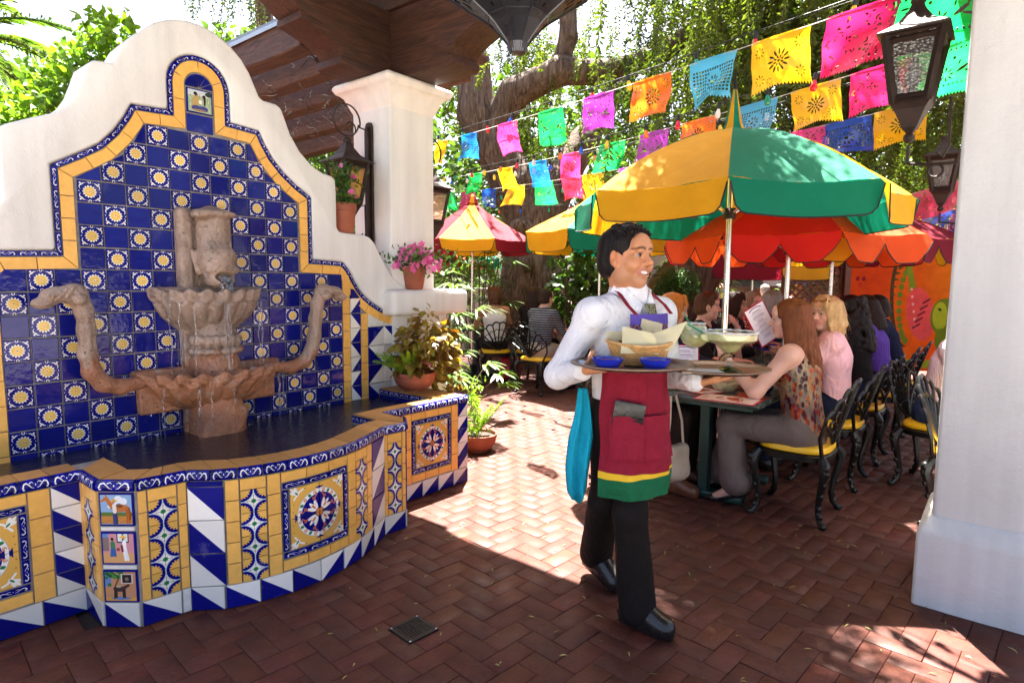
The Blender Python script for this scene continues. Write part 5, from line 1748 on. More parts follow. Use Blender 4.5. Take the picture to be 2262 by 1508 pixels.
def flowers(root, C, size, mat, name='flower', up=.6):
 n = len(C)
 Cs, Ds, Ns = [], [], []
 nr = rdir(n, up); nr[:, 1] -= .5; nr /= np.linalg.norm(nr, axis=1, keepdims=True)
 for i in range(n):
  nn = nr[i]; a = np.cross(nn, [.3, .2, .9]); a /= np.linalg.norm(a); b = np.cross(nn, a)
  for q in range(5):
   an = 2 * PI * q / 5 + i
   Cs.append(C[i]); Ds.append(a * math.cos(an) + b * math.sin(an) + nn * .18); Ns.append(nn)
 rn = np.repeat(RNG.uniform(0, 1, n), 5)
 return leaves(name, np.array(Cs), np.array(Ds), np.array(Ns), size, size * .95, mat, root, .1, rn)
# pot with pink impatiens on the ledge
r = thing('flower_pot', 'terracotta pot of bright pink flowers standing on the white ledge by the column', 'flower pot', WP(2.27, .02, 1.386), YAW)
pot(r, .105, .072, .185, .03)
n = 420; C = RNG.normal(size=(n, 3)) * np.array([.135, .10, .05]) + np.array([0, -.02, .235])
leaves('foliage', C, rdir(n, .4), rdir(n, 1), RNG.uniform(.03, .055, n), RNG.uniform(.018, .028, n), L_IMP, r)
n = 130; a = RNG.uniform(0, 2 * PI, n); q = np.sqrt(RNG.uniform(0, 1, n))
C = np.stack([q * np.cos(a) * .235, q * np.sin(a) * .17 - .03, .335 - .17 * q ** 2 + RNG.normal(0, .018, n)], 1)
flowers(r, C, .031, L_PINK)
# tall pot on the step of the fountain wall
r = thing('flower_pot', 'tall terracotta pot with a leafy plant and few pink blooms on the fountain wall step', 'flower pot', WP(1.685, -.095, 1.798), YAW)
pot(r, .098, .078, .215, .055)
n = 420; hh = RNG.uniform(0, 1, n)
C = np.stack([RNG.normal(0, .065, n) + .0, RNG.normal(0, .06, n), .20 + .30 * hh], 1)
leaves('foliage', C, rdir(n, .2), rdir(n, 1), RNG.uniform(.03, .05, n), RNG.uniform(.014, .024, n), L_IMP, r)
m = MB()
for q in range(14):
 a = RNG.uniform(0, 6.28); m.tube([(0, 0, .19), (.03 * math.cos(a), .03 * math.sin(a), .32), (.08 * math.cos(a), .08 * math.sin(a), .50)], .003, 4)
m.build('stem', L_IMP, r)
flowers(r, np.array([(-.05, -.06, .47), (.03, -.09, .40), (.01, -.09, .30), (.06, -.07, .27)]), .026, L_PINK)
# bowl of coleus and fern on the fountain wing
r = thing('planter_bowl', 'shallow terracotta bowl with maroon and lime coleus leaves on the fountain ledge', 'planter', WP(2.02, .30, .637), YAW, None, 1.12)
pot(r, .145, .07, .125, .03, bowl=True)
n = 520
a = RNG.uniform(0, 2 * PI, n); q = RNG.uniform(0, 1, n) ** .6
C = np.stack([.08 + q * np.cos(a) * .23, -.02 + q * np.sin(a) * .17, .12 + RNG.uniform(0, 1, n) * (.48 - .24 * q)], 1)
D = np.stack([np.cos(a) * .9, np.sin(a) * .9 - .2, RNG.normal(-.35, .35, n)], 1)
leaves('coleus_foliage', C, D, rdir(n, 1.4), RNG.uniform(.05, .085, n), RNG.uniform(.035, .058, n), L_COLEUS, r, .3)
n = 70; C = np.stack([RNG.uniform(.10, .32, n), RNG.uniform(-.16, .05, n), RNG.uniform(-.10, .10, n)], 1)
leaves('coleus_foliage', C, np.stack([RNG.normal(.2, .4, n), RNG.normal(-.3, .3, n), RNG.normal(-.8, .3, n)], 1), rdir(n, .6), RNG.uniform(.05, .08, n), RNG.uniform(.035, .05, n), L_COLEUS, r, .3)
def fern(root, base, nf, L, droop, mat=L_FERN, az=(0, 6.28), el=(.5, 1.2), fat=.03):
 Cs, Ds, Ns = [], [], []
 for k in range(nf):
  a = RNG.uniform(*az); e = RNG.uniform(*el); l = L * RNG.uniform(.7, 1.15)
  p = np.array(base, float); d = np.array([math.cos(a) * math.cos(e), math.sin(a) * math.cos(e), math.sin(e)])
  for j in range(46):
   p = p + d * l / 46; d[2] -= droop / 46; d /= np.linalg.norm(d)
   for q in range(5):
    o = RNG.normal(size=3); o -= d * (o @ d); o /= np.linalg.norm(o)
    Cs.append(p); Ds.append(o + d * .6); Ns.append(np.cross(o, d))
 n = len(Cs); tl = np.tile(np.repeat(np.sin(np.linspace(.35, 3.0, 46)), 5), nf)
 return leaves('fern_frond', np.array(Cs), np.array(Ds), np.array(Ns), fat * (.25 + .75 * tl), .005, mat, root, .1, shape=4)
fern(r, (-.08, -.03, .11), 9, .30, .7, az=(2.2, 5.2), el=(.55, 1.3), fat=.024)
flowers(r, np.array([(-.05, -.14, .20), (-.02, -.15, .19)]), .03, L_PINK)
# pot on the floor behind the wing
r = thing('planter_bowl', 'round terracotta bowl with foxtail fern standing on the bricks beyond the fountain', 'planter', WP(2.78, .26, 0), YAW)
pot(r, .165, .09, .15, .03, bowl=True)
fern(r, (-.03, 0, .13), 12, .42, .25, el=(.8, 1.5), fat=.03)
n = 160; C = np.stack([RNG.normal(-.05, .05, n), RNG.normal(0, .05, n), RNG.uniform(.13, .60, n)], 1)
leaves('foliage', C, rdir(n, .3), rdir(n, 1), RNG.uniform(.04, .08, n), .016, L_FERN, r)
# ---------------------------------------------------------------- market umbrellas
def fabric(name, col, tr=.34):
 t = NT(name)
 p = t.obj()
 n = t.noise(p, 3.0, 4.0)
 c = t.mix(1.0, col, t.ramp(n, [(.3, .9), (.7, 1.06)]), 'MULTIPLY')
 wv = t.noise(t.mapv(p, (1, 1, 1)), 5.0, 3.0, .5, .8)
 b = t.bump(t.math('ADD', wv, t.math('MULTIPLY', t.noise(p, 420.0, 1.0), .12)), .5, .02)
 d = t.n('ShaderNodeBsdfPrincipled'); t.set(d.inputs['Base Color'], c); d.inputs['Roughness'].default_value = .75
 d.inputs['Specular IOR Level'].default_value = .25; t.set(d.inputs['Normal'], b)
 x = t.n('ShaderNodeBsdfTranslucent'); t.set(x.inputs[0], c); t.set(x.inputs['Normal'], b)
 m = t.n('ShaderNodeMixShader', i_Fac=tr); t.t.links.new(d.outputs[0], m.inputs[1]); t.t.links.new(x.outputs[0], m.inputs[2])
 t.t.links.new(m.outputs[0], t.out.inputs[0])
 return t.m
FB = {'yellow': fabric('yellow_canvas', (.80, .40, .012)), 'green': fabric('green_canvas', (.003, .205, .115)),
  'red': fabric('red_canvas', (.62, .014, .012)), 'maroon': fabric('maroon_canvas', (.27, .012, .03)), 'orange': fabric('orange_canvas', (.72, .085, .012))}
M_HEM = sm('dark_hem', (.012, .012, .012), .8)
def umbrella(label, x, y, R, zr, za, cols, rot, drop=.18, style='slit', p=1.5, spire=.27, base_z=.76, group='patio umbrellas', pole='steel', zb=0.0):
 r = thing('patio_umbrella', label, 'umbrella', (x, y, 0), 0, group)
 rg = random.Random(int(x * 100 + y * 10))
 n = 8
 m = MB(); m.tube([(0, 0, zb + .03), (0, 0, za)], .021, 12); m.build('pole', M_STEEL if pole == 'steel' else M_IRON, r, smooth=True)
 m = MB(); m.tube([(0, 0, .80), (0, 0, .92)], .028, 12); m.build('pole_sleeve', M_IRON, r, smooth=True)
 m = MB(); m.lathe([(.0001, zb), (.22, zb), (.22, zb + .04), (.06, zb + .07), (.03, zb + .18), (.022, zb + .18)], 20); m.build('base', M_IRON, r, smooth=True)
 m = MB(); m.lathe([(.022, zr - .12), (.04, zr - .12), (.04, zr - .05), (.022, zr - .05)], 12); m.build('runner_hub', M_IRON, r, smooth=True)
 def prof(v): return zr + (za - zr) * (1 - v ** p)
 ra = [rot + 2 * PI * k / n for k in range(n + 1)]
 for k in range(n):
  a, b = ra[k], ra[k + 1]
  A = np.array([math.cos(a), math.sin(a)]); B = np.array([math.cos(b), math.sin(b)])
  nu, nv = 10, 10
  vs, fs = [], []
  for j in range(nv + 1):
   v = .035 + (1 - .035) * j / nv
   for i in range(nu + 1):
    u = i / nu
    q = (A * (1 - u) + B * u) * R * v
    q = q * (1 - .035 * v * 4 * u * (1 - u))
    vs.append((q[0], q[1], prof(v) - .022 * v * 4 * u * (1 - u) * math.sin(v * PI * .5) + .0045 * v ** 3 * math.sin(u * 17 + k * 2) + .003 * math.sin(v * 9 + u * 5 + k)))
  for j in range(nv):
   for i in range(nu):
    c = j * (nu + 1) + i; fs.append((c, c + nu + 1, c + nu + 2, c + 1))
  m = MB(); m.add(vs, fs); m.build('canopy_panel', FB[cols[k % len(cols)]], r, smooth=True)
  # valance
  vs, fs, ed = [], [], []
  nu = 28; nv = 6
  sw = rg.uniform(-.02, .05)
  for i in range(nu + 1):
   u = i / nu
   q = (A * (1 - u) + B * u) * R; q = q * (1 - .035 * 4 * u * (1 - u))
   zt = prof(1) - .022 * 4 * u * (1 - u)
   if style == 'slit':
    e = min(u, 1 - u); d = drop * (1 if e > .10 else (.16 + .84 * (1 - (1 - e / .10) ** 2) ** .5))
   else:
    uu = (u * 2) % 1.0; e = min(uu, 1 - uu)
    d = drop * (.30 + .70 * min(1, (e / .30)) ** .75)
   out = np.array([(A + B)[0], (A + B)[1]]); out = out / np.linalg.norm(out)
   for j in range(nv + 1):
    t_ = j / nv
    off = (sw + .012 * math.sin(u * 9 + k)) * t_
    vs.append((q[0] + out[0] * off, q[1] + out[1] * off, zt - d * t_))
   ed.append(vs[-1])
  for i in range(nu):
   for j in range(nv):
    c = i * (nv + 1) + j; fs.append((c, c + 1, c + nv + 2, c + nv + 1))
  m = MB(); m.add(vs, fs); o = m.build('valance', FB[cols[k % len(cols)]], r, smooth=True)
  m = MB(); m.tube(ed, .0045, 4); m.build('hem', M_HEM, o)
  # rib under the seam and strut
  pts = [(A[0] * R * v, A[1] * R * v, prof(v) - .014) for v in np.linspace(.05, .99, 8)]
  m = MB(); m.tube(pts, .007, 5); m.build('rib', M_STEEL, r)
  v = .55; m = MB(); m.tube([(A[0] * .035, A[1] * .035, zr - .08), (A[0] * R * v, A[1] * R * v, prof(v) - .02)], .006, 5); m.build('strut', M_STEEL, r)
 if spire:
  for k in range(n):
   a, b = ra[k], ra[k + 1]
   r0, r1 = .10, .012
   z0, z1 = za - .06, za + spire * .72
   m = MB(); m.add([(r0 * math.cos(a), r0 * math.sin(a), z0), (r0 * math.cos(b), r0 * math.sin(b), z0), (.055 * math.cos(b), .055 * math.sin(b), z0 + .10), (.055 * math.cos(a), .055 * math.sin(a), z0 + .10),
        (r1 * math.cos(b), r1 * math.sin(b), z1), (r1 * math.cos(a), r1 * math.sin(a), z1)], [(0, 1, 2, 3), (3, 2, 4, 5)])
   m.build('vent_cone_panel', FB[cols[k % len(cols)]], r)
  m = MB(); m.lathe([(.0001, za + spire * .68), (.014, za + spire * .7), (.010, za + spire * .85), (.0001, za + spire * 1.12)], 10); m.build('finial', M_IRON, r, smooth=True)
 return r
umbrella('yellow and green umbrella over the nearest table, largest of all the umbrellas', 1.485, 4.26, 1.07, 2.02, 2.49, ['green', 'yellow'], math.radians(-110), .185, 'slit', 1.7, .38)
umbrella('red and orange umbrella with scalloped edge directly behind the yellow and green one', 2.36, 5.28, 1.02, 1.83, 2.32, ['orange', 'red'], math.radians(-140.5 + 45), .20, 'scallop', 1.2, .25)
umbrella('yellow and maroon umbrella at the right in front of the orange mural', 3.42, 6.60, 1.16, 1.90, 2.40, ['yellow', 'maroon'], math.radians(-128), .22, 'scallop', 1.2, .25)
umbrella('maroon and yellow umbrella far behind the red and orange one', 3.55, 9.1, 1.12, 1.82, 2.35, ['yellow', 'maroon'], math.radians(-95), .30, 'slit', 1.2, .2)
umbrella('yellow and green umbrella behind the waiter, beside the big tree trunk', 1.21, 8.55, 1.08, 2.11, 2.62, ['yellow', 'green'], math.radians(-165), .25, 'slit', 1.15, .2, pole='steel')
umbrella('maroon and yellow umbrella with peaked top right of the white column', -.61, 9.3, .98, 2.03, 2.66, ['maroon', 'yellow'], math.radians(-158.5), .16, 'slit', .85, .12)
umbrella('small far green and orange umbrella glimpsed under the peaked maroon one', -1.15, 14.5, 1.0, 1.95, 2.4, ['green', 'orange'], .3, .2, 'slit', 1.2, .12)
umbrella('small far yellow umbrella deep behind the lattice screen', 6.6, 12.8, 1.1, 1.95, 2.4, ['yellow', 'maroon'], .1, .25, 'slit', 1.2, .12)
# ---------------------------------------------------------------- cut-paper garlands and light strings
CUTS = [paint_cutout(k) for k in range(4)]
def paper_mat(cname, kind):
 nm = 'cut_paper_%s_%d' % (cname.replace(' ', '_'), kind)
 if nm in bpy.data.materials: return bpy.data.materials[nm]
 t = NT(nm)
 tx = t.n('ShaderNodeTexImage', image=CUTS[kind], extension='EXTEND'); t.set(tx.inputs[0], t.uv())
 c = srgb(PAPER[cname]) ** 2.2
 d = t.n('ShaderNodeBsdfDiffuse'); d.inputs[0].default_value = (*c, 1)
 x = t.n('ShaderNodeBsdfTranslucent'); x.inputs[0].default_value = (*np.minimum(1, c * 1.15), 1)
 g = t.n('ShaderNodeBsdfGlossy', i_Roughness=.35)
 m = t.n('ShaderNodeMixShader', i_Fac=.62); t.t.links.new(d.outputs[0], m.inputs[1]); t.t.links.new(x.outputs[0], m.inputs[2])
 m2 = t.n('ShaderNodeMixShader', i_Fac=.06); t.t.links.new(m.outputs[0], m2.inputs[1]); t.t.links.new(g.outputs[0], m2.inputs[2])
 tr = t.n('ShaderNodeBsdfTransparent')
 m3 = t.n('ShaderNodeMixShader'); t.t.links.new(tx.outputs['Alpha'], m3.inputs[0]); t.t.links.new(tr.outputs[0], m3.inputs[1]); t.t.links.new(m2.outputs[0], m3.inputs[2])
 t.t.links.new(m3.outputs[0], t.out.inputs[0])
 return t.m
M_CORD = sm('white_cord', (.55, .54, .50), .8)
M_WIRE = sm('black_wire', (.012, .013, .012), .6)
BULB = {c: sm('bulb_' + c, col, .15, spec=.6, var=.02) for c, col in (('red', (.72, .015, .03)), ('blue', (.02, .10, .60)), ('yellow', (.85, .60, .04)), ('white', (.80, .76, .70)), ('green', (.01, .26, .12)), ('orange', (.85, .22, .02)))}
def sagline(P0, P1, sag, t):
 p = Vector(P0).lerp(Vector(P1), t); p.z -= sag * 4 * t * (1 - t); return p
CK = {'blue': 0, 'deep blue': 0, 'light blue': 0, 'pink': 2, 'red': 2, 'crimson': 2, 'green': 3, 'yellow': 1, 'magenta': 3, 'orange': 1}
def garland(label, P0, P1, sag, flags, wid=.395, hgt=.305, grp='cut-paper garlands over the patio'):
 c0 = sagline(P0, P1, sag, .5)
 r = thing('paper_garland', label, 'garland', c0, 0, grp)
 m = MB(); m.tube([sagline(P0, P1, sag, i / 40) - c0 for i in range(41)], .0028, 4); m.build('cord', M_CORD, r)
 L = (Vector(P1) - Vector(P0)).length
 rg = random.Random(len(label))
 for (t, cn, *rest) in flags:
  kind = CK[cn]
  w_ = (rest[0] if rest else 1) * wid
  a, b = sagline(P0, P1, sag, t - w_ / L / 2) - c0, sagline(P0, P1, sag, t + w_ / L / 2) - c0
  d = (b - a); side = Vector((-d.y, d.x, 0)).normalized()
  swing, curl, skew = rg.uniform(-.25, .3), rg.uniform(-.05, .09), rg.uniform(-.06, .06)
  nu, nv = 9, 7
  vs, fs, uv = [], [], []
  for j in range(nv + 1):
   v = j / nv
   for i in range(nu + 1):
    u = i / nu
    q = a.lerp(b, u) + Vector((0, 0, -hgt * (v if v > 0 else -.02)))
    q += side * (swing * hgt * v * v + curl * math.sin(u * 4.2 + v * 2 + t * 30) * v) + d.normalized() * (skew * v)
    q += side * (.009 * math.sin(u * 13 + v * 5 + t * 50) * v + .006 * math.sin(v * 11 - u * 4)); q.z += .035 * v * v * math.sin(u * PI) * (1 if curl > 0 else -.4)
    vs.append(q)
  for j in range(nv):
   for i in range(nu):
    k = j * (nu + 1) + i
    fs.append((k, k + nu + 1, k + nu + 2, k + 1))
    U = lambda ii, jj: (ii / nu, 1 - jj / nv)
    uv.append((U(i, j), U(i, j + 1), U(i + 1, j + 1), U(i + 1, j)))
  m = MB(); m.add(vs, fs, 0, uv)
  o = m.build('paper_flag', paper_mat(cn, kind), r, smooth=True); o['label'] = cn + ' cut-paper flag'
 return r
_bm = {}
def bulbs(label, P0, P1, sag, n, seed, t0=.03, t1=.97):
 c0 = sagline(P0, P1, sag, .5)
 r = thing('string_light', label, 'string light', c0, 0, 'light strings over the patio')
 m = MB()
 m.tube([sagline(P0, P1, sag, i / 40) - c0 for i in range(41)], .0030, 4)
 m.tube([sagline(P0, P1, sag, i / 40) - c0 + Vector((0, 0, -.012 * math.sin(i * .9) - .006)) for i in range(41)], .0022, 4)
 o = m.build('wire', M_WIRE, r); o['kind'] = 'stuff'
 rg = random.Random(seed)
 cs = list(BULB)
 if not _bm:
  m = MB(); m.lathe([(.0001, .0), (.013, 0), (.0155, -.012), (.0155, -.045), (.012, -.048)], 10); _bm['s'] = m.mesh('socket', M_WIRE, smooth=True)
  for c in cs:
   m = MB(); m.lathe([(.010, -.045), (.0135, -.058), (.022, -.085), (.0235, -.10), (.018, -.118), (.0001, -.128)], 12); _bm[c] = m.mesh('bulb', BULB[c], smooth=True)
 for i in range(n):
  t = t0 + (t1 - t0) * (i + rg.uniform(-.15, .15)) / max(1, n - 1)
  c = cs[(i * 2 + seed + rg.randrange(2)) % len(cs)]
  p = sagline(P0, P1, sag, t) - c0
  rot = (rg.gauss(0, .12), rg.gauss(0, .12), 0)
  s = inst('socket', _bm['s'], r, p, rot); b = inst('bulb', _bm[c], r, p, rot); b['label'] = c + ' bulb'
A0, A1 = (-2.984, 11.23, 3.528), (2.2, 2.72, 2.88)
garland('uppermost garland of cut-paper flags, its flags growing largest toward the hanging lantern at right', A0, A1, .10,
  [(-.018, 'light blue', .9), (.402, 'yellow'), (.476, 'blue'), (.562, 'pink'), (.639, 'green'), (.708, 'magenta'), (.770, 'orange'), (.827, 'light blue'), (.877, 'yellow'), (.926, 'crimson'), (.962, 'green')])
B0, B1 = (-1.1, 10.0, 3.07), (2.85, 3.75, 2.96)
garland('middle garland of cut-paper flags running from the tree trunk to the rusty lantern', B0, B1, .10,
  [(.137, 'green'), (.248, 'yellow'), (.353, 'blue'), (.446, 'pink'), (.541, 'green'), (.623, 'magenta'), (.698, 'orange'), (.777, 'light blue'), (.845, 'yellow'), (.907, 'crimson'), (.965, 'green')])
C0, C1 = (-1.4, 11.0, 2.96), (3.3, 5.2, 2.94)
garland('lowest long garland of cut-paper flags, half hidden by the near umbrella top', C0, C1, .12,
  [(.066, 'green'), (.142, 'pink'), (.217, 'deep blue'), (.306, 'yellow'), (.387, 'green'), (.462, 'red'), (.515, 'yellow'), (.60, 'magenta'), (.68, 'orange'), (.765, 'green'), (.82, 'yellow'), (.877, 'pink'), (.929, 'deep blue'), (.985, 'yellow')])
garland('short garland of red and yellow flags beside the right pillar', (3.9, 6.9, 2.36), (5.0, 6.6, 2.66), .04,
  [(.20, 'yellow', .9), (.56, 'red', .95), (.84, 'red', .95)])
garland('small low garland of pink and blue flags at the edge of the right pillar', (4.3, 7.7, 2.30), (5.7, 7.3, 2.42), .03,
  [(.12, 'pink', .9), (.34, 'yellow', .9), (.58, 'deep blue', .9), (.80, 'red', .9)])
garland('far garland of yellow and pink flags deep behind the umbrellas', (3.6, 9.4, 2.26), (6.6, 8.8, 2.34), .05,
  [(.10, 'green', .9), (.24, 'yellow', .9), (.40, 'pink', .9), (.56, 'yellow', .9), (.72, 'crimson', .9), (.88, 'yellow', .9)])
bulbs('light string just above the uppermost paper garland', (-2.984, 11.23, 3.62), (2.35, 2.8, 3.02), .10, 17, 1)
bulbs('light string with colored bulbs just below the uppermost paper garland', (-1.7, 10.9, 3.22), (2.7, 3.3, 2.92), .12, 19, 4)
bulbs('light string with colored bulbs along the middle paper garland', (-1.1, 10.2, 3.12), (3.0, 4.3, 3.04), .12, 17, 7)
bulbs('light string with colored bulbs along the lowest paper garland', (-1.5, 11.2, 2.93), (3.5, 5.6, 2.98), .14, 17, 2)
bulbs('light string sagging lowest of all over the back tables', (-1.6, 12.0, 2.86), (4.3, 6.9, 2.80), .16, 15, 5)
# ---------------------------------------------------------------- cast iron chairs with yellow cushions
M_CAST = sm('black_cast_iron', (.010, .011, .010), .34, .3, var=.3, vs=14, bs=.2, bscale=120)
M_CUSH = sm('yellow_vinyl', (.80, .46, .012), .34, var=.06, vs=4, bs=.15, bscale=30, bd=.01)
M_STONE_T = sm('green_stone_top', (.035, .055, .047), .22, var=.45, vs=14)
M_GREENM = sm('dark_green_metal', (.018, .055, .045), .4, .3)
def chair_proto():
 r = thing('iron_chair', 'x', 'chair')
 m = MB()
 sq = lambda a, b, z: [(a * math.copysign(abs(math.cos(t)) ** .6, math.cos(t)), b * math.copysign(abs(math.sin(t)) ** .6, math.sin(t)), z) for t in np.linspace(0, 2 * PI, 29)[:-1]]
 vs = []
 for (k, z) in ((.90, .432), (1.0, .440), (1.01, .456), (.96, .474), (.80, .484), (.40, .488)): vs += sq(.215 * k, .205 * k, z)
 fs = [(i * 28 + j, i * 28 + (j + 1) % 28, i * 28 + 28 + (j + 1) % 28, i * 28 + 28 + j) for i in range(5) for j in range(28)] + [tuple(range(140, 168)), tuple(range(27, -1, -1))]
 m.add(vs, fs); m.build('seat_cushion', M_CUSH, r, smooth=True)
 m = MB()
 vs = []
 for (k, z) in ((.98, .385), (1.04, .392), (1.05, .425), (1.0, .434)): vs += sq(.215 * k, .205 * k, z)
 fs = [(i * 28 + j, i * 28 + (j + 1) % 28, i * 28 + 28 + (j + 1) % 28, i * 28 + 28 + j) for i in range(3) for j in range(28)] + [tuple(range(84, 112)), tuple(range(27, -1, -1))]
 m.add(vs, fs); m.build('seat_frame', M_CAST, r, smooth=True)
 for sx in (-1, 1):
  for sy in (1, -1):
   m = MB()
   x, y = sx * .19, sy * .18
   P = [(0, 0, .42), (.022, .022, .385), (.030, .030, .34), (.018, .018, .27), (.002, .002, .19), (-.008, -.008, .11), (.000, .000, .06), (.022, .022, .022), (.036, .036, .006)]
   R = [.026, .033, .032, .024, .019, .017, .0165, .019, .021]
   m.tube([(x + sx * a, y + sy * b, c) for a, b, c in P], R, 8)
   for q, (a, b, c) in enumerate(P[1:7]):     # acanthus beads down the leg
    m.sphere((x + sx * (a + .012), y + sy * (b + .012), c), (.017, .017, .022), 6, 5)
   m.sphere((x + sx * .034, y + sy * .034, .375), (.028, .028, .030), 8, 6)
   m.sphere((x + sx * .036, y + sy * .036, .018), (.022, .022, .018), 8, 5)
   m.build('leg', M_CAST, r, smooth=True)
 # fan back: hub at the seat, ribs to a scalloped rim, slightly raked
 def bp(a, q):
  "angle from vertical, distance"
  x = q * math.sin(a); z = .47 + q * math.cos(a) * 1.0
  return (x, -.195 - (z - .47) * .30 - .03 * (1 - (x / .25) ** 2) + .03, z)
 nr = 9
 m = MB()
 for i in range(nr):
  a = -1.02 + 2.04 * i / (nr - 1); L = .40 * (1 - .14 * abs(a))
  m.tube([bp(a * .85, .02), bp(a * .95, L * .5), bp(a, L)], [.010, .012, .010], 5)
  if i < nr - 1:
   b = a + 2.04 / (nr - 1); L2 = .40 * (1 - .14 * abs(b)); c = (a + b) / 2; Lm = .40 * (1 - .14 * abs(c))
   m.tube([bp(a, L), bp(a * .75 + b * .25, Lm * 1.05), bp(c, Lm * 1.075), bp(a * .25 + b * .75, Lm * 1.05), bp(b, L2)], .012, 5)
   m.tube([bp(a, L * .74), bp(c, Lm * .82), bp(b, L2 * .74)], .007, 4)
   m.tube([bp(a, L * .46), bp(c, Lm * .53), bp(b, L2 * .46)], .007, 4)
 m.tube([bp(-1.02, .40 * .86), bp(-1.25, .30), (-.215, -.185, .44)], .012, 5); m.tube([bp(1.02, .40 * .86), bp(1.25, .30), (.215, -.185, .44)], .012, 5)
 m.tube([bp(-1.0, .18), bp(-.5, .14), bp(0, .125), bp(.5, .14), bp(1.0, .18)], .009, 5)
 o = m.build('fan_back', M_CAST, r, smooth=True)
 return r
CH0 = chair_proto()
_chairs = []
def chair(label, x, y, rz, group='black iron chairs with yellow cushions'):
 c = CH0 if not _chairs else copy_tree(CH0)
 _chairs.append(c)
 c.location = (x, y, 0); c.rotation_euler = (0, 0, rz); c['label'] = label; c['group'] = group
 return c
FN = YAW                     # facing -n
FP = YAW + PI                # facing +n
SEATS_R = [(3.06, 2.76), (3.93, 2.78), (4.75, 2.80), (5.55, 2.84), (6.35, 2.86)]
LBR = ['front iron chair carrying the woman in grey trousers', 'iron chair under the blonde woman in the pink shirt', 'iron chair under the woman with dark curly hair', 'iron chair under the person in the purple top', 'farthest iron chair in the row along the right side of the tables']
for (s_, o_), lb in zip(SEATS_R, LBR):
 p = WP(s_, o_); chair(lb, p.x, p.y, FN)
SEATS_L = [(3.25, 1.52), (3.72, 1.56), (4.40, 1.56), (5.15, 1.52), (5.62, 1.56), (6.36, 1.56)]
for (s_, o_), lb in zip(SEATS_L[1:], ['iron chair under the red-haired woman behind the waiter', 'iron chair under the man with sunglasses on his head', 'iron chair under the dark-haired woman behind the steel pole', 'iron chair under the woman in the floral dress', 'iron chair under the grey-haired person behind the steel pole']):
 p = WP(s_, o_); chair(lb, p.x, p.y, FP)
p = WP(4.25, 3.42); chair('iron chair under the man in the striped pink shirt at the right edge', p.x, p.y, FP - .2)
p = WP(3.50, 3.66); chair('empty iron chair partly hidden by the right white pillar', p.x, p.y, FP - .1)
chair('iron chair carrying the woman in the white camisole, its fan back toward the camera', -.25, 8.75, .25)
chair('iron chair carrying the man in the dark striped polo shirt', .36, 7.95, -.75)
chair('iron chair under the dark-haired woman beside the striped polo man', .30, 8.75, -.6)
def table(label, s_, o_, ls, wd):
 p = WP(s_, o_); r = thing('patio_table', label, 'table', p, YAW, 'green stone patio tables')
 m = MB(); m.box((0, 0, .732), (ls, wd, .036)); m.build('table_top', M_STONE_T, r, bevel=.008, seg=2)
 m = MB(); m.box((0, 0, .700), (ls - .10, wd - .10, .028)); m.build('apron_frame', M_GREENM, r, bevel=.003, seg=1)
 for sx in (-1, 1):
  m = MB(); m.box((sx * (ls / 2 - .34), 0, .37), (.07, .07, .64)); m.build('post', M_GREENM, r, bevel=.006, seg=1)
  m = MB(); m.box((sx * (ls / 2 - .34), 0, .03), (.09, wd - .34, .05)); m.build('foot', M_GREENM, r, bevel=.012, seg=2)
 return r
table('nearest green stone table beside the woman in the leaf print top', 3.22, 2.20, 1.22, .88)
table('green stone table in front of the woman with dark curly hair', 4.54, 2.20, 1.22, .88)
table('far green stone table under the yellow and maroon umbrella', 5.95, 2.20, 1.30, .88)
r = thing('patio_table', 'small round table between the woman in white and the tree trunk', 'table', (-.55, 9.35, 0), 0, 'green stone patio tables')
m = MB(); m.lathe([(.0001, .72), (.46, .72), (.47, .735), (.46, .75), (.0001, .75)], 28); m.build('table_top', M_STONE_T, r, smooth=True)
m = MB(); m.tube([(0, 0, .72), (0, 0, .05)], .035, 10); m.build('post', M_GREENM, r, smooth=True)
m = MB(); m.lathe([(.26, 0), (.24, .03), (.04, .06)], 20); m.build('base', M_GREENM, r, smooth=True)
r = thing('patio_table', 'round red-topped table in front of the man in the striped polo', 'table', (1.02, 8.75, 0), 0, 'green stone patio tables')
m = MB(); m.lathe([(.0001, .72), (.46, .72), (.47, .735), (.46, .75), (.0001, .75)], 28); m.build('table_top', sm('red_table_top', (.35, .03, .03), .3), r, smooth=True)
m = MB(); m.tube([(0, 0, .72), (0, 0, .05)], .035, 10); m.build('post', M_GREENM, r, smooth=True)
m = MB(); m.lathe([(.26, 0), (.24, .03), (.04, .06)], 20); m.build('base', M_GREENM, r, smooth=True)
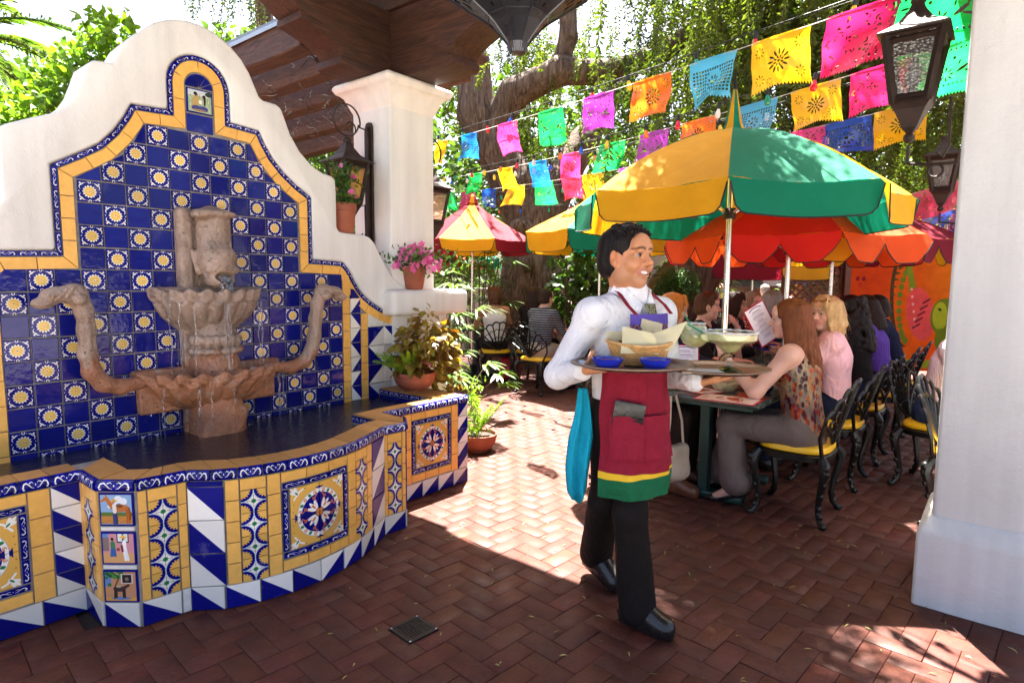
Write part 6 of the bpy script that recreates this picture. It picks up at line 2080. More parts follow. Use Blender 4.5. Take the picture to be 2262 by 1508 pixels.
# ---------------------------------------------------------------- mural, lattice screen, walls beyond
def paint_mural():
 cv = Canvas(384, 320, bg='#e25c0a', asp=1.2)
 cv.c[..., 1] += .10 * np.sin(cv.X * 3 + 1) * np.cos(cv.Y * 4)
 cv.c[..., 0] += .06 * np.sin(cv.Y * 6);
 cv.c = np.clip(cv.c, 0, 1)
 # fringed wing, coral body, green head in profile
 cv.ell(.52, .55, .12, .36, '#4a3a20', .12); cv.ell(.545, .55, .11, .35, '#e25c0a', .12)
 for k in range(13):
  a = -1.2 + 2.4 * k / 12
  x, y = .55 - .13 * math.cos(a), .55 + .33 * math.sin(a)
  cv.poly([(x - .02, y + .016), (x - .02, y - .016), (x + .03, y)], '#5a4a1c')
  cv.circ(x + .07, y, .026, '#6f7f1e')
 cv.line([(.58, 1.0), (.57, .82), (.62, .62), (.66, .45)], .012, '#7d8a20', .05)
 cv.ell(.70, .46, .13, .22, '#e2504a', .3)
 for k in range(6): cv.circ(.60 + .012 * k, .66 - .06 * k, .012, '#f0a898')
 for k in range(5): cv.line([(.72 - .02 * k, .55 - .05 * k), (.78 - .02 * k, .58 - .05 * k)], .008, '#7a2430')
 cv.ell(.93, .44, .13, .15, '#6a7a16'); cv.ell(.96, .30, .10, .16, '#6a7a16', -.2); cv.ell(1.0, .2, .06, .10, '#6a7a16', -.3)
 cv.ell(.89, .45, .07, .11, '#a5ae22'); cv.ell(.92, .38, .05, .05, '#6a7a16'); cv.ell(.905, .40, .05, .055, '#a5ae22')
 cv.ell(.885, .50, .018, .010, '#3a2a12', -.4); cv.circ(.50, .93, .05, '#d8392a')
 for cx, cy in ((.1, .74), (1.08, .74)):
  for dx, dy in ((-.03, 0), (.03, 0), (0, -.045)): cv.circ(cx + dx, cy + dy, .019, '#8a1f2c' if dy == 0 else '#c8302c')
 for f, x in ((1, .08), (-1, 1.10)):
  cv.line([(x, .86), (x + .03 * f, .93), (x - .02 * f, 1.0)], .03, '#5d3a80', .008)
  cv.line([(x - .14 * f, .83), (x - .05 * f, .86), (x + .02 * f, .99)], .018, '#6a7a16', .005)
 for k in range(5): cv.ell(.2 + .2 * k, .06, .06, .03, '#9aa41e', .4)
 return cv.image('mural_print')
t = NT('mural_paint'); tx = t.n('ShaderNodeTexImage', image=paint_mural(), extension='EXTEND'); t.set(tx.inputs[0], t.uv())
n = t.noise(t.pos(), 9.0, 5.0); t.pbsdf(t.mix(1.0, tx.outputs[0], t.ramp(n, [(.3, .80), (.7, 1.02)]), 'MULTIPLY'), .7, 0, .12); M_MURAL = t.m
M_REDWOOD = sm('red_brown_wood', (.16, .045, .022), .6, var=.25, vs=8)
r = thing('mural_panel', 'orange painted wooden screen with a green bird design behind the seated row', 'mural', (5.55, 8.55, 0), -.12)
wd, h0, h1 = 1.62, .25, 1.98
m = MB(); m.add([(-wd / 2, 0, h0), (wd / 2, 0, h0), (wd / 2, 0, h1), (-wd / 2, 0, h1)], [(0, 1, 2, 3)], 0, [((0, 0), (1, 0), (1, 1), (0, 1))]); m.build('painted_face', M_MURAL, r, loc=(0, -.021, 0))
m = MB(); m.box((0, 0, (h0 + h1) / 2), (wd, .036, h1 - h0)); m.build('board', M_REDWOOD, r)
for sx in (-1, 1):
 m = MB(); m.box((sx * (wd / 2 + .04), 0, 1.02), (.08, .08, 2.04)); m.build('post', M_REDWOOD, r, bevel=.006, seg=1)
m = MB(); m.box((0, 0, h1 + .025), (wd, .07, .05)); m.build('top_rail', M_REDWOOD, r)
r = thing('lattice_screen', 'red brown diagonal lattice screen left of the orange mural', 'screen', (4.28, 8.75, 0), -.05)
W2, Z0, Z1 = .36, .45, 2.05
for sx in (-1, 1):
 m = MB(); m.box((sx * (W2 + .035), 0, 1.03), (.07, .07, 2.06)); m.build('post', M_REDWOOD, r)
for z in (Z0, Z1):
 m = MB(); m.box((0, 0, z), (2 * W2, .05, .05)); m.build('rail', M_REDWOOD, r)
for dgn in (1, -1):
 for k in range(-8, 26):
  z0 = Z0 + k * .115
  a, b = (-W2, z0), (W2, z0 + 2 * W2)
  lo_, hi_ = max(Z0, a[1]), min(Z1, b[1])
  if hi_ - lo_ < .06: continue
  x0, x1 = -W2 + (lo_ - z0), -W2 + (hi_ - z0)
  w_ = .019; y = .012 * dgn
  q = [(dgn * x0, lo_ - w_), (dgn * x0, lo_ + w_), (dgn * x1, hi_ + w_), (dgn * x1, hi_ - w_)]
  m = MB(); m.prism(q, y - .005, y + .005); m.build('slat', M_REDWOOD, r)
M_CREAMW = plaster_mat('cream_garden_wall', (.62, .57, .50), .4)
M_FENCE = sm('brown_board_fence', (.085, .045, .03), .7, var=.35, vs=5)
r = thing('garden_wall', 'low cream garden wall behind the palms left of the tree trunk', 'wall', (-2.6, 12.6, 0))
m = MB(); m.box((0, 0, .62), (6.2, .2, 1.24)); m.build('wall_body', M_CREAMW, r, bevel=.02); m = MB(); m.box((0, 0, 1.27), (6.3, .28, .06)); m.build('coping', M_CREAMW, r, bevel=.01)
r = thing('house', 'pale far building with a long eave behind the crowd', 'building', (8.5, 19.5, 0))
m = MB(); m.box((0, 0, 1.5), (13, .4, 3.0)); m.build('wall', M_CREAMW, r)
m = MB(); m.prism([(-6.9, 3.0), (6.9, 3.0), (6.4, 4.1), (-6.4, 4.1)], -1.3, .6); m.build('roof', sm('clay_roof', (.28, .10, .06), .8, var=.3), r)
for k in range(6):
 m = MB(); m.box((-5.2 + k * 2.0, -.22, 1.45), (1.1, .06, 1.2)); f_ = m.build('window', sm('far_window_frame', (.10, .06, .045), .6) if k == 0 else bpy.data.materials['far_window_frame'], r)
 m = MB(); m.box((-5.2 + k * 2.0, -.255, 1.45), (.9, .02, 1.0)); m.build('pane', sm('far_glass', (.05, .06, .07), .1) if k == 0 else bpy.data.materials['far_glass'], f_)
r = thing('board_fence', 'brown vertical board fence far behind the seated guests', 'fence', (4.6, 15.2, 0))
for k in range(62):
 m = MB(); m.box((-4.2 + k * .142, random.gauss(0, .004), .68 + random.gauss(0, .012)), (.13, .022, 1.36)); m.build('board', M_FENCE, r)
m = MB(); m.box((.15, .03, .35), (8.8, .03, .09)); m.box((.15, .03, 1.15), (8.8, .03, .09)); m.build('rail', M_FENCE, r)
r = thing('stone_planter', 'grey carved planter urn with pink bromeliads behind the sunglasses man', 'planter', (2.75, 8.8, 0))
m = MB(); m.lathe([(.0001, 0), (.20, 0), (.20, .08), (.11, .14), (.10, .50), (.22, .62), (.25, .85), (.27, .90), (.24, .92), (.23, .88)], 20); m.build('urn', sm('grey_stone', (.26, .25, .24), .8, var=.25, bs=.3), r, smooth=True)
n_ = 46; a = RNG.uniform(0, 6.28, n_)
leaves('foliage', np.tile([0, 0, .88], (n_, 1)) + RNG.normal(0, .03, (n_, 3)), np.stack([np.cos(a), np.sin(a), RNG.uniform(.2, 1.4, n_)], 1), np.tile([0, 0, 1.], (n_, 1)) + RNG.normal(0, .1, (n_, 3)), RNG.uniform(.22, .34, n_), .04, L_PALM, r, .35, shape=5)
n_ = 40; a = RNG.uniform(0, 6.28, n_)
leaves('flower', np.tile([.05, -.05, 1.17], (n_, 1)) + RNG.normal(0, .025, (n_, 3)), np.stack([np.cos(a), np.sin(a), RNG.uniform(.2, 1.6, n_)], 1), np.tile([0, 0, 1.], (n_, 1)) + RNG.normal(0, .2, (n_, 3)), RNG.uniform(.10, .17, n_), .028, L_BROM, r, .25, shape=5)
# ---------------------------------------------------------------- trees and planting
def bark_mat(name, c0, c1, c2):
 t = NT(name)
 p = t.pos()
 v = t.mapv(p, (7, 7, 1.1))
 n1 = t.noise(v, 1.6, 8.0, .68, 1.4); n2 = t.noise(t.mapv(p, (34, 34, 5)), 1.0, 5.0, .6, .6); n3 = t.noise(p, .9, 4.0)
 c = t.ramp(n1, [(.32, c0), (.52, c1), (.72, c2)])
 c = t.mix(1.0, c, t.ramp(n3, [(.3, .75), (.7, 1.2)]), 'MULTIPLY')
 c = t.mix(1.0, c, t.ramp(n2, [(.3, .65), (.7, 1.2)]), 'MULTIPLY')
 h = t.math('ADD', n1, t.math('MULTIPLY', n2, .45))
 t.pbsdf(c, .85, 0, .25, 0, t.bump(h, 1.0, .09))
 return t.m
M_BARK = bark_mat('pepper_tree_bark', (.05, .032, .022), (.21, .14, .10), (.40, .30, .24))
M_BARK2 = bark_mat('dark_pepper_bark', (.045, .025, .017), (.18, .10, .07), (.34, .22, .16))
M_TWIG = sm('thin_branch', (.085, .06, .04), .85, var=.3)
def limb(sd, pts, rs, k=.12):
 for i in range(len(pts) - 1): sd.cap(pts[i], pts[i + 1], rs[i], rs[i + 1], k=k)
def gnarl(a, seed):
 def f(V):
  n1 = vnoise(V * np.array([1, 1, .28]), 9.0, seed); n2 = vnoise(V * np.array([1, 1, .4]), 22.0, seed + 5)
  N = V - np.array([V[:, 0].mean(), V[:, 1].mean(), 0]) * np.array([1, 1, 0]); N[:, 2] = 0
  N /= np.maximum(np.linalg.norm(N, axis=1, keepdims=True), .1)
  return V + N * (n1 * a + n2 * a * .45)[:, None]
 return f
TREE1 = thing('pepper_tree', 'huge old pepper tree with gnarled grey brown trunk behind the back tables', 'tree', (.28, 11.0, 0))
sd = SDF()
limb(sd, [(0, 0, -.1), (.02, 0, .35), (.05, 0, 1.2), (.12, 0, 2.1), (.10, 0, 2.6)], [.86, .70, .58, .50, .47])
for a in np.linspace(0, 6.28, 8)[:-1]: sd.cap((.45 * math.cos(a), .45 * math.sin(a), .5), (1.0 * math.cos(a), 1.0 * math.sin(a), -.08), .28, .16, k=.25)
for (x, y, z, r_) in ((-.18, -.46, 2.35, .16), (.30, -.42, 1.5, .15), (-.38, -.3, 1.0, .2), (-.02, -.5, 1.75, .12), (.45, -.2, .8, .2)): sd.ell((x, y, z), r_, k=.15)
sdf_obj('trunk', sd, M_BARK, TREE1, .035, disp=gnarl(.05, 3))
sd = SDF()
limb(sd, [(.05, 0, 2.45), (-.25, 0, 3.1), (-.62, .0, 3.75), (-.92, .0, 4.35), (-1.0, 0, 5.2), (-1.3, 0, 6.2)], [.46, .40, .36, .33, .27, .2])
sdf_obj('limb', sd, M_BARK, TREE1, .035, disp=gnarl(.04, 5))
sd = SDF()
limb(sd, [(-.75, 0, 3.9), (-.3, -.2, 4.62), (.5, -.4, 4.95), (1.2, -.6, 4.85), (2.0, -.9, 5.0), (2.5, -1.1, 5.35), (3.0, -1.3, 6.0), (3.3, -1.4, 6.8)], [.26, .26, .23, .19, .16, .14, .12, .08], .08)
sdf_obj('limb', sd, M_BARK, TREE1, .03, disp=gnarl(.03, 7))
sd = SDF()
limb(sd, [(.4, -.3, 4.95), (.62, -.4, 5.5), (.55, -.45, 6.3), (.9, -.5, 7.2)], [.17, .15, .13, .08], .06)
sdf_obj('limb', sd, M_BARK, TREE1, .03, disp=gnarl(.03, 8))
sd = SDF()
limb(sd, [(.2, 0, 2.4), (.55, .2, 3.2), (1.0, .5, 4.0), (1.6, 1.0, 5.0), (2.4, 1.4, 6.0)], [.36, .30, .26, .20, .12], .1)
sdf_obj('limb', sd, M_BARK, TREE1, .035, disp=gnarl(.03, 9))
TREE2 = thing('pepper_tree', 'leaning dark-barked pepper tree trunk behind the red umbrella', 'tree', (1.75, 8.7, 0))
sd = SDF()
limb(sd, [(0, 0, -.1), (.15, 0, .5), (.62, 0, 1.3), (1.05, .05, 1.95), (1.75, .2, 2.9), (2.6, .3, 3.8), (3.3, .3, 4.8), (3.8, .3, 6.0)], [.60, .48, .40, .36, .33, .30, .24, .16])
for a in (.5, 2.4, 3.6, 5.0): sd.cap((.1, 0, .5), (.75 * math.cos(a), .75 * math.sin(a), -.05), .22, .12, k=.2)
sdf_obj('trunk', sd, M_BARK2, TREE2, .035, disp=gnarl(.045, 13))
def curtains(parent, clusters, name='crown', leafL=.085, mat=None, per=.032, seed=0):
 "weeping strands with small paired leaflets; clusters: (x,y,z, spread, n strands, length)"
 rg = np.random.default_rng(seed)
 Cs, Ds, Ns, Rn, Ls = [], [], [], [], []
 SV, SF, nv = [], [], 0
 for (x, y, z, sp, n, ln) in clusters:
  tone = rg.uniform(.0, 1.0)
  for k in range(n):
   p = np.array([x, y, z]) + rg.normal(size=3) * np.array([sp, sp, sp * .45])
   l = ln * rg.uniform(.4, 1.25); m = max(6, int(l / per))
   a = rg.uniform(0, 6.28); d = np.array([math.cos(a) * .5, math.sin(a) * .5, -.2 + rg.normal(0, .3)])
   st = np.empty((m, 3)); dr = np.empty((m, 3))
   for j in range(m):
    d = d * .93 + np.array([0, 0, -.10]) + rg.normal(size=3) * .075
    d /= np.linalg.norm(d); p = p + d * per; st[j] = p; dr[j] = d
   side = rg.normal(size=(m, 3)); side -= dr * (side * dr).sum(1, keepdims=True); side /= np.linalg.norm(side, axis=1, keepdims=True)
   for sg in (1, -1):
    s2 = side * sg + rg.normal(0, .55, (m, 3))
    Cs.append(st); Ds.append(s2 + dr * .8); Ns.append(np.cross(s2, dr)); Rn.append(np.clip(tone + rg.normal(0, .2, m), 0, 1)); Ls.append(leafL * rg.uniform(.7, 1.25, m))
   w_ = .0022 + .003 * (k % 7 == 0)
   off = side[0] * w_
   SV.append(np.vstack([st - off, st + off])); i = np.arange(m - 1)
   SF.append(np.stack([i, i + 1, i + 1 + m, i + m], 1) + nv); nv += 2 * m
 C = np.vstack(Cs); D = np.vstack(Ds); N_ = np.vstack(Ns); R = np.concatenate(Rn); L = np.concatenate(Ls)
 o = leaves(name, C, D, N_, L, L * .34, mat or L_PEPPER, parent, .25, R, shape=4, kind='stuff')
 npobj('twigs', np_mesh('twigs', np.vstack(SV), np.vstack(SF), M_TWIG), parent)['kind'] = 'stuff'
 return o
rg = random.Random(21)
cl = []
# (local to the tree) main crown behind and above, with gaps to the sky between the limbs
for k in range(28):
 x = rg.uniform(-4.2, 1.0); y = rg.uniform(.3, 3.0); z = rg.uniform(5.4, 8.4)
 cl.append((x, y, z, .45, 15, rg.uniform(1.0, 2.2)))
for (x, y, z, n, l) in ((-.1, -.5, 5.3, 10, .6), (.9, -.7, 5.1, 10, .7), (1.7, -1.0, 4.7, 14, .9), (2.3, -1.2, 5.2, 16, 1.2), (-.3, .6, 4.3, 22, 1.0), (.2, .8, 4.2, 18, .9), (.75, .5, 4.1, 20, 1.2)):
 cl.append((x, y, z, .32, n, l))
curtains(TREE1, cl, seed=2)
cl = []
for k in range(50):
 x = rg.uniform(.2, 6.2); y = rg.uniform(-1.8, 2.4); z = rg.uniform(4.4, 7.6)
 cl.append((x, y, z, .42, 16, rg.uniform(1.3, 2.6)))
for (x, y, z, n, l) in ((.9, -.8, 5.0, 34, 1.8), (1.5, -.8, 4.8, 34, 1.9), (2.2, -1.0, 4.7, 34, 1.9), (2.9, -1.2, 4.7, 34, 1.8), (3.7, -1.4, 4.4, 34, 1.7), (4.5, -1.4, 4.6, 30, 1.9), (2.4, -2.6, 4.6, 30, 1.3), (3.3, -3.0, 4.3, 32, 1.2), (4.2, -2.6, 4.2, 30, 1.3), (1.5, -2.2, 4.9, 26, 1.4), (1.6, .8, 4.2, 30, 1.5), (3.0, 1.2, 4.0, 36, 1.6), (4.6, 1.2, 4.0, 36, 1.8)):
 cl.append((x, y, z, .36, n, l))
curtains(TREE2, cl, seed=5)
# unseen high canopy of the leaning tree, clumps added to shade seats and floor
B = np.array([(rg.uniform(-.45, 4.2), rg.uniform(-4.5, -.4), rg.uniform(4.9, 6.4), rg.uniform(.35, .62)) for _ in range(46)] + [(rg.uniform(-.75, .1), rg.uniform(-4.6, -3.2), rg.uniform(4.9, 5.9), .40) for _ in range(14)] + [(rg.uniform(-.55, .9), rg.uniform(-4.0, -2.2), rg.uniform(5.0, 6.0), .5) for _ in range(12)])
B = np.array([b for b in B if not (-.25 < b[0] < 1.2 and b[1] < -3.55)])  # clumps left out here so a sun patch reaches the floor
n_ = 42000; pk = RNG.integers(0, len(B), n_); d_ = rdir(n_) * (RNG.uniform(0, 1, n_) ** .4)[:, None]
leaves('shading_canopy_foliage', B[pk, :3] + d_ * B[pk, 3:], rdir(n_, -.8), rdir(n_, .3), RNG.uniform(.06, .12, n_), .026, L_PEPPER, TREE2, .2, shape=4, kind='stuff')
for k in range(5):
 b_ = B[k * 9, :3]; sd = SDF(); limb(sd, [(2.6, .3, 3.8), tuple((np.array([2.6, .3, 3.8]) + b_) / 2 + np.array([0, 0, .5])), tuple(b_)], [.16, .10, .05], .06); sdf_obj('limb', sd, M_BARK2, TREE2, .035)
# a third tree behind the rafters at left
T3 = thing('pepper_tree', 'distant feathery pepper tree above the fountain wall at left of the pergola', 'tree', (-6.2, 14.5, 0))
sd = SDF(); limb(sd, [(0, 0, 0), (.2, 0, 3), (.6, 0, 6.5), (.3, 0, 10)], [.35, .3, .22, .1]); sdf_obj('trunk', sd, M_BARK, T3, .05)
curtains(T3, [(rg.uniform(-.9, 2.8), rg.uniform(-1, 1), rg.uniform(8.6, 11.5), .45, 12, 1.9) for k in range(26)] + [(1.9, 0, 8.6, .5, 22, 2.0), (-.6, 0, 9.0, .25, 12, 1.8)], leafL=.10, per=.05, seed=8)
def shrub(name, label, cat, loc, blobs, n, L, Wd, mat, trunk=True, group=None, shape=6):
 r = thing(name, label, cat, loc, 0, group)
 B = np.array(blobs, float); vol = (B[:, 3] ** 2); pick = RNG.choice(len(B), n, p=vol / vol.sum())
 d = rdir(n); q = RNG.uniform(.55, 1.0, n) ** .5
 C = B[pick, :3] + d * (B[pick, 3] * q)[:, None]
 D = d * .6 + rdir(n) * .8; D[:, 2] -= .15
 tone = np.clip(RNG.normal(.45, .22, n), 0, 1)
 leaves('foliage', C, D, rdir(n, .8), L * RNG.uniform(.6, 1.2, n), Wd * RNG.uniform(.7, 1.2, n), mat, r, .25, tone, shape=shape)
 m = MB()
 for b in B[:14]:
  m.tube([(b[0] * .2, b[1] * .2, 0), (b[0] * .6, b[1] * .6, b[2] * .5), (b[0], b[1], b[2])], [.03, .02, .008], 5)
 m.build('stem', M_TWIG, r)
 return r
def blobs(n, x, y, z, r, seed):
 g_ = random.Random(seed)
 return [(g_.uniform(*x), g_.uniform(*y), g_.uniform(*z), g_.uniform(*r)) for _ in range(n)]
c = WP(.1, -.75)
shrub('climbing_vine', 'bright green leafy vine climbing behind the left end of the fountain wall', 'vine', c,
  [(WP(-.35 + .8 * u, -.55 - .2 * v).x - c.x, WP(-.35 + .8 * u, -.55 - .2 * v).y - c.y, 1.93 + .98 * u + (-.02 + .11 * v), .105) for u in np.linspace(0, 1, 9) for v in (0, .5, 1)] +
  [(WP(.46, -.5).x - c.x, WP(.46, -.5).y - c.y, 3.02, .04), (WP(.30, -.5).x - c.x, WP(.30, -.5).y - c.y, 2.92, .09), (WP(-.4, -.6).x - c.x, WP(-.4, -.6).y - c.y, 2.22, .16)],
  2100, .062, .036, L_VINE)
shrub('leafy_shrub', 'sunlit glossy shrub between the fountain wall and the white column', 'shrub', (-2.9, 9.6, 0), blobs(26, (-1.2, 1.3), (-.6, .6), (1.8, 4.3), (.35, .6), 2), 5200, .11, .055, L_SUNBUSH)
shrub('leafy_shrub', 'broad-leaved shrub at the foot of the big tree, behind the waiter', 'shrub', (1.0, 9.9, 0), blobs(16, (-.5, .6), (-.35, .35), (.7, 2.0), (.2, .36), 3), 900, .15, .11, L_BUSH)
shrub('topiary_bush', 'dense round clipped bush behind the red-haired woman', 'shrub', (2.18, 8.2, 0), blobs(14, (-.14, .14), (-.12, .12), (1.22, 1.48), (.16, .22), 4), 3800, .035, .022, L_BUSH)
shrub('background_trees', 'tall mixed green trees closing the view far behind the patio', 'trees', (1.0, 21, 0), blobs(120, (-20, 30), (-2, 2), (1.0, 7.5), (1.0, 1.9), 5), 33000, .34, .19, L_SUNBUSH)['kind'] = 'stuff'
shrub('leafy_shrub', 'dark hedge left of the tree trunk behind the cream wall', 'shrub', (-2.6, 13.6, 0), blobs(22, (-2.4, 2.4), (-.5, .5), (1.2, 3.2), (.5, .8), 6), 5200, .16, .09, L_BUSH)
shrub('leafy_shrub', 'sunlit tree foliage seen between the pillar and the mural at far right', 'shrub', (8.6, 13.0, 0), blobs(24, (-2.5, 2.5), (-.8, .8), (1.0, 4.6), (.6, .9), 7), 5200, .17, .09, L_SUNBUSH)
def palmclump(label, loc, n, h, L, seed, fan=True, name='lady_palm'):
 r = thing(name, label, 'palm', loc)
 g_ = np.random.default_rng(seed)
 Cs, Ds, Ns, Ls = [], [], [], []
 m = MB()
 for k in range(n):
  a = g_.uniform(0, 6.28); q = g_.uniform(.05, .45); hh = h * g_.uniform(.45, 1.0)
  tip = np.array([q * math.cos(a) * 1.4, q * math.sin(a), hh])
  m.tube([(tip[0] * .3, tip[1] * .3, 0), (tip[0] * .6, tip[1] * .6, hh * .6), tuple(tip)], .008, 5)
  d = np.array([math.cos(a), math.sin(a), .25]); u = np.array([-math.sin(a), math.cos(a), 0])
  for f in np.linspace(-1.25, 1.25, 10):
   Cs.append(tip); Ds.append(d * math.cos(f) + u * math.sin(f) + np.array([0, 0, g_.normal(.05, .15)])); Ns.append([0, 0, 1] + g_.normal(0, .1, 3)); Ls.append(L * g_.uniform(.75, 1.1))
 leaves('frond', np.array(Cs), np.array(Ds), np.array(Ns), np.array(Ls), .032 if fan else .05, L_PALM, r, .35, shape=5)
 m.build('stem', M_TWIG, r)
 return r
palmclump('lush palm clump with narrow leaves beside the white ledge', (-.95, 8.0, 0), 24, 1.65, .42, 1)
palmclump('lady palm clump in sun between the ledge and the big trunk', (-.55, 10.2, 0), 30, 1.9, .45, 2)
palmclump('dark palm clump beside the round clipped bush', (3.0, 9.9, 0), 24, 1.9, .5, 3)
palmclump('low strap-leaved plants at the foot of the white ledge', (-.62, 6.6, 0), 12, .55, .22, 4, False, 'strap_leaf_plant')
palmclump('low bright plants beside the woman in the white camisole', (-1.0, 7.4, 0), 16, .8, .26, 5, False, 'strap_leaf_plant')
# feather palm at the far left
PT = thing('date_palm', 'feathery date palm with arching fronds at the top left corner', 'palm', (-9.7, 10.8, 0))
sd = SDF(); limb(sd, [(0, 0, 0), (.1, 0, 2.8), (0, 0, 5.4)], [.35, .27, .30]); sdf_obj('trunk', sd, M_BARK, PT, .05)
for k in range(34):
 a = 2 * PI * k / 34 * 3.1; e = random.uniform(-.3, 1.15); l = random.uniform(2.4, 3.1)
 p = np.array([0, 0, 5.45]); d = np.array([math.cos(a) * math.cos(e), math.sin(a) * math.cos(e), math.sin(e)])
 Cs, Ds, Ns, Ls, pts = [], [], [], [], []
 nj = 46
 for j in range(nj):
  p = p + d * l / nj; d[2] -= .026; d /= np.linalg.norm(d); pts.append(tuple(p))
  sdv = np.cross(d, [0, 0, 1.]); sdv /= np.linalg.norm(sdv); up = np.cross(sdv, d)
  for sg in (1, -1):
   Cs.append(p.copy()); Ds.append(sdv * sg * .8 + d * .75 + up * .25 + RNG.normal(0, .08, 3)); Ns.append(up); Ls.append(.36 * math.sin(.25 + 2.75 * j / nj))
 o = leaves('frond', np.array(Cs), np.array(Ds), np.array(Ns), np.array(Ls), .040, L_PALM, PT, .3, shape=4)
 m = MB(); m.tube(pts[::3], [.028 * (1 - i / 17) + .006 for i in range(len(pts[::3]))], 5); m.build('midrib', L_PALM, o)
# fallen leaves and petals on the bricks
n_ = 230
C = np.stack([RNG.uniform(-.9, 2.4, n_), RNG.uniform(1.9, 5.2, n_), RNG.uniform(.003, .006, n_)], 1)
keep = np.array([not in_fountain(x, y) for x, y, z in C]); C = C[keep]; n_ = len(C)
a = RNG.uniform(0, 6.28, n_)
M_FALLEN = leafmat('fallen_leaf', (.20, .20, .04), (.42, .33, .11), .1)
leaves('fallen_leaves', C, np.stack([np.cos(a), np.sin(a), RNG.normal(.05, .06, n_)], 1), np.tile([0, 0, 1.], (n_, 1)) + RNG.normal(0, .3, (n_, 3)), RNG.uniform(.02, .045, n_), RNG.uniform(.004, .008, n_), M_FALLEN, None, .25)
o = bpy.data.objects['fallen_leaves']; o['kind'] = 'stuff'; o['label'] = 'thin fallen leaves scattered over the brick floor'
# ---------------------------------------------------------------- people
def skin_mat(name, col):
 t = NT(name)
 at = t.n('ShaderNodeAttribute', attribute_name='Col').outputs['Color']
 p = t.obj()
 c = t.mix(1.0, at, t.ramp(t.noise(p, 14.0, 4.0), [(.3, .93), (.7, 1.05)]), 'MULTIPLY')
 t.pbsdf(c, .46, 0, .42, 0, t.bump(t.noise(p, 210.0, 3.0), .12, .002), sss=.08)
 return t.m
M_SKIN = skin_mat('skin', None)
M_EYE = None
t = NT('eye'); at = t.n('ShaderNodeAttribute', attribute_name='Col').outputs['Color']; t.pbsdf(at, .12, 0, .22); M_EYE = t.m
M_TEETH = sm('teeth', (.80, .77, .70), .2, var=.03)
def hair_mat(name, c0, c1):
 t = NT(name)
 p = t.obj()
 v = t.mapv(p, (150, 150, 9))
 n = t.noise(v, 1.0, 4.0, .6, .6); n2 = t.noise(t.mapv(p, (26, 26, 3)), 1.0, 4.0, .6, .8)
 f = t.math('ADD', t.math('MULTIPLY', n, .5), t.math('MULTIPLY', n2, .55))
 c = t.ramp(f, [(.32, c0), (.72, c1)])
 t.pbsdf(c, .52, 0, .16, 0, t.bump(f, .9, .012))
 return t.m
def cloth(name, col, rough=.8, wr=.5, pattern=None, sheen=.1):
 t = NT(name)
 p = t.obj()
 n = t.noise(t.mapv(p, (1, 1, .7)), 9.0, 4.0, .55, 1.2)
 c = col
 if pattern is not None: c = pattern(t, p)
 c = t.mix(1.0, c, t.ramp(n, [(.3, .90), (.7, 1.05)]), 'MULTIPLY')
 rd = t.math('SUBTRACT', 1.0, t.math('ABSOLUTE', t.math('MULTIPLY', t.math('SUBTRACT', t.noise(t.mapv(p, (1, 1, .6), (.3, .5, 0)), 11.0, 2.0, .45, 1.0), .5), 5.0)))
 h = t.math('ADD', t.math('ADD', n, t.math('MULTIPLY', t.math('MAXIMUM', rd, 0.0), .30)), t.math('MULTIPLY', t.noise(p, 620.0, 1.0), .04))
 t.pbsdf(c, rough, 0, .12, 0, t.bump(h, wr, .03), sheen=0)
 return t.m
def Rz(a): c, s = math.cos(a), math.sin(a); return np.array([[c, -s, 0], [s, c, 0], [0, 0, 1.]])
def Rx(a): c, s = math.cos(a), math.sin(a); return np.array([[1., 0, 0], [0, c, -s], [0, s, c]])
def Ry(a): c, s = math.cos(a), math.sin(a); return np.array([[c, 0, s], [0, 1., 0], [-s, 0, c]])
def unit(v): v = np.asarray(v, float); return v / max(np.linalg.norm(v), 1e-9)
def add_hand(sd, wr, d, pn, side, curl=.5, sc=1.0, spread=.10, thumb=.6, fing=None):
 "palm from the wrist along d, pn = palm normal (towards the gripped thing), side = direction of the thumb"
 d = unit(d); pn = unit(pn - d * (pn @ d)); sdv = unit(side - d * (side @ d) - pn * (side @ pn))
 wr = np.asarray(wr, float)
 L = [.073, .080, .075, .060]; off = [.028, .009, -.010, -.028]; kn = [.086, .090, .086, .078]
 for i in range(4):
  k = wr + d * kn[i] * sc + sdv * off[i] * sc
  sd.cap(wr + sdv * off[i] * .55 * sc + d * .012, k, .0145 * sc, .0125 * sc, k=.012)
  c = (fing[i] if fing else curl); q = k; a = c * .35
  dd = unit(d + sdv * spread * (1.5 - i) * .6)
  for s_, (fl, r0, r1) in enumerate(((.45, .0098, .0088), (.32, .0088, .0078), (.23, .0078, .0062))):
   v = dd * math.cos(a) + pn * math.sin(a)
   e = q + v * L[i] * fl * sc
   sd.cap(q, e, r0 * sc, r1 * sc, k=.004); q = e; a += c * 1.05
 b = wr + sdv * .022 * sc + d * .022 * sc
 v = unit(sdv * .80 + d * .75 + pn * thumb * .6); e = b + v * .040 * sc
 sd.cap(b, e, .0145 * sc, .0115 * sc, k=.012)
 v = unit(sdv * .35 + d * 1.0 + pn * thumb * .9); f = e + v * .030 * sc; sd.cap(e, f, .0112 * sc, .0098 * sc, k=.005)
 v = unit(d * 1.0 + pn * thumb * 1.0 - sdv * .05); sd.cap(f, f + v * .025 * sc, .0098 * sc, .0075 * sc, k=.004)
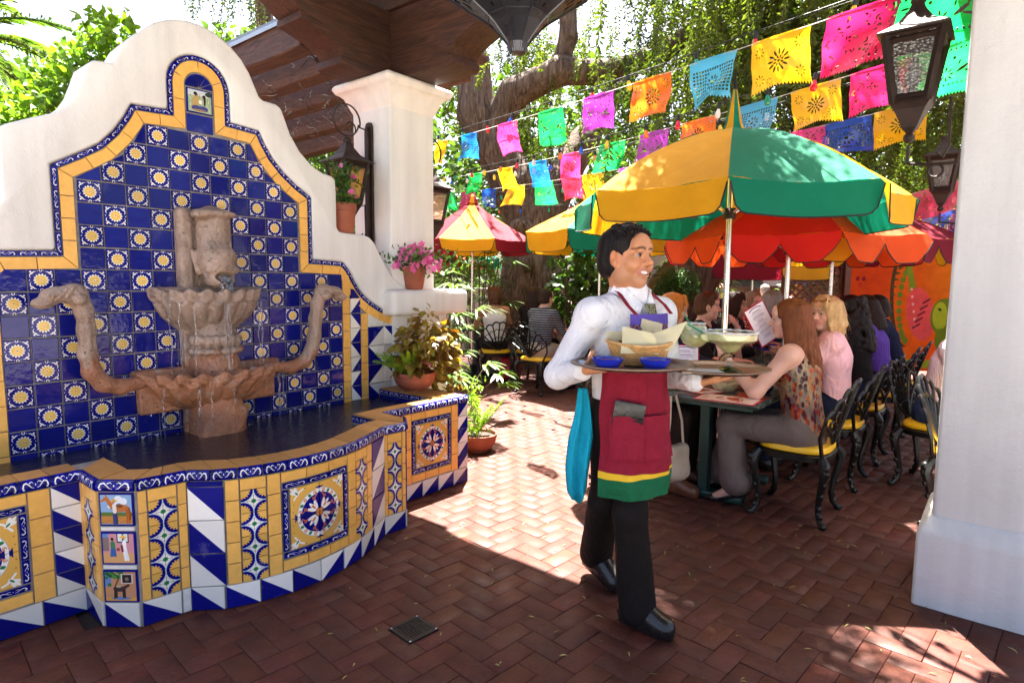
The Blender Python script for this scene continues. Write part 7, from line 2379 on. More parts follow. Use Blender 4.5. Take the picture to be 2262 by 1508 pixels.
def add_head(sd, H, R, sc=1.0, fem=False, smile=0.0, age=0.0, ears=True, heavy=0.0):
 "head prims in the frame R (columns right, forward, up) at centre H"
 R = np.asarray(R, float)
 P = lambda x, y, z: H + R @ (np.array([x, y, z]) * sc)
 e = lambda c, r, k=.02, op='u', rot=None: sd.ell(P(*c), np.array(r) * sc, k, op, R if rot is None else R @ rot)
 cp = lambda a, b, ra, rb=None, k=.01, op='u': sd.cap(P(*a), P(*b), ra * sc, (rb or ra) * sc, k, op)
 j = .92 if fem else 1.0
 e((0, -.018, .034), (.076, .096, .084))
 e((0, .022, -.035), (.061 * j + heavy, .066, .082), .03)
 e((0, .066, -.098), (.026 * j, .020, .020), .03)
 for s in (-1, 1):
  e((s * .046 * j, .012, -.074), (.020, .030, .028), .03)
  e((s * .041, .060, -.026), (.026 + heavy * .4, .024, .026), .022)
  e((s * .028, .078, .034), (.028, .014, .012), .016)
  e((s * .032, .096, .006), (.019, .015, .0115), .012, 's')
  cp((s * .050, .076, .0075), (s * .032, .0895, .0178 - .0035 * smile), .0034, .0038, .002); cp((s * .032, .0895, .0178 - .0035 * smile), (s * .016, .085, .0085), .0038, .0034, .002)
  cp((s * .046, .072, -.002), (s * .018, .078, -.002), .0050 + .0012 * smile, None, .006)
 e((0, .075, .055), (.050, .02, .035), .03)
 cp((0, .082, .022), (0, .104, -.022), .0085, .0125, .012)
 e((0, .1085, -.027), (.0150 if not fem else .0130, .0135, .0120), .008)
 for s in (-1, 1): e((s * .0135, .095, -.031), (.0095, .0105, .0085), .008)
 # mouth
 w = .024 + .014 * smile
 e((0, .076, -.062), (.030, .018, .022), .015)
 if smile > .4:
  for s in (-1, 1): e((s * .046, .064, -.036), (.024, .022, .022), .014)
  e((0, .097, -.0640), (w * 1.02, .022, .0105), .004, 's')
  for q in np.linspace(-1, 1, 7)[:-1]:
   q2 = q + 1 / 3
   y = lambda u: .092 - .019 * u * u
   zu = lambda u: -.0515 + .007 * smile * u * u
   zl = lambda u: -.0765 + .019 * smile * u * u
   cp((w * q, y(q), zu(q)), (w * q2, y(q2), zu(q2)), .0042, None, .004)
   cp((w * q, y(q) - .002, zl(q)), (w * q2, y(q2) - .002, zl(q2)), .0055, None, .004)
  for s in (-1, 1): cp((s * .021, .098, -.030), (s * .045, .078, -.062), .0042, .003, .010, 's')
 else:
  for q in np.linspace(-1, 1, 7)[:-1]:
   q2 = q + 1 / 3; y = lambda u: .092 - .014 * u * u; z = lambda u: -.060 + .006 * smile * u * u
   cp((w * q, y(q), z(q)), (w * q2, y(q2), z(q2)), .0045, None, .005)
   cp((w * q, y(q) - .001, z(q) - .011), (w * q2, y(q2) - .001, z(q2) - .011), .005, None, .005)
  cp((-w, .082, -.065), (w, .082, -.065), .0016, None, .003, 's')
 if ears:
  for s in (-1, 1):
   e((s * .077, -.006, -.004), (.010, .022, .031), .010, 'u', Rz(s * -.45))
   e((s * .085, .002, -.002), (.007, .011, .018), .005, 's', Rz(s * -.45))
   e((s * .074, .004, -.032), (.009, .010, .010), .008)
def head_paint(H, R, sc, base, lips, brow, stubble=None, fem=False, smile=0.0, blush=.0):
 def f(V):
  L = ((V - H) @ R) / sc
  c = np.tile(np.asarray(base, np.float32), (len(V), 1))
  def mixin(m, col):
   m = np.clip(m, 0, 1)[:, None]; c[:] = c * (1 - m) + np.asarray(col, np.float32) * m
  g = lambda p, r: np.exp(-(((L - np.array(p)) / np.array(r)) ** 2).sum(1))
  b = np.asarray(base)
  front = (L[:, 1] > .03)
  for s in (-1, 1): mixin(g((s * .043, .075, -.03), (.026, .03, .02)) * (.30 + blush), b * np.array([1.12, .78, .72]))
  mixin(g((0, .11, -.028), (.018, .02, .014)) * .3, b * np.array([1.12, .78, .72]))
  for s in (-1, 1): mixin(g((s * .084, -.006, -.004), (.02, .026, .032)) * .35, b * np.array([1.15, .72, .65]))
  if stubble is not None:
   m = np.exp(-((L[:, 2] + .085) / .034) ** 2) * (L[:, 1] > -.02) * (np.abs(L[:, 0]) < .08)
   mixin(m * .35, stubble); mixin(g((0, .095, -.046), (.024, .012, .007)) * .35, stubble)
  w = .028 + .013 * smile
  lc = -.064 + .010 * smile * (L[:, 0] / w) ** 2
  m = (np.abs(L[:, 2] - lc) < .0125) & (np.abs(L[:, 0]) < w) & (L[:, 1] > .068)
  mixin(m * np.clip((L[:, 1] - .070) / .006, 0, 1) * (.85 if fem else .55), lips)
  for s in (-1, 1):
   x = (s * L[:, 0] - .031); zc = .0265 + .0045 * (1 - (x / .022) ** 2) + (.004 if fem else 0)
   m = np.exp(-((L[:, 2] - zc) / (.0030 if fem else .0048)) ** 2) * np.clip((.027 - np.abs(x)) / .008, 0, 1) * (L[:, 1] > .05)
   mixin(m * (.65 if fem else .95), brow)
   mixin(g((s * .032, .088, .012), (.017, .02, .0035)) * .55, np.asarray(brow) * .8)
  return c
 return f
def eye(parent, H, R, s, sc, iris, look=(0, 1, 0)):
 c = H + R @ (np.array([s * .0315, .0762, .0055]) * sc)
 r = .0132 * sc
 m = MB(); m.sphere((0, 0, 0), r, 16, 12)
 V = np.array(m.v); d = R @ unit(look); an = np.arccos(np.clip((V / np.linalg.norm(V, axis=1, keepdims=True)) @ d, -1, 1))
 col = np.where((an < .30)[:, None], [[.006, .005, .005]], np.where((an < .64)[:, None], [iris], [[.30, .28, .265]]))
 me = m.mesh('eye', M_EYE, smooth=True)
 a = me.color_attributes.new('Col', 'FLOAT_COLOR', 'POINT'); cc = np.ones((len(V), 4), np.float32); cc[:, :3] = col; a.data.foreach_set('color', cc.ravel())
 o = npobj('eye', me, parent); o.location = c
 return o
def teeth(parent, H, R, sc):
 m = MB(); n = 14
 for k in range(n):
  a = -.034 + .068 * k / n; b = a + .068 / n - .0005
  y = lambda u: .0885 - 12.0 * u * u
  z = lambda u: 9.0 * u * u
  y1_, y0_ = -.0535, -.0675
  vs = [(a, y(a), y0_ + z(a)), (b, y(b), y0_ + z(b)), (b, y(b), y1_ + z(b)), (a, y(a), y1_ + z(a)), (a, y(a) - .004, y0_), (b, y(b) - .004, y0_), (b, y(b) - .004, y1_), (a, y(a) - .004, y1_)]
  vs = [tuple(H + R @ (np.array(v) * sc)) for v in vs]
  m.add(vs, [(0, 1, 2, 3), (5, 4, 7, 6), (0, 4, 5, 1), (3, 2, 6, 7), (1, 5, 6, 2), (4, 0, 3, 7)])
 o = m.build('teeth', M_TEETH, parent); o['kind'] = 'stuff'
 return o
def hair(parent, H, R, style, mat, sc=1.0, sh=None, res=.006, seed=0, back=None):
 "hair as one solid with strand relief; back: list of polylines (root frame) for long locks"
 sd = SDF()
 P = lambda x, y, z: H + R @ (np.array([x, y, z]) * sc)
 e = lambda c, r, k=.02, op='u': sd.ell(P(*c), np.array(r) * sc, k, op, R)
 cp = lambda a, b, ra, rb=None, k=.012, op='u': sd.cap(P(*a), P(*b), ra * sc, (rb or ra) * sc, k, op)
 rg = random.Random(seed)
 if style in ('short', 'balding'):
  e((0, -.020, .046), (.087, .103, .087))
  e((0, -.040, -.020), (.083, .083, .075), .03)
  for s in (-1, 1): cp((s * .072, .012, .01), (s * .074, .022, -.020), .012, .008, .02)
  e((0, .090, -.025), (.10, .062, .088), .012, 's')
  for s in (-1, 1):
   e((s * .088, .008, -.012), (.030, .026, .034), .008, 's')
   e((s * .062, .088, .052), (.024, .03, .028), .015, 's')
  e((0, .0, -.115), (.12, .12, .045), .02, 's')
  if style == 'balding':
   e((0, .045, .115), (.055, .07, .05), .02, 's')
  else:
   for k in range(46):
    a = rg.uniform(-1.2, 1.2); q = rg.uniform(-.6, 1.05)
    x, y, z = .072 * math.sin(a), -.01 + .085 * math.sin(q), .05 + .083 * math.cos(q) * math.cos(a * .8)
    cp((x, y, z), (x + rg.gauss(0, .012), y + .02, z + rg.uniform(-.004, .008)), .0095, .005, .006)
 else:
  e((0, -.022, .044), (.090, .108, .092))
  e((0, -.045, -.02), (.090, .088, .085), .03)
  e((0, .100, -.040), (.064, .068, .098), .012, 's')
  if style == 'bob':
   for k in range(26):
    a = -2.5 + 5.0 * k / 25
    x, y = .083 * math.sin(a), -.025 - .085 * math.cos(a)
    if y > .035: continue
    cp((x * .9, y * .9, .06), (x * 1.08, y, -.03), .026, .026, .014)
    cp((x * 1.08, y, -.03), (x * 1.15, y * 1.02, -.105 + rg.uniform(-.012, .012)), .025, .014, .012)
   for k in range(8):
    x = -.06 + .12 * k / 7; cp((x * .6, .045, .118), (x, .088, .052 + .008 * rg.random()), .018, .008, .008)
  elif style == 'wavy':
   for k in range(30):
    a = -2.35 + 4.7 * k / 29
    x, y = .088 * math.sin(a), -.02 - .09 * math.cos(a)
    q0 = (x * .85, y * .9, .07); q1 = (x * 1.15 + rg.gauss(0, .006), y * 1.05, -.01); q2 = (x * 1.30 + rg.gauss(0, .012), y * 1.12 + rg.gauss(0, .01), -.075); q3 = (x * 1.12 + rg.gauss(0, .015), y * 1.15, -.135 + rg.gauss(0, .02))
    cp(q0, q1, .024, .024, .012); cp(q1, q2, .023, .020, .010); cp(q2, q3, .020, .010, .010)
   for k in range(9):
    x = -.065 + .13 * k / 8; cp((x * .5, .03, .125), (x * 1.0 - .008, .085, .060), .018, .010, .008); cp((x - .008, .085, .060), (x * 1.15 - .012, .092, .035), .010, .005, .006)
  elif style == 'curly':
   for k in range(420):
    a = rg.uniform(-2.5, 2.5); z = rg.uniform(-.34, .10); wd = .105 + .055 * max(0, min(1, (.05 - z) / .25))
    x, y = wd * math.sin(a), -.03 - wd * math.cos(a) * .95
    if y > .06: continue
    sd.ell(P(x, y, z), np.array([.019, .019, .024]) * sc * rg.uniform(.7, 1.25), .016)
  elif style == 'bun':
   e((0, -.10, .09), (.045, .045, .045), .02)
 if back:
  for ln, r0, r1 in back:
   for i in range(len(ln) - 1):
    t0, t1 = i / (len(ln) - 1), (i + 1) / (len(ln) - 1)
    sd.cap(ln[i], ln[i + 1], r0 + (r1 - r0) * t0, r0 + (r1 - r0) * t1, k=.010)
 am = .0028 if style in ('short', 'balding') else .0022
 ho = sdf_obj('hair', sd, mat, parent, res, disp=lambda V: V + (vnoise(V * np.array([1, 1, .12]), 190, seed) * am)[:, None] * unit([1, 1, .2]))
 me = ho.data; nv = len(me.vertices)
 V = np.empty(nv * 3, np.float32); me.vertices.foreach_get('co', V); V = V.reshape(-1, 3)
 Nn = np.empty(nv * 3, np.float32); me.vertices.foreach_get('normal', Nn); Nn = Nn.reshape(-1, 3)
 r2 = np.random.default_rng(seed + 40); n = 900 if res < .0095 else 350
 sh_ = style in ('short', 'balding'); cu = style == 'curly'
 ix = r2.integers(0, nv, n); p = V[ix] + Nn[ix] * .0008; nn = Nn[ix]
 d = np.tile(np.array([0, 0, -1.0]), (n, 1)) + (R @ np.array([0, -.5, .2]))[None] * (1.0 if sh_ else .15) + r2.normal(0, .55 if cu else .22, (n, 3))
 d -= nn * (d * nn).sum(1, keepdims=True); d /= np.maximum(np.linalg.norm(d, axis=1, keepdims=True), 1e-3)
 ln = (r2.uniform(.010, .022, n) if sh_ else r2.uniform(.03, .085, n) * (.6 if cu else 1))[:, None]
 sdv = np.cross(d, nn); w_ = r2.uniform(.0007, .0016, n)[:, None]; lift = (.30 if sh_ else .10 + .15 * cu) * r2.uniform(.2, 1.3, n)[:, None]
 P = []
 for t_ in (0, .4, .75, 1.0):
  q = p + d * ln * t_ + nn * ln * lift * (t_ - (.0 if sh_ else .75 * t_ * t_)) + (sdv * np.sin(t_ * 7 + r2.uniform(0, 6, (n, 1))) * ln * .12 if cu else 0)
  ww = w_ * (1 - .8 * t_); P += [q - sdv * ww, q + sdv * ww]
 P = np.stack(P, 1); F = np.array([[0, 1, 3, 2], [2, 3, 5, 4], [4, 5, 7, 6]])
 npobj('loose_strands', np_mesh('loose_strands', P.reshape(-1, 3), (F[None] + (np.arange(n) * 8)[:, None, None]).reshape(-1, 4), mat, smooth=True), ho)['kind'] = 'stuff'
 return ho
def person(label, loc, rz, J, skin, spec, res=.008, group=None):
 "J: joints in the root's frame; y forward, x to the person's right"
 root = thing('person', label, 'person', loc, rz, group)
 A = {k: (np.asarray(v, float) if np.ndim(v) == 1 else [np.asarray(q, float) for q in v]) for k, v in J.items() if k not in ('R', 'hand', 'TR')}
 R = np.asarray(J['R'], float); TR = np.asarray(J.get('TR', np.eye(3)), float)      # head frame, torso frame
 f = TR[:, 1]; g = spec.get('girth', 1.0); fem = spec.get('fem', False); sc = spec.get('head', 1.0)
 H = A['head']
 nb = A['neck']
 def torso(sd, ex, k=.05, low=True):
  w = g
  sd.cap(A['pelvis'], A['waist'], .150 * w + ex, (.122 if fem else .135) * w + ex, k, flat=(f, .72))
  sd.cap(A['waist'], A['chest'], (.122 if fem else .135) * w + ex, .150 * w + ex, k, flat=(f, .72))
  sd.cap(A['chest'], nb - (nb - A['chest']) * .35, .150 * w + ex, .10 + ex, k, flat=(f, .70))
  sd.cap(A['sh'][0], A['sh'][1], .052 + ex, .052 + ex, .05)
  for s in (0, 1): sd.cap(nb * .75 + A['chest'] * .25, A['sh'][s], .05 + ex, .050 + ex, .05)
  if fem:
   for s in (-1, 1): sd.ell(A['chest'] + TR @ np.array([s * .068, .088 * g ** .5, -.01]), .058 + ex, .035)
 def arms(sd, ex, t_up=1.0, t_low=1.0, k=.03, both=(0, 1), fat=1.0):
  for s in both:
   a, b, c = A['sh'][s], A['el'][s], A['wr'][s]
   sd.cap(a, a + (b - a) * t_up, .050 * fat + ex, (.050 - .010 * t_up) * fat + ex, k)
   if t_low > 0: sd.cap(b, b + (c - b) * t_low, .041 * fat + ex, (.041 - .013 * t_low) * fat + ex, k)
 def legs(sd, ex, exl=0.0, k=.03, t=1.0):
  for s in (0, 1):
   h, kn, an = A['hip'][s], A['kn'][s], A['an'][s]
   lg = spec.get('leg', 1.0); sd.cap(h, kn, .086 * g * lg + ex, .060 * g ** .5 * lg + ex, .05)
   e = kn + (an - kn) * t
   sd.cap(kn, e, .058 * g ** .5 + ex, .042 + ex + exl, k)
 sd = SDF()
 torso(sd, 0); arms(sd, 0, fat=spec.get('arm', 1.0)); legs(sd, 0)
 for s in (0, 1): sd.cap(A['an'][s], A['toe'][s], .036, .026, .03)
 sd.cap(nb - (H - nb) * .25, H + R @ np.array([0, -.02, -.06]) * sc, .066 * (.80 if fem else 1), .058 * (.80 if fem else 1), .03)
 add_head(sd, H, R, sc, fem, spec.get('smile', 0), heavy=spec.get('heavy', 0))
 for s in (0, 1):
  hd = J['hand'][s]
  if hd: add_hand(sd, A['wr'][s], np.asarray(hd['d'], float), np.asarray(hd['n'], float), np.asarray(hd['s'], float), hd.get('curl', .5), hd.get('sc', .94 if fem else 1.0), fing=hd.get('fing'), thumb=hd.get('th', .6))
 axes = None
 if spec.get('fine'):
  lo, hi = sd.lo - .03, sd.hi + .03
  zz = np.concatenate([np.arange(lo[2], H[2] - .16, .0085), np.arange(H[2] - .16, H[2] + .15, .0036)])
  def ax(lo_, hi_, c): return np.concatenate([np.arange(lo_, c - .12, .0075), np.arange(c - .12, c + .12, .0036), np.arange(c + .12, hi_ + .0075, .0075)]) if lo_ < c - .12 else np.concatenate([np.arange(lo_, c + .12, .0036), np.arange(c + .12, hi_ + .0075, .0075)])
  if spec.get('finehand'):
   zz = np.concatenate([np.arange(lo[2], .95, .0085), np.arange(.95, H[2] - .16, .006), np.arange(H[2] - .16, H[2] + .15, .0036)])
  axes = [ax(lo[0], hi[0], H[0]), ax(lo[1], hi[1], H[1]), zz]
 paint = head_paint(H, R, sc, skin, spec.get('lips', np.asarray(skin) * np.array([1.0, .55, .55])), spec.get('brow', (.02, .014, .01)), spec.get('stubble'), fem, spec.get('smile', 0), spec.get('blush', 0))
 sdf_obj('body', sd, M_SKIN, root, res, axes, colfn=paint)
 for s in (-1, 1): eye(root, H, R, s, sc, spec.get('iris', (.04, .02, .01)), spec.get('look', (0, 1, 0)))
 if spec.get('smile', 0) > .4: teeth(root, H, R, sc)
 hair(root, H, R, spec['hair'], spec['hairmat'], sc, res=spec.get('hres', res * .8), seed=spec.get('seed', 1), back=spec.get('locks'))
 # clothes
 if spec.get('top') is not None:
  sd = SDF(); sl = spec.get('sleeve', 1.0); loose = spec.get('loose', .012)
  if spec.get('tank'):
   sd.cap(A['pelvis'], A['waist'], .156 * g + loose, .126 * g + loose, .05, flat=(f, .74)); sd.cap(A['waist'], A['chest'], .126 * g + loose, .152 * g + loose, .05, flat=(f, .74))
   sd.cap(A['chest'], nb - (nb - A['chest']) * .45, .150 * g + loose, .085, .05, flat=(f, .72))
   for s in (-1, 1): sd.ell(A['chest'] + TR @ np.array([s * .068, .088, -.01]), .060 + loose, .035)
   if spec['tank'] == 'halter':
    for s in (0, 1): sd.cap(A['chest'] + (A['sh'][s] - A['chest']) * .55, nb + (A['sh'][s] - nb) * .45, .05, .045, .04)
   else:
    for s in (0, 1):
     q = A['sh'][s] * .55 + nb * .45
     for yy in (.10, -.11): sd.cap(A['chest'] + TR @ np.array([(-1, 1)[s] * .085, yy, .02]), q + TR @ np.array([0, .0, .052]), .008, .008, .01)
  else:
   torso(sd, loose)
   if sl > 0:
    arms(sd, loose + spec.get('sleeve_x', .004), min(1, sl * 2), max(0, sl * 2 - 1), fat=spec.get('arm', 1.0))
    if sl > .9:
     for s in (0, 1): sd.cap(A['wr'][s] + (A['el'][s] - A['wr'][s]) * .16, A['wr'][s] + (A['el'][s] - A['wr'][s]) * .04, .036, .036, .01)
   if not spec.get('collar'):
    sd.cap(nb + TR @ np.array([0, .04, .02]), H - R @ np.array([0, .01, .05]), .062, .062, .01, 's')
   else:
    sd.cap(nb + (H - nb) * -.12, nb + (H - nb) * .10, .094, .084, .012); sd.cap(nb + (H - nb) * .0, H, .066, .064, .004, 's')
  lowcut = spec.get('hem', A['pelvis'][2] + .02)
  sd.cut((0, 0, lowcut), TR @ np.array([0, 0, -1.0]))
  wr_ = spec.get('wrinkle', .004)
  sdf_obj('shirt' if not spec.get('dress') else 'dress', sd, spec['top'], root, res * .9, disp=lambda V: V + (vnoise(V * np.array([1, 1, .45]), 30, 2) * wr_)[:, None] * unit([.5, -.7, .2]))
 if spec.get('pants') is not None:
  sd = SDF(); sd.cap(A['pelvis'] - TR @ np.array([0, 0, .02]), A['pelvis'] + (A['waist'] - A['pelvis']) * .5, .156 * g, .142 * g, .05, flat=(f, .78))
  legs(sd, .014, spec.get('flare', .012), t=spec.get('leg_t', .93))
  if not spec.get('skirt'):
   pass
  sdf_obj('trousers', sd, spec['pants'], root, res, disp=lambda V: V + (vnoise(V * np.array([1, 1, .45]), 30, 6) * .004)[:, None] * unit([.6, -.6, .1]))
 sm_ = spec.get('shoes')
 if sm_ is not None:
  for s in (0, 1):
   sd = SDF(); a, b = A['an'][s], A['toe'][s]; d = unit((b - a) * np.array([1, 1, 0])); fz = min(a[2], b[2] + .03)
   heel = a - d * .045
   if spec.get('heels'):
    sd.cap(b - d * .02, b + d * .045, .030, .014, .01, flat=((0, 0, 1), .6)); sd.cap(a - d * .03 + np.array([0, 0, -.045]), b, .018, .028, .012)
    sd.cap(a - d * .045 + np.array([0, 0, -.03]), np.array([*(a - d * .05)[:2], .008]), .014, .007, .006); sd.cap(a - d * .04 + np.array([0, 0, -.02]), b - d * .02 + np.array([0, 0, .03]), .008, .008, .006)
   else:
    lift = b[2] - .035
    sd.cap((heel[0], heel[1], a[2] - .038), (b[0], b[1], b[2] + .006), .047, .044, .02, flat=((0, 0, 1), .95)); sd.cap(a + np.array([0, 0, .02]), a - np.array([0, 0, .04]), .050, .050, .03); sd.cap(a + d * .02, b + np.array([0, 0, .012]), .046, .038, .03)
    sd.cap((heel[0], heel[1], a[2] - .072), (b[0] + d[0] * .004, b[1] + d[1] * .004, b[2] - .020), .044, .042, .006, flat=((0, 0, 1), .32))
   sdf_obj('shoe', sd, sm_, root, .006)
 return root
def seated(lean=.06, hy=0.0, hp=0.0, wr=None, el=None, hands=None, turn=0.0, dz=0.0, ft=.42, roll=0.0, kn=.42, sc=1.0):
 T = Rx(-lean * 2.0) @ np.eye(3)
 TRm = Rz(turn) @ T
 pel = np.array([0, -.03, .565])
 up = TRm @ np.array([0, 0, 1.0])
 waist = pel + up * .17; chest = pel + up * .36; neck = pel + up * .525 * sc; head = neck + up * .07 + np.array([0, 0, .085]) + Rz(turn) @ np.array([0, .035, 0])
 rx = TRm @ np.array([1., 0, 0])
 sh = [neck - up * .055 - rx * .165, neck - up * .055 + rx * .165]
 el = el or [(-.25, .16, .80), (.25, .16, .80)]
 wr = wr or [(-.13, .37, .80), (.13, .37, .80)]
 hands = hands or [{'d': (.5, .8, -.1), 'n': (0, 0, -1), 's': (.8, -.3, 0)}, {'d': (-.5, .8, -.1), 'n': (0, 0, -1), 's': (-.8, -.3, 0)}]
 return {'pelvis': pel, 'waist': waist, 'chest': chest, 'neck': neck, 'head': head, 'R': Rz(hy) @ Rx(hp) @ Ry(roll), 'TR': TRm, 'sh': sh, 'el': el, 'wr': wr, 'hand': hands,
   'hip': [(-.09, .0, .545), (.09, .0, .545)], 'kn': [(-.11, kn, .535), (.11, kn, .535)], 'an': [(-.11, ft, .09), (.11, ft, .09)], 'toe': [(-.12, ft + .15, .03), (.12, ft + .15, .03)]}
SK_TAN, SK_FAIR, SK_PINK, SK_MED = (.44, .215, .125), (.60, .345, .245), (.64, .36, .27), (.50, .27, .175)
H_BLACK = hair_mat('black_hair', (.004, .003, .003), (.022, .016, .013))
H_DKBR = hair_mat('dark_brown_hair', (.010, .006, .004), (.05, .026, .015))
H_BROWN = hair_mat('brown_hair', (.045, .022, .011), (.15, .075, .035))
H_AUB = hair_mat('auburn_hair', (.070, .019, .008), (.26, .085, .030))
H_BLOND = hair_mat('blonde_hair', (.36, .20, .075), (.74, .52, .26))
H_RED = hair_mat('copper_hair', (.34, .10, .02), (.72, .30, .08))
H_ASH = hair_mat('ash_blonde_hair', (.17, .105, .06), (.42, .30, .19))
H_GREY = hair_mat('grey_hair', (.20, .18, .165), (.52, .49, .46))
M_BLACKLEATHER = sm('black_leather', (.012, .011, .011), .28, var=.2, vs=20, bs=.25, bscale=70)
M_BROWNLEATHER = sm('brown_leather', (.14, .05, .025), .35, var=.2, vs=20, bs=.2, bscale=70)
C_BLACK = cloth('black_cloth', (.014, .012, .012), .85, .5)
C_NAVY = cloth('navy_cloth', (.012, .016, .04), .85)
C_TAUPE = cloth('taupe_trousers', (.145, .110, .098), .75, .35)
C_KHAKI = cloth('khaki_trousers', (.40, .34, .25), .8)
C_PINK = cloth('pink_shirt', (.80, .46, .50), .7, .6)
C_PURPLE = cloth('purple_top', (.115, .05, .32), .7, .5)
C_WHITE = cloth('white_camisole', (.75, .74, .73), .7)
C_SHIRT = cloth('white_dress_shirt', (.78, .78, .79), .62, .6)
def stripes(c0, c1, n, thin):
 def f(t, p):
  z = t.n('ShaderNodeSeparateXYZ'); t.set(z.inputs[0], p)
  w_ = t.math('FRACT', t.math('MULTIPLY', z.outputs[2], n))
  return t.mix(t.math('LESS_THAN', w_, thin), c0, c1)
 return f
def vstripes(c0, c1, n, thin):
 def f(t, p):
  z = t.n('ShaderNodeSeparateXYZ'); t.set(z.inputs[0], p)
  w_ = t.math('FRACT', t.math('MULTIPLY', t.math('ADD', z.outputs[0], t.math('MULTIPLY', z.outputs[1], .8)), n))
  return t.mix(t.math('LESS_THAN', w_, thin), c0, c1)
 return f
C_POLO = cloth('striped_polo', (.05, .055, .06), .8, .5, stripes((.038, .042, .048), (.42, .42, .42), 34, .16))
C_PSTR = cloth('pink_striped_shirt', (.6, .5, .55), .7, .5, vstripes((.66, .52, .60), (.40, .33, .46), 62, .35))
def petals(t, p):
 "petal print: rows of elongated spots in wine, rust, ochre and grey on cream"
 v = t.n('ShaderNodeTexVoronoi', i_Scale=1.0, feature='F1'); t.set(v.inputs['Vector'], t.mapv(p, (46, 46, 24)))
 m = t.ramp(v.outputs['Distance'], [(.50, 1), (.60, 0)])
 h = t.n('ShaderNodeSeparateColor'); t.set(h.inputs[0], v.outputs['Color'])
 reg = t.noise(t.mapv(p, (1, 1, .8), loc=(.3, .1, .7)), 7.5, 2.0)
 k = t.math('ADD', t.math('MULTIPLY', reg, 1.25), t.math('MULTIPLY', t.math('SUBTRACT', h.outputs[0], .5), .28))
 c = t.ramp(k, [(.36, (.030, .006, .014)), (.48, (.13, .012, .014)), (.56, (.30, .035, .015)), (.64, (.40, .16, .05)), (.72, (.15, .13, .12)), (.85, (.05, .010, .02))])
 bgc = t.ramp(reg, [(.35, (.14, .085, .075)), (.6, (.34, .25, .13)), (.75, (.30, .26, .24))])
 return t.mix(m, bgc, c)
C_PETAL = cloth('leaf_print_silk', (.5, .4, .3), .45, .45, petals)
def floral(t, p):
 v = t.n('ShaderNodeTexVoronoi', i_Scale=42.0); t.set(v.inputs['Vector'], p)
 m = t.ramp(v.outputs['Distance'], [(.34, 1), (.42, 0)])
 h = t.n('ShaderNodeSeparateColor'); t.set(h.inputs[0], v.outputs['Color'])
 c = t.ramp(h.outputs[0], [(.3, (.75, .70, .62)), (.5, (.75, .70, .62)), (.55, (.62, .42, .12)), (.8, (.10, .16, .05))])
 return t.mix(m, (.36, .012, .02), c)
C_FLORAL = cloth('red_floral_cloth', (.4, .02, .02), .7, .4, floral)
def locks(H, R, paths, r0, r1):
 return [([tuple(H + R @ np.array(q)) for q in p], r0, r1) for p in paths]
# --- woman in front: auburn hair, leaf print sleeveless top, grey trousers
p = WP(3.02, 2.77)
J = seated(lean=.075, hy=.25, hp=-.06, el=[(-.26, .20, .80), (.24, .25, .755)], wr=[(-.12, .46, .985), (.10, .40, .80)], ft=.36, kn=.40,
   hands=[{'d': (.12, .22, .95), 'n': (.6, .6, -.2), 's': (.5, -.6, .1), 'curl': .95, 'th': .9}, {'d': (-.6, .75, 0), 'n': (0, 0, -1), 's': (-.7, -.3, .1), 'curl': .4}])
J['an'] = [(-.13, .33, .135), (.05, .50, .13)]; J['toe'] = [(-.15, .47, .035), (.05, .64, .035)]; J['kn'] = [(-.12, .40, .54), (.10, .43, .54)]
HW = np.asarray(J['head']);
lk = []
rg = random.Random(4)
for k in range(34):
 a = -2.2 + 4.4 * k / 33
 x, y = .088 * math.sin(a), -.03 - .088 * math.cos(a)
 if y > .045: y = .045
 sgn = 1 if x > 0 else -1
 lk.append([(x * .85, y * .85, .075), (x * 1.1, y * 1.05, -.03), (x * 1.22 + rg.gauss(0, .008), y * 1.15 - .012, -.14), (x * 1.35 + rg.gauss(0, .014), y * 1.2 - .03, -.25), (x * 1.30 + rg.gauss(0, .02), y * 1.1 - .05, -.36 + rg.uniform(-.05, .05))])
person('woman with long auburn hair in a sleeveless leaf print top and grey trousers, seated nearest', p, FN, J, SK_PINK,
  dict(fem=True, hair='long', hairmat=H_AUB, locks=locks(HW, J['R'], lk, .022, .010), top=C_PETAL, tank='halter', pants=C_TAUPE, flare=.045, leg_t=.90, shoes=M_BLACKLEATHER, heels=True, hem=.50, loose=.010, arm=1.12, girth=1.06, res=.006, hres=.006, seed=3, wrinkle=.003), res=.0065)
# bracelets
r = thing('bracelet', 'stack of brown bead bracelets on the raised wrist of the auburn-haired woman', 'bracelet', p, FN)
q0, q1 = np.array(J['wr'][0]), np.array(J['el'][0]); ax_ = unit(q0 - q1); e1 = unit(np.cross(ax_, [0, 0, 1])); e2 = np.cross(ax_, e1)
for k in range(3):
 m = MB(); c = q0 - ax_ * (.018 + .018 * k)
 for i in range(15):
  a = 2 * PI * i / 15; m.sphere(tuple(c + (e1 * math.cos(a) + e2 * math.sin(a)) * .037), .0085, 6, 5)
 m.build('bead_strand', M_BROWNLEATHER if k != 1 else sm('brass_beads', (.50, .33, .12), .3, .8), r, smooth=True)
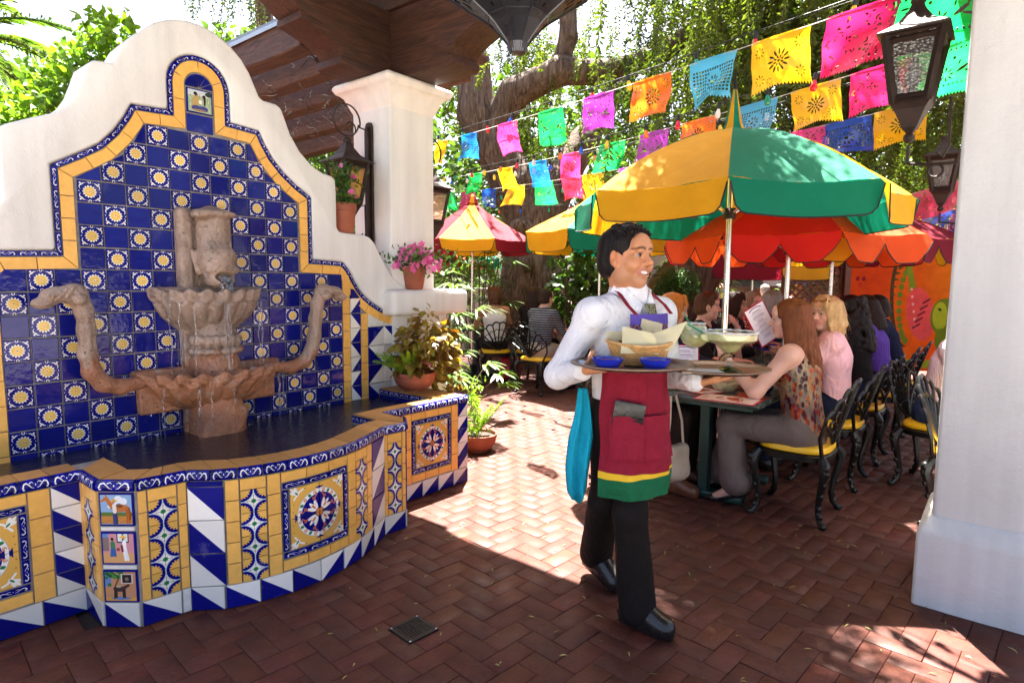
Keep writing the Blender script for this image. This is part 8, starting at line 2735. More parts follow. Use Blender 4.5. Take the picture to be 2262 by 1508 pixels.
# --- blonde woman in pink turning towards the camera
p = WP(3.95, 2.76)
J = seated(lean=.05, hy=1.05, hp=-.05, turn=.25, el=[(-.27, .18, .79), (.24, .2, .78)], wr=[(-.12, .40, .79), (.10, .40, .79)])
person('smiling blonde woman in a pink shirt seated beside the auburn-haired woman', p, FN, J, SK_PINK,
  dict(fem=True, hair='wavy', hairmat=H_BLOND, top=C_PINK, pants=C_NAVY, shoes=M_BLACKLEATHER, smile=.3, girth=1.12, heavy=.006, lips=(.55, .16, .15), brow=(.25, .14, .07), iris=(.06, .09, .11), fine=True, hres=.006, seed=5, blush=.25, look=(-.3, 1, 0)), res=.009)
r = thing('sunglasses', 'amber sunglasses pushed up on the blonde woman\'s head', 'sunglasses', p, FN)
HB_, RB_ = np.asarray(J['head']), np.asarray(J['R'])
def shades(root, H, R, mat, z=.100, y=.058):
 P = lambda x, yy, zz: tuple(H + R @ np.array([x, yy, zz]))
 for s in (-1, 1):
  m = MB(); cen = np.array([s * .034, y, z]); pts = [P(cen[0] + .030 * math.cos(a), cen[1] - .014 * math.sin(a) + .008, cen[2] + .017 * math.sin(a) + .006) for a in np.linspace(0, 2 * PI, 15)[:-1]]
  m.add(pts, [tuple(range(14)), tuple(range(13, -1, -1))]); m.build('lens', mat, root)
  m = MB(); m.tube([P(s * .064, y - .005, z), P(s * .093, .0, z - .035), P(s * .094, -.05, z - .06)], .003, 5); m.build('temple', M_BLACKLEATHER, root)
 m = MB(); m.tube([P(-.008, y + .008, z + .004), P(.008, y + .008, z + .004)], .003, 5); m.build('bridge', M_BLACKLEATHER, root)
shades(r, HB_, RB_, sm('amber_lens', (.30, .10, .02), .08))
# --- row behind them
p = WP(4.78, 2.80); J = seated(lean=.09, hy=.1, hp=-.1)
person('woman with a mass of long dark curly hair, seated third along the row', p, FN, J, SK_MED, dict(fem=True, hair='curly', hairmat=H_BLACK, top=C_BLACK, pants=C_NAVY, shoes=M_BLACKLEATHER, seed=6, hres=.008), res=.011)
r = thing('sunglasses', 'dark sunglasses pushed up on the curly-haired woman\'s head', 'sunglasses', p, FN); shades(r, np.asarray(J['head']), np.asarray(J['R']), sm('dark_lens', (.01, .012, .02), .05), .118, .05)
p = WP(5.58, 2.84); J = seated(lean=.13, hy=-.35, hp=-.2, roll=-.12)
HH = np.asarray(J['head'])
lk = [[(.08 * math.sin(a), -.03 - .08 * math.cos(a), .05), (.10 * math.sin(a), -.04 - .10 * math.cos(a), -.08), (.12 * math.sin(a), -.05 - .10 * math.cos(a), -.20)] for a in np.linspace(-2, 2, 17)]
person('person with dark straight hair in a purple wide-necked top', p, FN, J, SK_FAIR, dict(fem=True, hair='long', hairmat=H_DKBR, locks=locks(HH, J['R'], lk, .030, .018), top=C_PURPLE, pants=C_BLACK, shoes=M_BLACKLEATHER, seed=7, hres=.009, girth=1.1), res=.012)
p = WP(6.38, 2.86); J = seated(lean=.16, hy=.7, hp=-.2, roll=.15)
person('person in a dark jacket at the far end of the seated row', p, FN, J, SK_MED, dict(hair='bob', hairmat=H_DKBR, top=C_NAVY, pants=C_BLACK, shoes=M_BLACKLEATHER, seed=8, hres=.010), res=.013)
# --- left side of the tables, facing them
p = WP(3.66, 1.56); J = seated(lean=.05, hy=.5, hp=-.25)
person('woman with copper red bobbed hair bending over the table behind the waiter', p, FP, J, SK_FAIR, dict(fem=True, hair='bob', hairmat=H_RED, top=C_NAVY, pants=C_BLACK, shoes=M_BLACKLEATHER, seed=9, hres=.007, blush=.2), res=.010)
p = WP(4.36, 1.58)
J = seated(lean=.04, hy=.42, hp=-.03, el=[(-.22, .26, .78), (.24, .18, .78)], wr=[(-.085, .30, 1.06), (.12, .38, .79)],
   hands=[{'d': (.55, -.25, .75), 'n': (.3, -.9, 0), 's': (-.1, -.5, .8), 'curl': 1.0, 'th': .6, 'fing': [.5, .9, 1.1, 1.2]}, {'d': (-.6, .75, 0), 'n': (0, 0, -1), 's': (-.7, -.3, .1)}])
person('man in a black polo shirt with his hand at his chin, looking right', p, FP, J, SK_PINK, dict(hair='short', hairmat=H_BROWN, top=C_BLACK, sleeve=.45, pants=C_NAVY, shoes=M_BROWNLEATHER, seed=10, fine=True, finehand=True, hres=.006, brow=(.08, .04, .02)), res=.009)
r = thing('sunglasses', 'dark sunglasses pushed up on the chin-resting man\'s head', 'sunglasses', p, FP); shades(r, np.asarray(J['head']), np.asarray(J['R']), bpy.data.materials['dark_lens'], .112, .052)
p = WP(5.15, 1.54); J = seated(lean=.06, hy=.2, hp=-.1)
person('woman with dark hair just left of the steel umbrella pole', p, FP, J, SK_MED, dict(fem=True, hair='bob', hairmat=H_DKBR, top=C_BLACK, pants=C_BLACK, shoes=M_BLACKLEATHER, seed=11, hres=.009), res=.012)
p = WP(5.60, 1.58); J = seated(lean=.05, hy=-.5, hp=-.05, el=[(-.24, .14, .80), (.26, .16, .78)])
HH = np.asarray(J['head'])
lk = [[(.08 * math.sin(a), -.02 - .085 * math.cos(a), .06), (.10 * math.sin(a), -.03 - .10 * math.cos(a), -.06), (.125 * math.sin(a), -.03 - .10 * math.cos(a), -.20), (.14 * math.sin(a), -.02 - .10 * math.cos(a), -.32)] for a in np.linspace(-2.1, 2.1, 21)]
person('woman with long ash blonde hair in a red floral dress', p, FP, J, SK_FAIR, dict(fem=True, hair='long', hairmat=H_ASH, locks=locks(HH, J['R'], lk, .024, .014), top=C_FLORAL, sleeve=.4, pants=C_BLACK, shoes=M_BLACKLEATHER, seed=12, hres=.008), res=.010)
p = WP(6.36, 1.58); J = seated(lean=.04, hy=.9, hp=-.05)
person('grey-haired person half hidden behind the steel umbrella pole', p, FP, J, SK_FAIR, dict(hair='bob', hairmat=H_GREY, top=C_NAVY, pants=C_BLACK, shoes=M_BLACKLEATHER, seed=13, hres=.010), res=.012)
# --- right edge
p = WP(4.25, 3.42); J = seated(lean=.12, hy=-.2, hp=-.2)
person('man in a pink and white striped shirt at the edge of the right pillar', p, FP - .2, J, SK_MED, dict(hair='short', hairmat=H_BLACK, top=C_PSTR, sleeve=.5, pants=cloth('blue_jeans', (.03, .05, .13), .85), shoes=M_BROWNLEATHER, seed=14, girth=1.1), res=.010)
# --- back tables by the big tree
J = seated(lean=.06, hy=.9, hp=-.1, el=[(-.27, .12, .80), (.26, .12, .80)])
person('woman with short light brown hair in a white strappy camisole, back to the camera', (-.25, 8.75, 0), .25, J, SK_TAN, dict(fem=True, hair='bob', hairmat=H_BROWN, top=C_WHITE, tank='straps', pants=C_BLACK, leg_t=.4, shoes=M_BLACKLEATHER, seed=15, hres=.009), res=.010)
J = seated(lean=.10, hy=-.10, hp=-.05)
person('balding man with glasses in a dark striped polo shirt and khaki trousers', (.36, 7.95, 0), -.75, J, SK_FAIR, dict(hair='balding', hairmat=H_DKBR, top=C_POLO, sleeve=.5, pants=C_KHAKI, shoes=M_BLACKLEATHER, seed=16, girth=1.14, hres=.008), res=.010)
J = seated(lean=.05, hy=-.5, hp=-.05)
HH = np.asarray(J['head']); lk = [[(.08 * math.sin(a), -.02 - .085 * math.cos(a), .06), (.10 * math.sin(a), -.03 - .10 * math.cos(a), -.08), (.11 * math.sin(a), -.03 - .10 * math.cos(a), -.22)] for a in np.linspace(-2.1, 2.1, 15)]
person('dark-haired woman beside the balding man in the striped polo', (.30, 8.75, 0), -.6, J, SK_MED, dict(fem=True, hair='long', hairmat=H_DKBR, locks=locks(HH, J['R'], lk, .028, .018), top=C_BLACK, pants=C_BLACK, shoes=M_BLACKLEATHER, seed=17, hres=.010), res=.012)
# --- a few far diners
for k, (x, y, rz, hm, tp, lb) in enumerate(((5.4, 13.0, .6, H_GREY, C_WHITE, 'far diner with grey hair and white top, left of the steel pole'), (6.2, 13.4, -.8, H_BLOND, C_PINK, 'far diner with fair hair and pink top beyond the tables'), (4.6, 13.4, 2.4, H_AUB, C_NAVY, 'far diner with reddish hair and dark top by the board fence'), (7.1, 12.6, 1.5, H_BLACK, C_PURPLE, 'far dark-haired diner behind the lattice screen'))):
 person(lb, (x, y, .05), rz, seated(lean=.05, hy=.3 * (k - 1)), SK_FAIR, dict(hair='bob' if k % 2 else 'short', hairmat=hm, top=tp, pants=C_BLACK, seed=20 + k, hres=.016), res=.018, group='far diners beyond the fence')
# ---------------------------------------------------------------- the waiter
WX, WY = .49, 2.56
def wl_(x, y, z): return np.array([x - WX, y - WY, z])
fw = unit([.50, -.87, 0]); rw = np.array([fw[1], -fw[0], 0])
TRw = np.stack([rw, fw, [0, 0, 1.]], 1)
fh = unit([.70, -.71, 0]); rh = np.array([fh[1], -fh[0], 0]); RH = np.stack([rh, fh, [0, 0, 1.]], 1) @ Rx(.06) @ Ry(-.05)
J = {'pelvis': wl_(.49, 2.57, .93), 'waist': wl_(.485, 2.57, 1.08), 'chest': wl_(.485, 2.565, 1.235), 'neck': wl_(.487, 2.57, 1.40), 'head': wl_(.468, 2.545, 1.563), 'R': RH, 'TR': TRw,
  'sh': [wl_(.325, 2.475, 1.330), wl_(.635, 2.645, 1.330)], 'el': [wl_(.190, 2.47, 1.085), wl_(.700, 2.66, 1.060)], 'wr': [wl_(.275, 2.335, 1.125), wl_(.76, 2.50, 1.055)],
  'hand': [{'d': (.80, -.50, .12), 'n': (0.1, 0, 1), 's': (-.4, -.9, .2), 'curl': .12, 'th': 1.6}, {'d': (.75, .15, .12), 'n': (0, 0, 1), 's': (.2, -1, 0), 'curl': .1, 'th': .5}],
  'hip': [wl_(.415, 2.54, .91), wl_(.555, 2.605, .91)], 'kn': [wl_(.415, 2.62, .50), wl_(.495, 2.45, .51)], 'an': [wl_(.425, 2.90, .135), wl_(.545, 2.48, .09)],
  'toe': [wl_(.50, 2.78, .04), wl_(.64, 2.40, .035)]}
C_WTROU = cloth('black_trousers', (.013, .010, .009), .8, .35)
WTR = person('smiling dark-haired waiter in white shirt and maroon apron carrying two trays', (WX, WY, 0), 0, J, (.56, .25, .115),
    dict(hair='short', head=1.05, hairmat=H_BLACK, top=C_SHIRT, collar=True, sleeve=.97, arm=.93, sleeve_x=.004, pants=C_WTROU, flare=.024, leg=.80, leg_t=1.0, shoes=M_BLACKLEATHER, smile=1.0, heavy=.009, fine=True, finehand=True, hres=.0045, seed=2, hem=.98,
     brow=(.012, .008, .006), stubble=(.20, .12, .085), iris=(.015, .008, .005), lips=(.42, .13, .10), loose=.011, wrinkle=.004, look=(.22, 1, .0)), res=.0075)
# smile lines and ear detail are in the body; shirt collar leaves and tie
nb = J['neck']
def tw(x, y, z): return nb + TRw @ np.array([x, y, z])
for s in (-1, 1):
 m = MB()
 pts = [tw(s * .010, .100, -.022), tw(s * .058, .066, .034), tw(s * .082, .0, .050), tw(s * .100, -.005, .005), tw(s * .096, .075, -.050), tw(s * .066, .128, -.100)]
 off = TRw @ np.array([s * .004, .006, .0])
 n_ = len(pts)
 m.add([tuple(q) for q in pts] + [tuple(q + off) for q in pts], [tuple(range(n_)), tuple(range(2 * n_ - 1, n_ - 1, -1))] + [(i, i + n_, (i + 1) % n_ + n_, (i + 1) % n_) for i in range(n_)])
 m.build('collar', C_SHIRT, WTR)
def tiepat(t, p):
 v = t.n('ShaderNodeTexVoronoi', i_Scale=75.0, feature='DISTANCE_TO_EDGE'); t.set(v.inputs['Vector'], p)
 return t.mix(t.ramp(v.outputs['Distance'], [(.10, 1), (.2, 0)]), (.045, .048, .03), (.20, .19, .10))
C_TIE = cloth('patterned_tie', (.1, .1, .06), .5, .2, tiepat)
m = MB()
K = [(.027, .122, -.020), (-.027, .122, -.020), (-.019, .142, -.058), (.019, .142, -.058), (.032, .155, -.115), (-.032, .155, -.115)]
vs = [tuple(tw(*q)) for q in K] + [tuple(tw(q[0], q[1] + .014, q[2])) for q in K]
m.add(vs, [(6, 7, 8, 9), (9, 8, 11, 10), (1, 0, 3, 2), (2, 3, 4, 5), (0, 6, 9, 3), (3, 9, 10, 4), (7, 1, 2, 8), (8, 2, 5, 11), (0, 1, 7, 6)])
m.build('tie', C_TIE, WTR, bevel=.004, seg=2, angle=25)
# hem stitching of the apron: sheet wrapped on the front of the body
C_APRON = cloth('maroon_apron', (.26, .014, .032), .75, .55)
C_AGREEN = cloth('green_band', (.012, .125, .050), .75, .5)
C_AYEL = cloth('yellow_piping', (.80, .50, .03), .7, .2)
C_APURP = cloth('purple_band', (.10, .07, .34), .75, .3)
def weave(t, p):
 z = t.n('ShaderNodeSeparateXYZ'); t.set(z.inputs[0], t.uv())
 u = t.math('FRACT', t.math('MULTIPLY', z.outputs[0], 4.0)); a = t.math('ABSOLUTE', t.math('SUBTRACT', u, .5))
 v = t.math('FRACT', t.math('MULTIPLY', z.outputs[1], 1.0)); b_ = t.math('ABSOLUTE', t.math('SUBTRACT', v, .5))
 k = t.math('FRACT', t.math('MULTIPLY', t.math('ADD', a, b_), 3.2))
 return t.ramp(k, [(.0, (.05, .02, .12)), (.3, (.16, .01, .04)), (.5, (.45, .28, .04)), (.62, (.02, .06, .04)), (.85, (.07, .03, .20))])
C_WEAVE = cloth('woven_band', (.1, .1, .1), .8, .3, weave)
cen = wl_(.487, 2.565, 0)
def wrap(name, mat, z0, z1, ph0, ph1, ab, nz=18, nph=28, fold=.006, off=.0, thick=.0035, slant=0.0):
 vs, uv = [], []
 for k in range(2):
  for j in range(nz + 1):
   z = z0 + (z1 - z0) * j / nz
   for i in range(nph + 1):
    ph = ph0 + (ph1 - ph0) * i / nph
    zz = z + slant * math.sin(ph) * (1 - j / nz)
    a, b = ab(zz)
    fo = fold * math.sin(ph * 7 + z * 9) * max(0, min(1, (1.0 - zz) / .3)) + fold * .6 * math.sin(ph * 13 - zz * 14) + fold * .8 * math.sin(zz * 26 + ph * 3)
    e = off + fo + (thick if k == 0 else 0)
    q = cen + rw * (-(a + e) * math.sin(ph)) + fw * ((b + e) * math.cos(ph)); vs.append((q[0], q[1], zz))
 N = (nz + 1) * (nph + 1); fs = []; U = []
 for k in range(2):
  for j in range(nz):
   for i in range(nph):
    c = k * N + j * (nph + 1) + i
    f_ = (c, c + 1, c + nph + 2, c + nph + 1)
    u = [(i / nph, j / nz), ((i + 1) / nph, j / nz), ((i + 1) / nph, (j + 1) / nz), (i / nph, (j + 1) / nz)]
    if k: f_ = f_[::-1]; u = u[::-1]
    fs.append(f_); U.append(u)
 for j in range(nz):
  for i in (0, nph):
   c = j * (nph + 1) + i; f_ = (c, c + nph + 1, c + nph + 1 + N, c + N); fs.append(f_ if i == 0 else f_[::-1]); U.append([(0, 0)] * 4)
 for i in range(nph):
  for j in (0, nz):
   c = j * (nph + 1) + i; f_ = (c, c + N, c + 1 + N, c + 1); fs.append(f_ if j == 0 else f_[::-1]); U.append([(0, 0)] * 4)
 m = MB(); m.add(vs, fs, 0, U)
 return m.build(name, mat, WTR, smooth=True)
def ab_skirt(z):
 t_ = max(0, min(1, (1.12 - z) / .52))
 return .170 + .018 * t_, .148 + .055 * t_ ** .8
def ab_bib(z): return .172, .150 + .012 * max(0, 1 - abs(z - 1.22) / .12)
SL = .012
wrap('apron_skirt', C_APRON, .695, 1.12, -1.30, 1.22, ab_skirt, 24, 36, slant=SL)
wrap('apron_piping', C_AYEL, .683, .700, -1.30, 1.22, ab_skirt, 2, 36, off=.0016, slant=SL)
wrap('apron_band', C_AGREEN, .605, .686, -1.30, 1.22, ab_skirt, 6, 36, slant=SL)
wrap('apron_bib', C_APRON, 1.10, 1.245, -.62, .62, ab_bib, 8, 18, fold=.002)
wrap('apron_woven_band', C_WEAVE, 1.243, 1.300, -.61, .61, ab_bib, 4, 18, fold=.002)
wrap('apron_top_band', C_APURP, 1.298, 1.340, -.60, .60, ab_bib, 4, 18, fold=.002, off=.002)
wrap('apron_pocket', C_APRON, .765, .935, -1.02, .40, ab_skirt, 10, 18, fold=.004, off=.022)
wrap('pocket_hem', C_APRON, .922, .938, -1.02, .40, ab_skirt, 2, 18, fold=.004, off=.0245)
for a_ in (-1.02, -.32, .38): wrap('pocket_seam', C_APRON, .765, .935, a_, a_ + .022, ab_skirt, 10, 2, fold=.004, off=.024)
for s in (-1, 1):
 a_ = cen + rw * (s * .092) + fw * .150; a_ = np.array([a_[0], a_[1], 1.335])
 pts = [a_, tw(s * .098, .105, -.03), tw(s * .085, .03, .022), tw(s * .07, -.05, .035)]
 m = MB(); vs = []
 for q in pts:
  for e in (-.011, .011): vs.append(tuple(q + rw * e + TRw @ np.array([0, .006, .004])))
 m.add(vs, [(i * 2, i * 2 + 1, i * 2 + 3, i * 2 + 2) for i in range(len(pts) - 1)]); m.build('apron_strap', C_APRON, WTR)
# check holder in the apron pocket
q = cen + rw * (.117) + fw * .152
r = thing('check_holder', 'black leather check holder sticking out of the waiter\'s apron pocket', 'wallet', (WX + q[0], WY + q[1], .935), math.atan2(fw[1], fw[0]) + PI / 2 - .62)
m = MB(); M_ = Matrix.Rotation(.16, 4, 'Y') @ Matrix.Rotation(.08, 4, 'X')
m.box((0, -.003, .0), (.122, .0045, .12), M=M_); m.box((0, .003, .0), (.122, .0045, .12), M=M_); m.build('cover', M_BLACKLEATHER, r, bevel=.0025, seg=2)
m = MB(); m.box((0, 0, -.001), (.112, .005, .113), M=M_); m.build('slip', sm('paper_slip', (.7, .68, .62), .8), r)
# blue towel at the hip
C_TEAL = cloth('turquoise_towel', (.012, .36, .50), .85, .5)
r = thing('towel', 'turquoise cloth towel hanging from the waiter\'s waist', 'towel', (WX, WY, 0))
vs, fs = [], []
nz, nw = 24, 12
top = wl_(.305, 2.505, 1.03)
for j in range(nz + 1):
 t_ = j / nz; z = 1.03 - .445 * t_
 wdt = .022 + .046 * min(1, t_ * 2.2) - .012 * max(0, t_ - .75) * 4
 for i in range(nw + 1):
  u = i / nw - .5
  x = top[0] - .012 - .012 * t_ + u * wdt * 1.5 + .006 * math.sin(t_ * 6); y = top[1] - .03 + .016 * math.sin(u * 11 + t_ * 2) * (.4 + t_)
  zz = z - (.05 * (1 - abs(u - .05) * 2) if t_ > .97 else 0) + .10 * max(0, u) * max(0, t_ - .6) * 1.5
  vs.append((x, y, zz))
for j in range(nz):
 for i in range(nw):
  c = j * (nw + 1) + i; fs.append((c, c + nw + 1, c + nw + 2, c + 1))
m = MB(); m.add(vs, fs); o = m.build('cloth', C_TEAL, r, smooth=True)
md = o.modifiers.new('thickness', 'SOLIDIFY'); md.thickness = .006
# ---------------------------------------------------------------- trays and what stands on them
def traymat():
 t = NT('worn_brown_tray')
 p = t.obj(); n = t.noise(p, 16.0, 6.0, .65)
 t.pbsdf(t.ramp(n, [(.3, (.10, .062, .042)), (.6, (.20, .135, .095)), (.75, (.27, .20, .15))]), t.ramp(n, [(.3, .28), (.7, .5)]), .55, .5, 0, t.bump(n, .2, .003))
 return t.m
M_TRAY = traymat()
def tray(label, x, y, z, a=.232, b=.205, rz=0, tilt=0):
 r = thing('serving_tray', label, 'tray', (x, y, z), rz, 'oval serving trays')
 r.rotation_euler = (tilt, 0, rz)
 m = MB(); pr = [(.0001, .0), (.78, 0), (.84, .003), (.90, .012), (.955, .016), (1.0, .013), (1.0, .009), (.95, .010), (.90, .006), (.84, -.003), (.0001, -.004)]
 n = 56; vs, fs = [], []
 for (q, zz) in pr: vs += [(a * q * math.cos(2 * PI * j / n), b * q * math.sin(2 * PI * j / n), zz) for j in range(n)]
 for i in range(len(pr) - 1):
  for j in range(n): fs.append((i * n + j, i * n + (j + 1) % n, (i + 1) * n + (j + 1) % n, (i + 1) * n + j))
 m.add(vs, [f[::-1] for f in fs]); m.build('plate', M_TRAY, r, smooth=True)
 return r
T1, T2 = (.454, 2.29, 1.152), (.862, 2.56, 1.100)
tray('brown oval tray with chip basket and blue bowls on the waiter\'s right hand', *T1)
tray('brown oval tray with the margaritas on the waiter\'s left hand', *T2, a=.222, b=.20)
def bowl(label, x, y, z, r0, col, fill, group='small cobalt blue sauce bowls'):
 r = thing('sauce_bowl', label, 'bowl', (x, y, z), 0, group)
 m = MB(); m.lathe([(.0001, .0), (r0 * .60, 0), (r0 * .62, .005), (r0 * .82, .020), (r0 * .96, .034), (r0, .040), (r0 * .975, .041), (r0 * .92, .033), (r0 * .75, .016), (.0001, .010)], 30); m.build('bowl_shell', col, r, smooth=True)
 m = MB(); m.lathe([(.0001, .033), (r0 * .5, .0335), (r0 * .90, .031)], 24); m.build('salsa', fill, r, smooth=True)
M_COB = sm('cobalt_ceramic', (.010, .022, .36), .12, var=.08, coat=.5)
M_SALSA = sm('red_salsa', (.20, .055, .028), .4, var=.5, vs=60, bs=.8, bscale=110)
bowl('cobalt blue sauce bowl at the left end of the chip tray', .345, 2.185, T1[2] + .001, .058, M_COB, M_SALSA)
bowl('cobalt blue sauce bowl in front of the chip basket', .515, 2.175, T1[2] + .001, .058, M_COB, M_SALSA)
# woven chip basket with paper
M_WICK = sm('woven_straw', (.60, .34, .12), .6, var=.3, vs=30)
r = thing('chip_basket', 'oval straw basket lined with pale yellow paper on the waiter\'s tray', 'basket', (.488, 2.33, T1[2] + .002), .15)
m = MB(); n = 44
for k in range(11):
 z = .006 + .0062 * k; q = .72 + .28 * (k / 10) ** .8
 m.tube([(.122 * q * math.cos(2 * PI * j / n), .092 * q * math.sin(2 * PI * j / n), z + .0016 * math.sin(j * PI + k * PI) + .012 * (k / 10) * abs(math.cos(2 * PI * j / n)) ** 2) for j in range(n + 1)], .0040, 4)
for j in range(n):
 a = 2 * PI * (j + .5) / n
 m.tube([(.122 * (.72 + .28 * u ** .8) * math.cos(a), .092 * (.72 + .28 * u ** .8) * math.sin(a), .004 + .066 * u + .012 * u * abs(math.cos(a)) ** 2) for u in (0, .33, .66, 1)], .0032, 4)
m.lathe([(.0001, .004), (.088, .004)], 20)
o = m.build('weave', M_WICK, r, smooth=True)
m = MB(); m.tube([(.126 * math.cos(2 * PI * j / n), .096 * math.sin(2 * PI * j / n), .075 + .013 * abs(math.cos(2 * PI * j / n)) ** 2) for j in range(n + 1)], .0065, 6); m.build('rim', M_WICK, r, smooth=True)
t = NT('waxed_paper'); d = t.n('ShaderNodeBsdfPrincipled'); d.inputs['Base Color'].default_value = (.80, .74, .46, 1); d.inputs['Roughness'].default_value = .55
x_ = t.n('ShaderNodeBsdfTranslucent'); x_.inputs[0].default_value = (.85, .80, .5, 1)
mx = t.n('ShaderNodeMixShader', i_Fac=.35); t.t.links.new(d.outputs[0], mx.inputs[1]); t.t.links.new(x_.outputs[0], mx.inputs[2]); t.t.links.new(mx.outputs[0], t.out.inputs[0]); M_PAPER = t.m
def sheet(parent, pts, n=10, amp=.006, seed=0, name='paper_liner', mat=None):
 "bilinear paper sheet over four corners with a soft crumple"
 A, B, Cc, D_ = [np.array(q, float) for q in pts]; rg = random.Random(seed); ph = [rg.uniform(0, 6) for _ in range(4)]
 nn = unit(np.cross(B - A, D_ - A)); vs, fs = [], []
 for j in range(n + 1):
  for i in range(n + 1):
   u, v = i / n, j / n
   q = A * (1 - u) * (1 - v) + B * u * (1 - v) + Cc * u * v + D_ * (1 - u) * v
   q = q + nn * amp * (math.sin(u * 5 + ph[0]) * math.cos(v * 4 + ph[1]) + .5 * math.sin(u * 11 + v * 7 + ph[2]))
   vs.append(tuple(q))
 for j in range(n):
  for i in range(n):
   c = j * (n + 1) + i; fs.append((c, c + 1, c + n + 2, c + n + 1))
 m = MB(); m.add(vs, fs); return m.build(name, mat or M_PAPER, parent, smooth=True)
sheet(r, [(-.10, -.075, .050), (.045, -.088, .045), (.035, -.060, .118), (-.080, -.040, .150)], seed=1)
sheet(r, [(.00, -.085, .050), (.110, -.060, .060), (.175, -.030, .165), (.005, -.055, .112)], seed=2)
sheet(r, [(-.10, .06, .05), (.02, .09, .06), (.00, .06, .125), (-.125, .05, .120)], seed=3)
sheet(r, [(.02, .08, .06), (.11, .05, .07), (.115, .06, .15), (.03, .06, .17)], seed=4)
M_CHIP = sm('corn_chip', (.55, .30, .08), .6, var=.3, vs=40)
rg = random.Random(6)
for k in range(16):
 m = MB(); a = rg.uniform(0, 6.28); c = Vector((rg.uniform(-.06, .07), rg.uniform(-.04, .05), rg.uniform(.06, .105)))
 R_ = Matrix.Rotation(rg.uniform(-.8, .8), 4, 'X') @ Matrix.Rotation(a, 4, 'Z') @ Matrix.Rotation(rg.uniform(-.8, .8), 4, 'Y')
 m.add([(.035, 0, 0), (-.02, .03, .004), (-.02, -.03, .004), (.035, 0, .002), (-.02, .03, .006), (-.02, -.03, .006)], [(0, 2, 1), (3, 4, 5), (0, 1, 4, 3), (1, 2, 5, 4), (2, 0, 3, 5)], M=Matrix.Translation(c) @ R_); m.build('corn_chip', M_CHIP, r)
# margaritas
def clear(name, col=(1, 1, 1), rough=.02):
 t = NT(name); a = t.n('ShaderNodeBsdfTransparent'); a.inputs[0].default_value = (*col, 1); g_ = t.n('ShaderNodeBsdfGlossy', i_Roughness=rough)
 f = t.n('ShaderNodeLayerWeight', i_Blend=.5); m = t.n('ShaderNodeMixShader'); t.set(m.inputs[0], t.math('ADD', t.math('MULTIPLY', t.math('POWER', f.outputs['Facing'], 3.0), .5), .05)); t.t.links.new(a.outputs[0], m.inputs[1]); t.t.links.new(g_.outputs[0], m.inputs[2]); t.t.links.new(m.outputs[0], t.out.inputs[0]); return t.m
M_GLASS = clear('clear_glass', (.96, .99, .96)); M_GGLASS = clear('green_glass', (.03, .30, .10)); M_CGLASS = clear('cobalt_glass', (.05, .08, .7))
t = NT('margarita_slush'); n_ = t.noise(t.obj(), 60.0, 4.0)
t.pbsdf(t.ramp(n_, [(.3, (.66, .56, .25)), (.7, (.78, .70, .40))]), .25, 0, .5, 0, t.bump(n_, .3, .004), sss=.25); M_MARG = t.m
M_SALT = sm('salt_rim', (.80, .80, .74), .8, var=.1, bs=1.0, bscale=350)
M_LIME = sm('lime_peel', (.28, .42, .05), .4); M_LIMEF = sm('lime_flesh', (.72, .72, .42), .4, var=.15, vs=60)
def lime(root, c, ax, r0=.030):
 m = MB(); M_ = Matrix.Translation(c) @ ax
 m.lathe([(.0001, .004), (r0 * .9, .004), (r0 * .9, -.004), (.0001, -.004)], 20, M=M_, a0=0, a1=PI); f_ = m.build('lime_slice', M_LIMEF, root)
 m = MB(); m.lathe([(r0 * .9, .0042), (r0, .0030), (r0, -.0030), (r0 * .9, -.0042)], 20, M=M_, a0=0, a1=PI); m.build('peel', M_LIME, f_, smooth=True)
r = thing('margarita', 'wide-bowled margarita with salted rim and lime slice, green glass foot', 'drink', (.895, 2.50, T2[2] + .001), 0, None, 1.1)
R1 = .100
m = MB(); m.lathe([(.0001, .022), (.012, .020), (.030, .012), (.048, .004), (.050, .0), (.0001, .0)][::-1], 30); m.build('foot', M_GGLASS, r, smooth=True)
m = MB(); m.lathe([(.014, .018), (.011, .026), (.016, .032), (.0125, .040), (.0125, .062), (.016, .068)], 20); m.build('stem', M_GLASS, r, smooth=True)
pr = [(.012, .066), (.028, .076), (.045, .094), (.058, .106), (.085, .112), (.098, .122), (R1, .138), (R1, .150)]
m = MB(); m.lathe(pr, 44); m.lathe([(q - .0022, z + (.002 if i < 5 else 0)) for i, (q, z) in enumerate(pr)][::-1], 44); m.build('glass_bowl', M_GLASS, r, smooth=True)
m = MB(); m.lathe([(.0001, .070), (.024, .0785), (.042, .096), (.055, .1085), (.083, .1145), (.0952, .1235), (.0965, .138), (.0960, .142), (.0001, .1425)], 44); m.build('margarita_slush', M_MARG, r, smooth=True)
m = MB(); m.tube([((R1 - .001) * math.cos(2 * PI * j / 60), (R1 - .001) * math.sin(2 * PI * j / 60), .150 + .0012 * math.sin(j * 2.3)) for j in range(61)], [.0034 + .0012 * math.sin(j * 1.7) for j in range(61)], 5); m.build('salt', M_SALT, r)
lime(r, (-.088, -.03, .148), Matrix.Rotation(-1.2, 4, 'X') @ Matrix.Rotation(-.3, 4, 'Z'), .036)
m = MB(); m.tube([(-.03, .02, .11), (-.16, -.0, .178)], .0032, 8); m.build('straw', sm('green_straw', (.02, .30, .14), .3), r)
r = thing('margarita', 'round goblet margarita standing behind the wide-bowled one', 'drink', (.788, 2.63, T2[2] + .001))
m = MB(); m.lathe([(.036, .0), (.034, .004), (.008, .008), (.0045, .02), (.0045, .075), (.010, .084)], 24); m.build('stem', M_GLASS, r, smooth=True)
pr = [(.008, .082), (.030, .090), (.050, .106), (.060, .128), (.060, .148), (.052, .172), (.044, .190)]
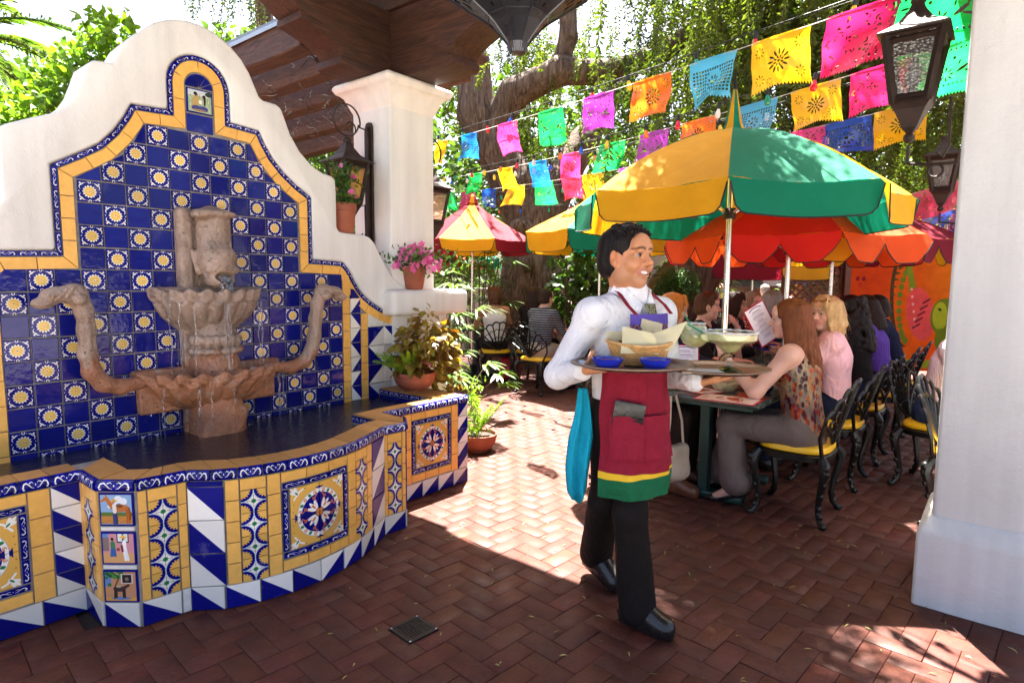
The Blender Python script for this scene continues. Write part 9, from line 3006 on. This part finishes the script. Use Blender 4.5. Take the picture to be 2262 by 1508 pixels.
m = MB(); m.lathe(pr, 32); m.lathe([(q - .002, z + .001) for q, z in pr][::-1], 32); m.build('glass_bowl', M_GLASS, r, smooth=True)
m = MB(); m.lathe([(.0001, .085), (.028, .092), (.047, .107), (.0572, .128), (.0572, .148), (.050, .170), (.047, .178), (.0001, .178)], 32); m.build('margarita_slush', M_MARG, r, smooth=True)
m = MB(); m.tube([(.044 * math.cos(2 * PI * j / 40), .044 * math.sin(2 * PI * j / 40), .190) for j in range(41)], [.0028 + .001 * math.sin(j * 1.9) for j in range(41)], 5); m.build('salt', M_SALT, r)
lime(r, (-.030, -.045, .188), Matrix.Rotation(-1.3, 4, 'X') @ Matrix.Rotation(.5, 4, 'Z'), .028)
m = MB(); m.tube([(.02, .0, .13), (-.06, -.03, .235)], .003, 8); m.build('straw', bpy.data.materials['green_straw'], r)
r = thing('napkin_stack', 'folded white paper napkins on the margarita tray', 'napkins', (.765, 2.475, T2[2] + .004), -.25)
M_NAP = sm('white_paper', (.78, .74, .66), .8, var=.04)
for k in range(3):
 m = MB(); m.box((.010 * k, -.004 * k, .003 * k), (.13, .10, .0026), M=Matrix.Rotation(.08 * k, 4, 'Z')); m.build('napkin', M_NAP, r)
# ---------------------------------------------------------------- menus, glasses, baskets on the tables
def paint_menu(kind):
 cv = Canvas(192, 256, bg='#efe6ef', asp=.75)
 if kind == 0:
  cv.line([(.16, .90), (.28, .935), (.47, .935), (.59, .90)], .012, '#6b5a78');
  rg = random.Random(3)
  for k in range(17):
   y = .84 - .042 * k; l = rg.uniform(.10, .26)
   cv.line([(.375 - l, y), (.375 + l, y)], .005 if k % 3 else .008, '#8d829c' if k % 3 else '#5c4a70')
 else:
  cv.c[:] = srgb('#f3d6cc')
  cv.ell(.40, .42, .20, .10, '#c8512f', .5); cv.ell(.30, .62, .10, .05, '#d98a5a', 1.0); cv.ell(.48, .66, .09, .04, '#b8402c', -.6)
  cv.line([(.14, .30), (.30, .26), (.5, .28)], .012, '#b0382c'); cv.ell(.55, .38, .06, .08, '#4a3a24', .4)
  rg = random.Random(8)
  for k in range(6): cv.line([(.12, .93 - .022 * k), (.12 + rg.uniform(.25, .5), .93 - .022 * k)], .004, '#a4685c')
 for q in ((0, 0, .75, .03), (0, .97, .75, 1), (0, 0, .03, 1), (.72, 0, .75, 1)): cv.rect(*q, '#a3122e' if kind == 0 else '#c8142a')
 return cv.image('menu_print')
M_MENU = []
for k in range(2):
 t = NT('menu_page_%s' % ('text', 'food')[k]); tx = t.n('ShaderNodeTexImage', image=paint_menu(k), extension='EXTEND'); t.set(tx.inputs[0], t.uv()); t.pbsdf(tx.outputs[0], .25, 0, .5); M_MENU.append(t.m)
M_MENUB = sm('red_menu_cover', (.50, .012, .03), .3)
def menu(label, x, y, z, rot, w_, h_, kind):
 r = thing('menu_card', label, 'menu', (x, y, z), 0, 'restaurant menus'); r.rotation_euler = rot
 m = MB(); m.box((0, 0, 0), (w_, h_, .004)); m.build('cover', M_MENUB, r)
 m = MB(); m.add([(-w_ / 2, -h_ / 2, .0026), (w_ / 2, -h_ / 2, .0026), (w_ / 2, h_ / 2, .0026), (-w_ / 2, h_ / 2, .0026)], [(0, 1, 2, 3)], 0, [((0, 0), (1, 0), (1, 1), (0, 1))]); m.build('page', M_MENU[kind], r)
menu('menu with red border lying flat on the near end of the table', 1.33, 3.70, .754, (0, 0, -.62 + PI / 2), .22, .36, 1)
menu('menu with a page of text held upright by the auburn-haired woman', 1.63, 3.98, 1.20, (math.radians(80), math.radians(-28), .35), .17, .27, 0)
menu('menu standing behind the goblet margarita', 1.24, 4.36, .885, (math.radians(80), 0, -.1), .21, .27, 0)
menu('second red menu lying flat behind the first one on the near table', 1.24, 4.02, .754, (0, 0, .5), .20, .30, 1)
menu('red menu lying on the round table near the tree', .95, 8.65, .754, (0, 0, .9), .22, .34, 1)
q = 0
for (s_, o_, lb) in ((4.55, 2.10, 'clear tumbler with blue rim nearest the auburn-haired woman'), (4.70, 2.00, 'clear tumbler with blue rim, second from the front'), (4.85, 2.18, 'clear tumbler with blue rim beside the floral dress'), (5.05, 2.02, 'clear tumbler with blue rim farthest along the table'), (3.68, 2.42, 'clear tumbler with blue rim in front of the blonde woman')):
 p = WP(s_, o_, .751); r = thing('tumbler', lb, 'glass', p, 0, 'water tumblers on the tables')
 m = MB(); pr = [(.0001, .006), (.030, .006), (.033, .06), (.037, .125)]; po_ = [(.0001, 0), (.032, 0), (.0355, .06), (.0395, .125)]
 m.lathe(po_, 20); m.lathe(pr[::-1], 20); m.lathe([(.037, .125), (.0395, .125)][::-1], 20); m.build('glass_body', M_GLASS, r, smooth=True)
 m = MB(); m.lathe([(.0385, .117), (.0402, .119), (.0402, .126), (.0370, .127)], 20); m.build('blue_rim', M_CGLASS if False else M_COB, r, smooth=True)
r = thing('bread_basket', 'small round woven basket on the near table under the tray', 'basket', (1.42, 4.03, .751))
m = MB()
for k in range(9):
 z = .004 + .0065 * k; q = .055 + .035 * (k / 8) ** .7
 m.tube([(q * math.cos(2 * PI * j / 30), q * math.sin(2 * PI * j / 30), z + .002 * math.sin(j * PI + k * PI)) for j in range(31)], .0045, 4)
m.lathe([(.0001, .002), (.06, .002)], 16); m.build('weave', sm('pale_straw', (.55, .45, .25), .7, var=.25, vs=30), r, smooth=True)
bowl('dark blue sauce bowl on the near table beside the basket', 1.66, 3.95, .751, .055, sm('dark_ceramic', (.012, .014, .045), .15, var=.1), M_SALSA)
# person hidden by the waiter, bags
p = WP(3.0, 1.62); chair('iron chair mostly hidden behind the waiter', p.x, p.y, FP)
person('seated person in dark trousers and brown shoes mostly hidden behind the waiter', p, FP, seated(lean=.0, ft=.38), SK_MED, dict(hair='short', hairmat=H_DKBR, top=C_BLACK, pants=cloth('dark_brown_trousers', (.022, .014, .010), .8), shoes=M_BROWNLEATHER, seed=31, hres=.01), res=.012)
r = thing('handbag', 'beige leather handbag hanging from the table edge right of the waiter\'s apron', 'bag', (1.05, 3.83, .19), .67, None, .86)
sd = SDF(); sd.box((0, 0, .15), (.13, .055, .13), rr=.04); sd.ell((0, 0, .08), (.145, .075, .08), k=.05)
sdf_obj('bag_body', sd, sm('beige_leather', (.42, .34, .25), .5, var=.12, bs=.2, bscale=60), r, .012, disp=lambda V: V + (vnoise(V, 28, 3) * .005)[:, None])
m = MB(); m.tube([(-.10, 0, .27), (-.07, 0, .46), (-.03, .03, .645), (.03, .03, .645), (.07, 0, .46), (.10, 0, .27)], .010, 6); m.build('strap', bpy.data.materials['beige_leather'], r, smooth=True)
r = thing('backpack', 'red backpack on the floor under the woman in the white camisole', 'bag', (-.02, 8.85, 0), .2)
sd = SDF(); sd.box((0, 0, .19), (.15, .09, .18), rr=.06); sd.ell((0, -.09, .13), (.11, .05, .10), k=.04)
sdf_obj('bag_body', sd, sm('red_nylon', (.42, .015, .03), .6), r, .018)
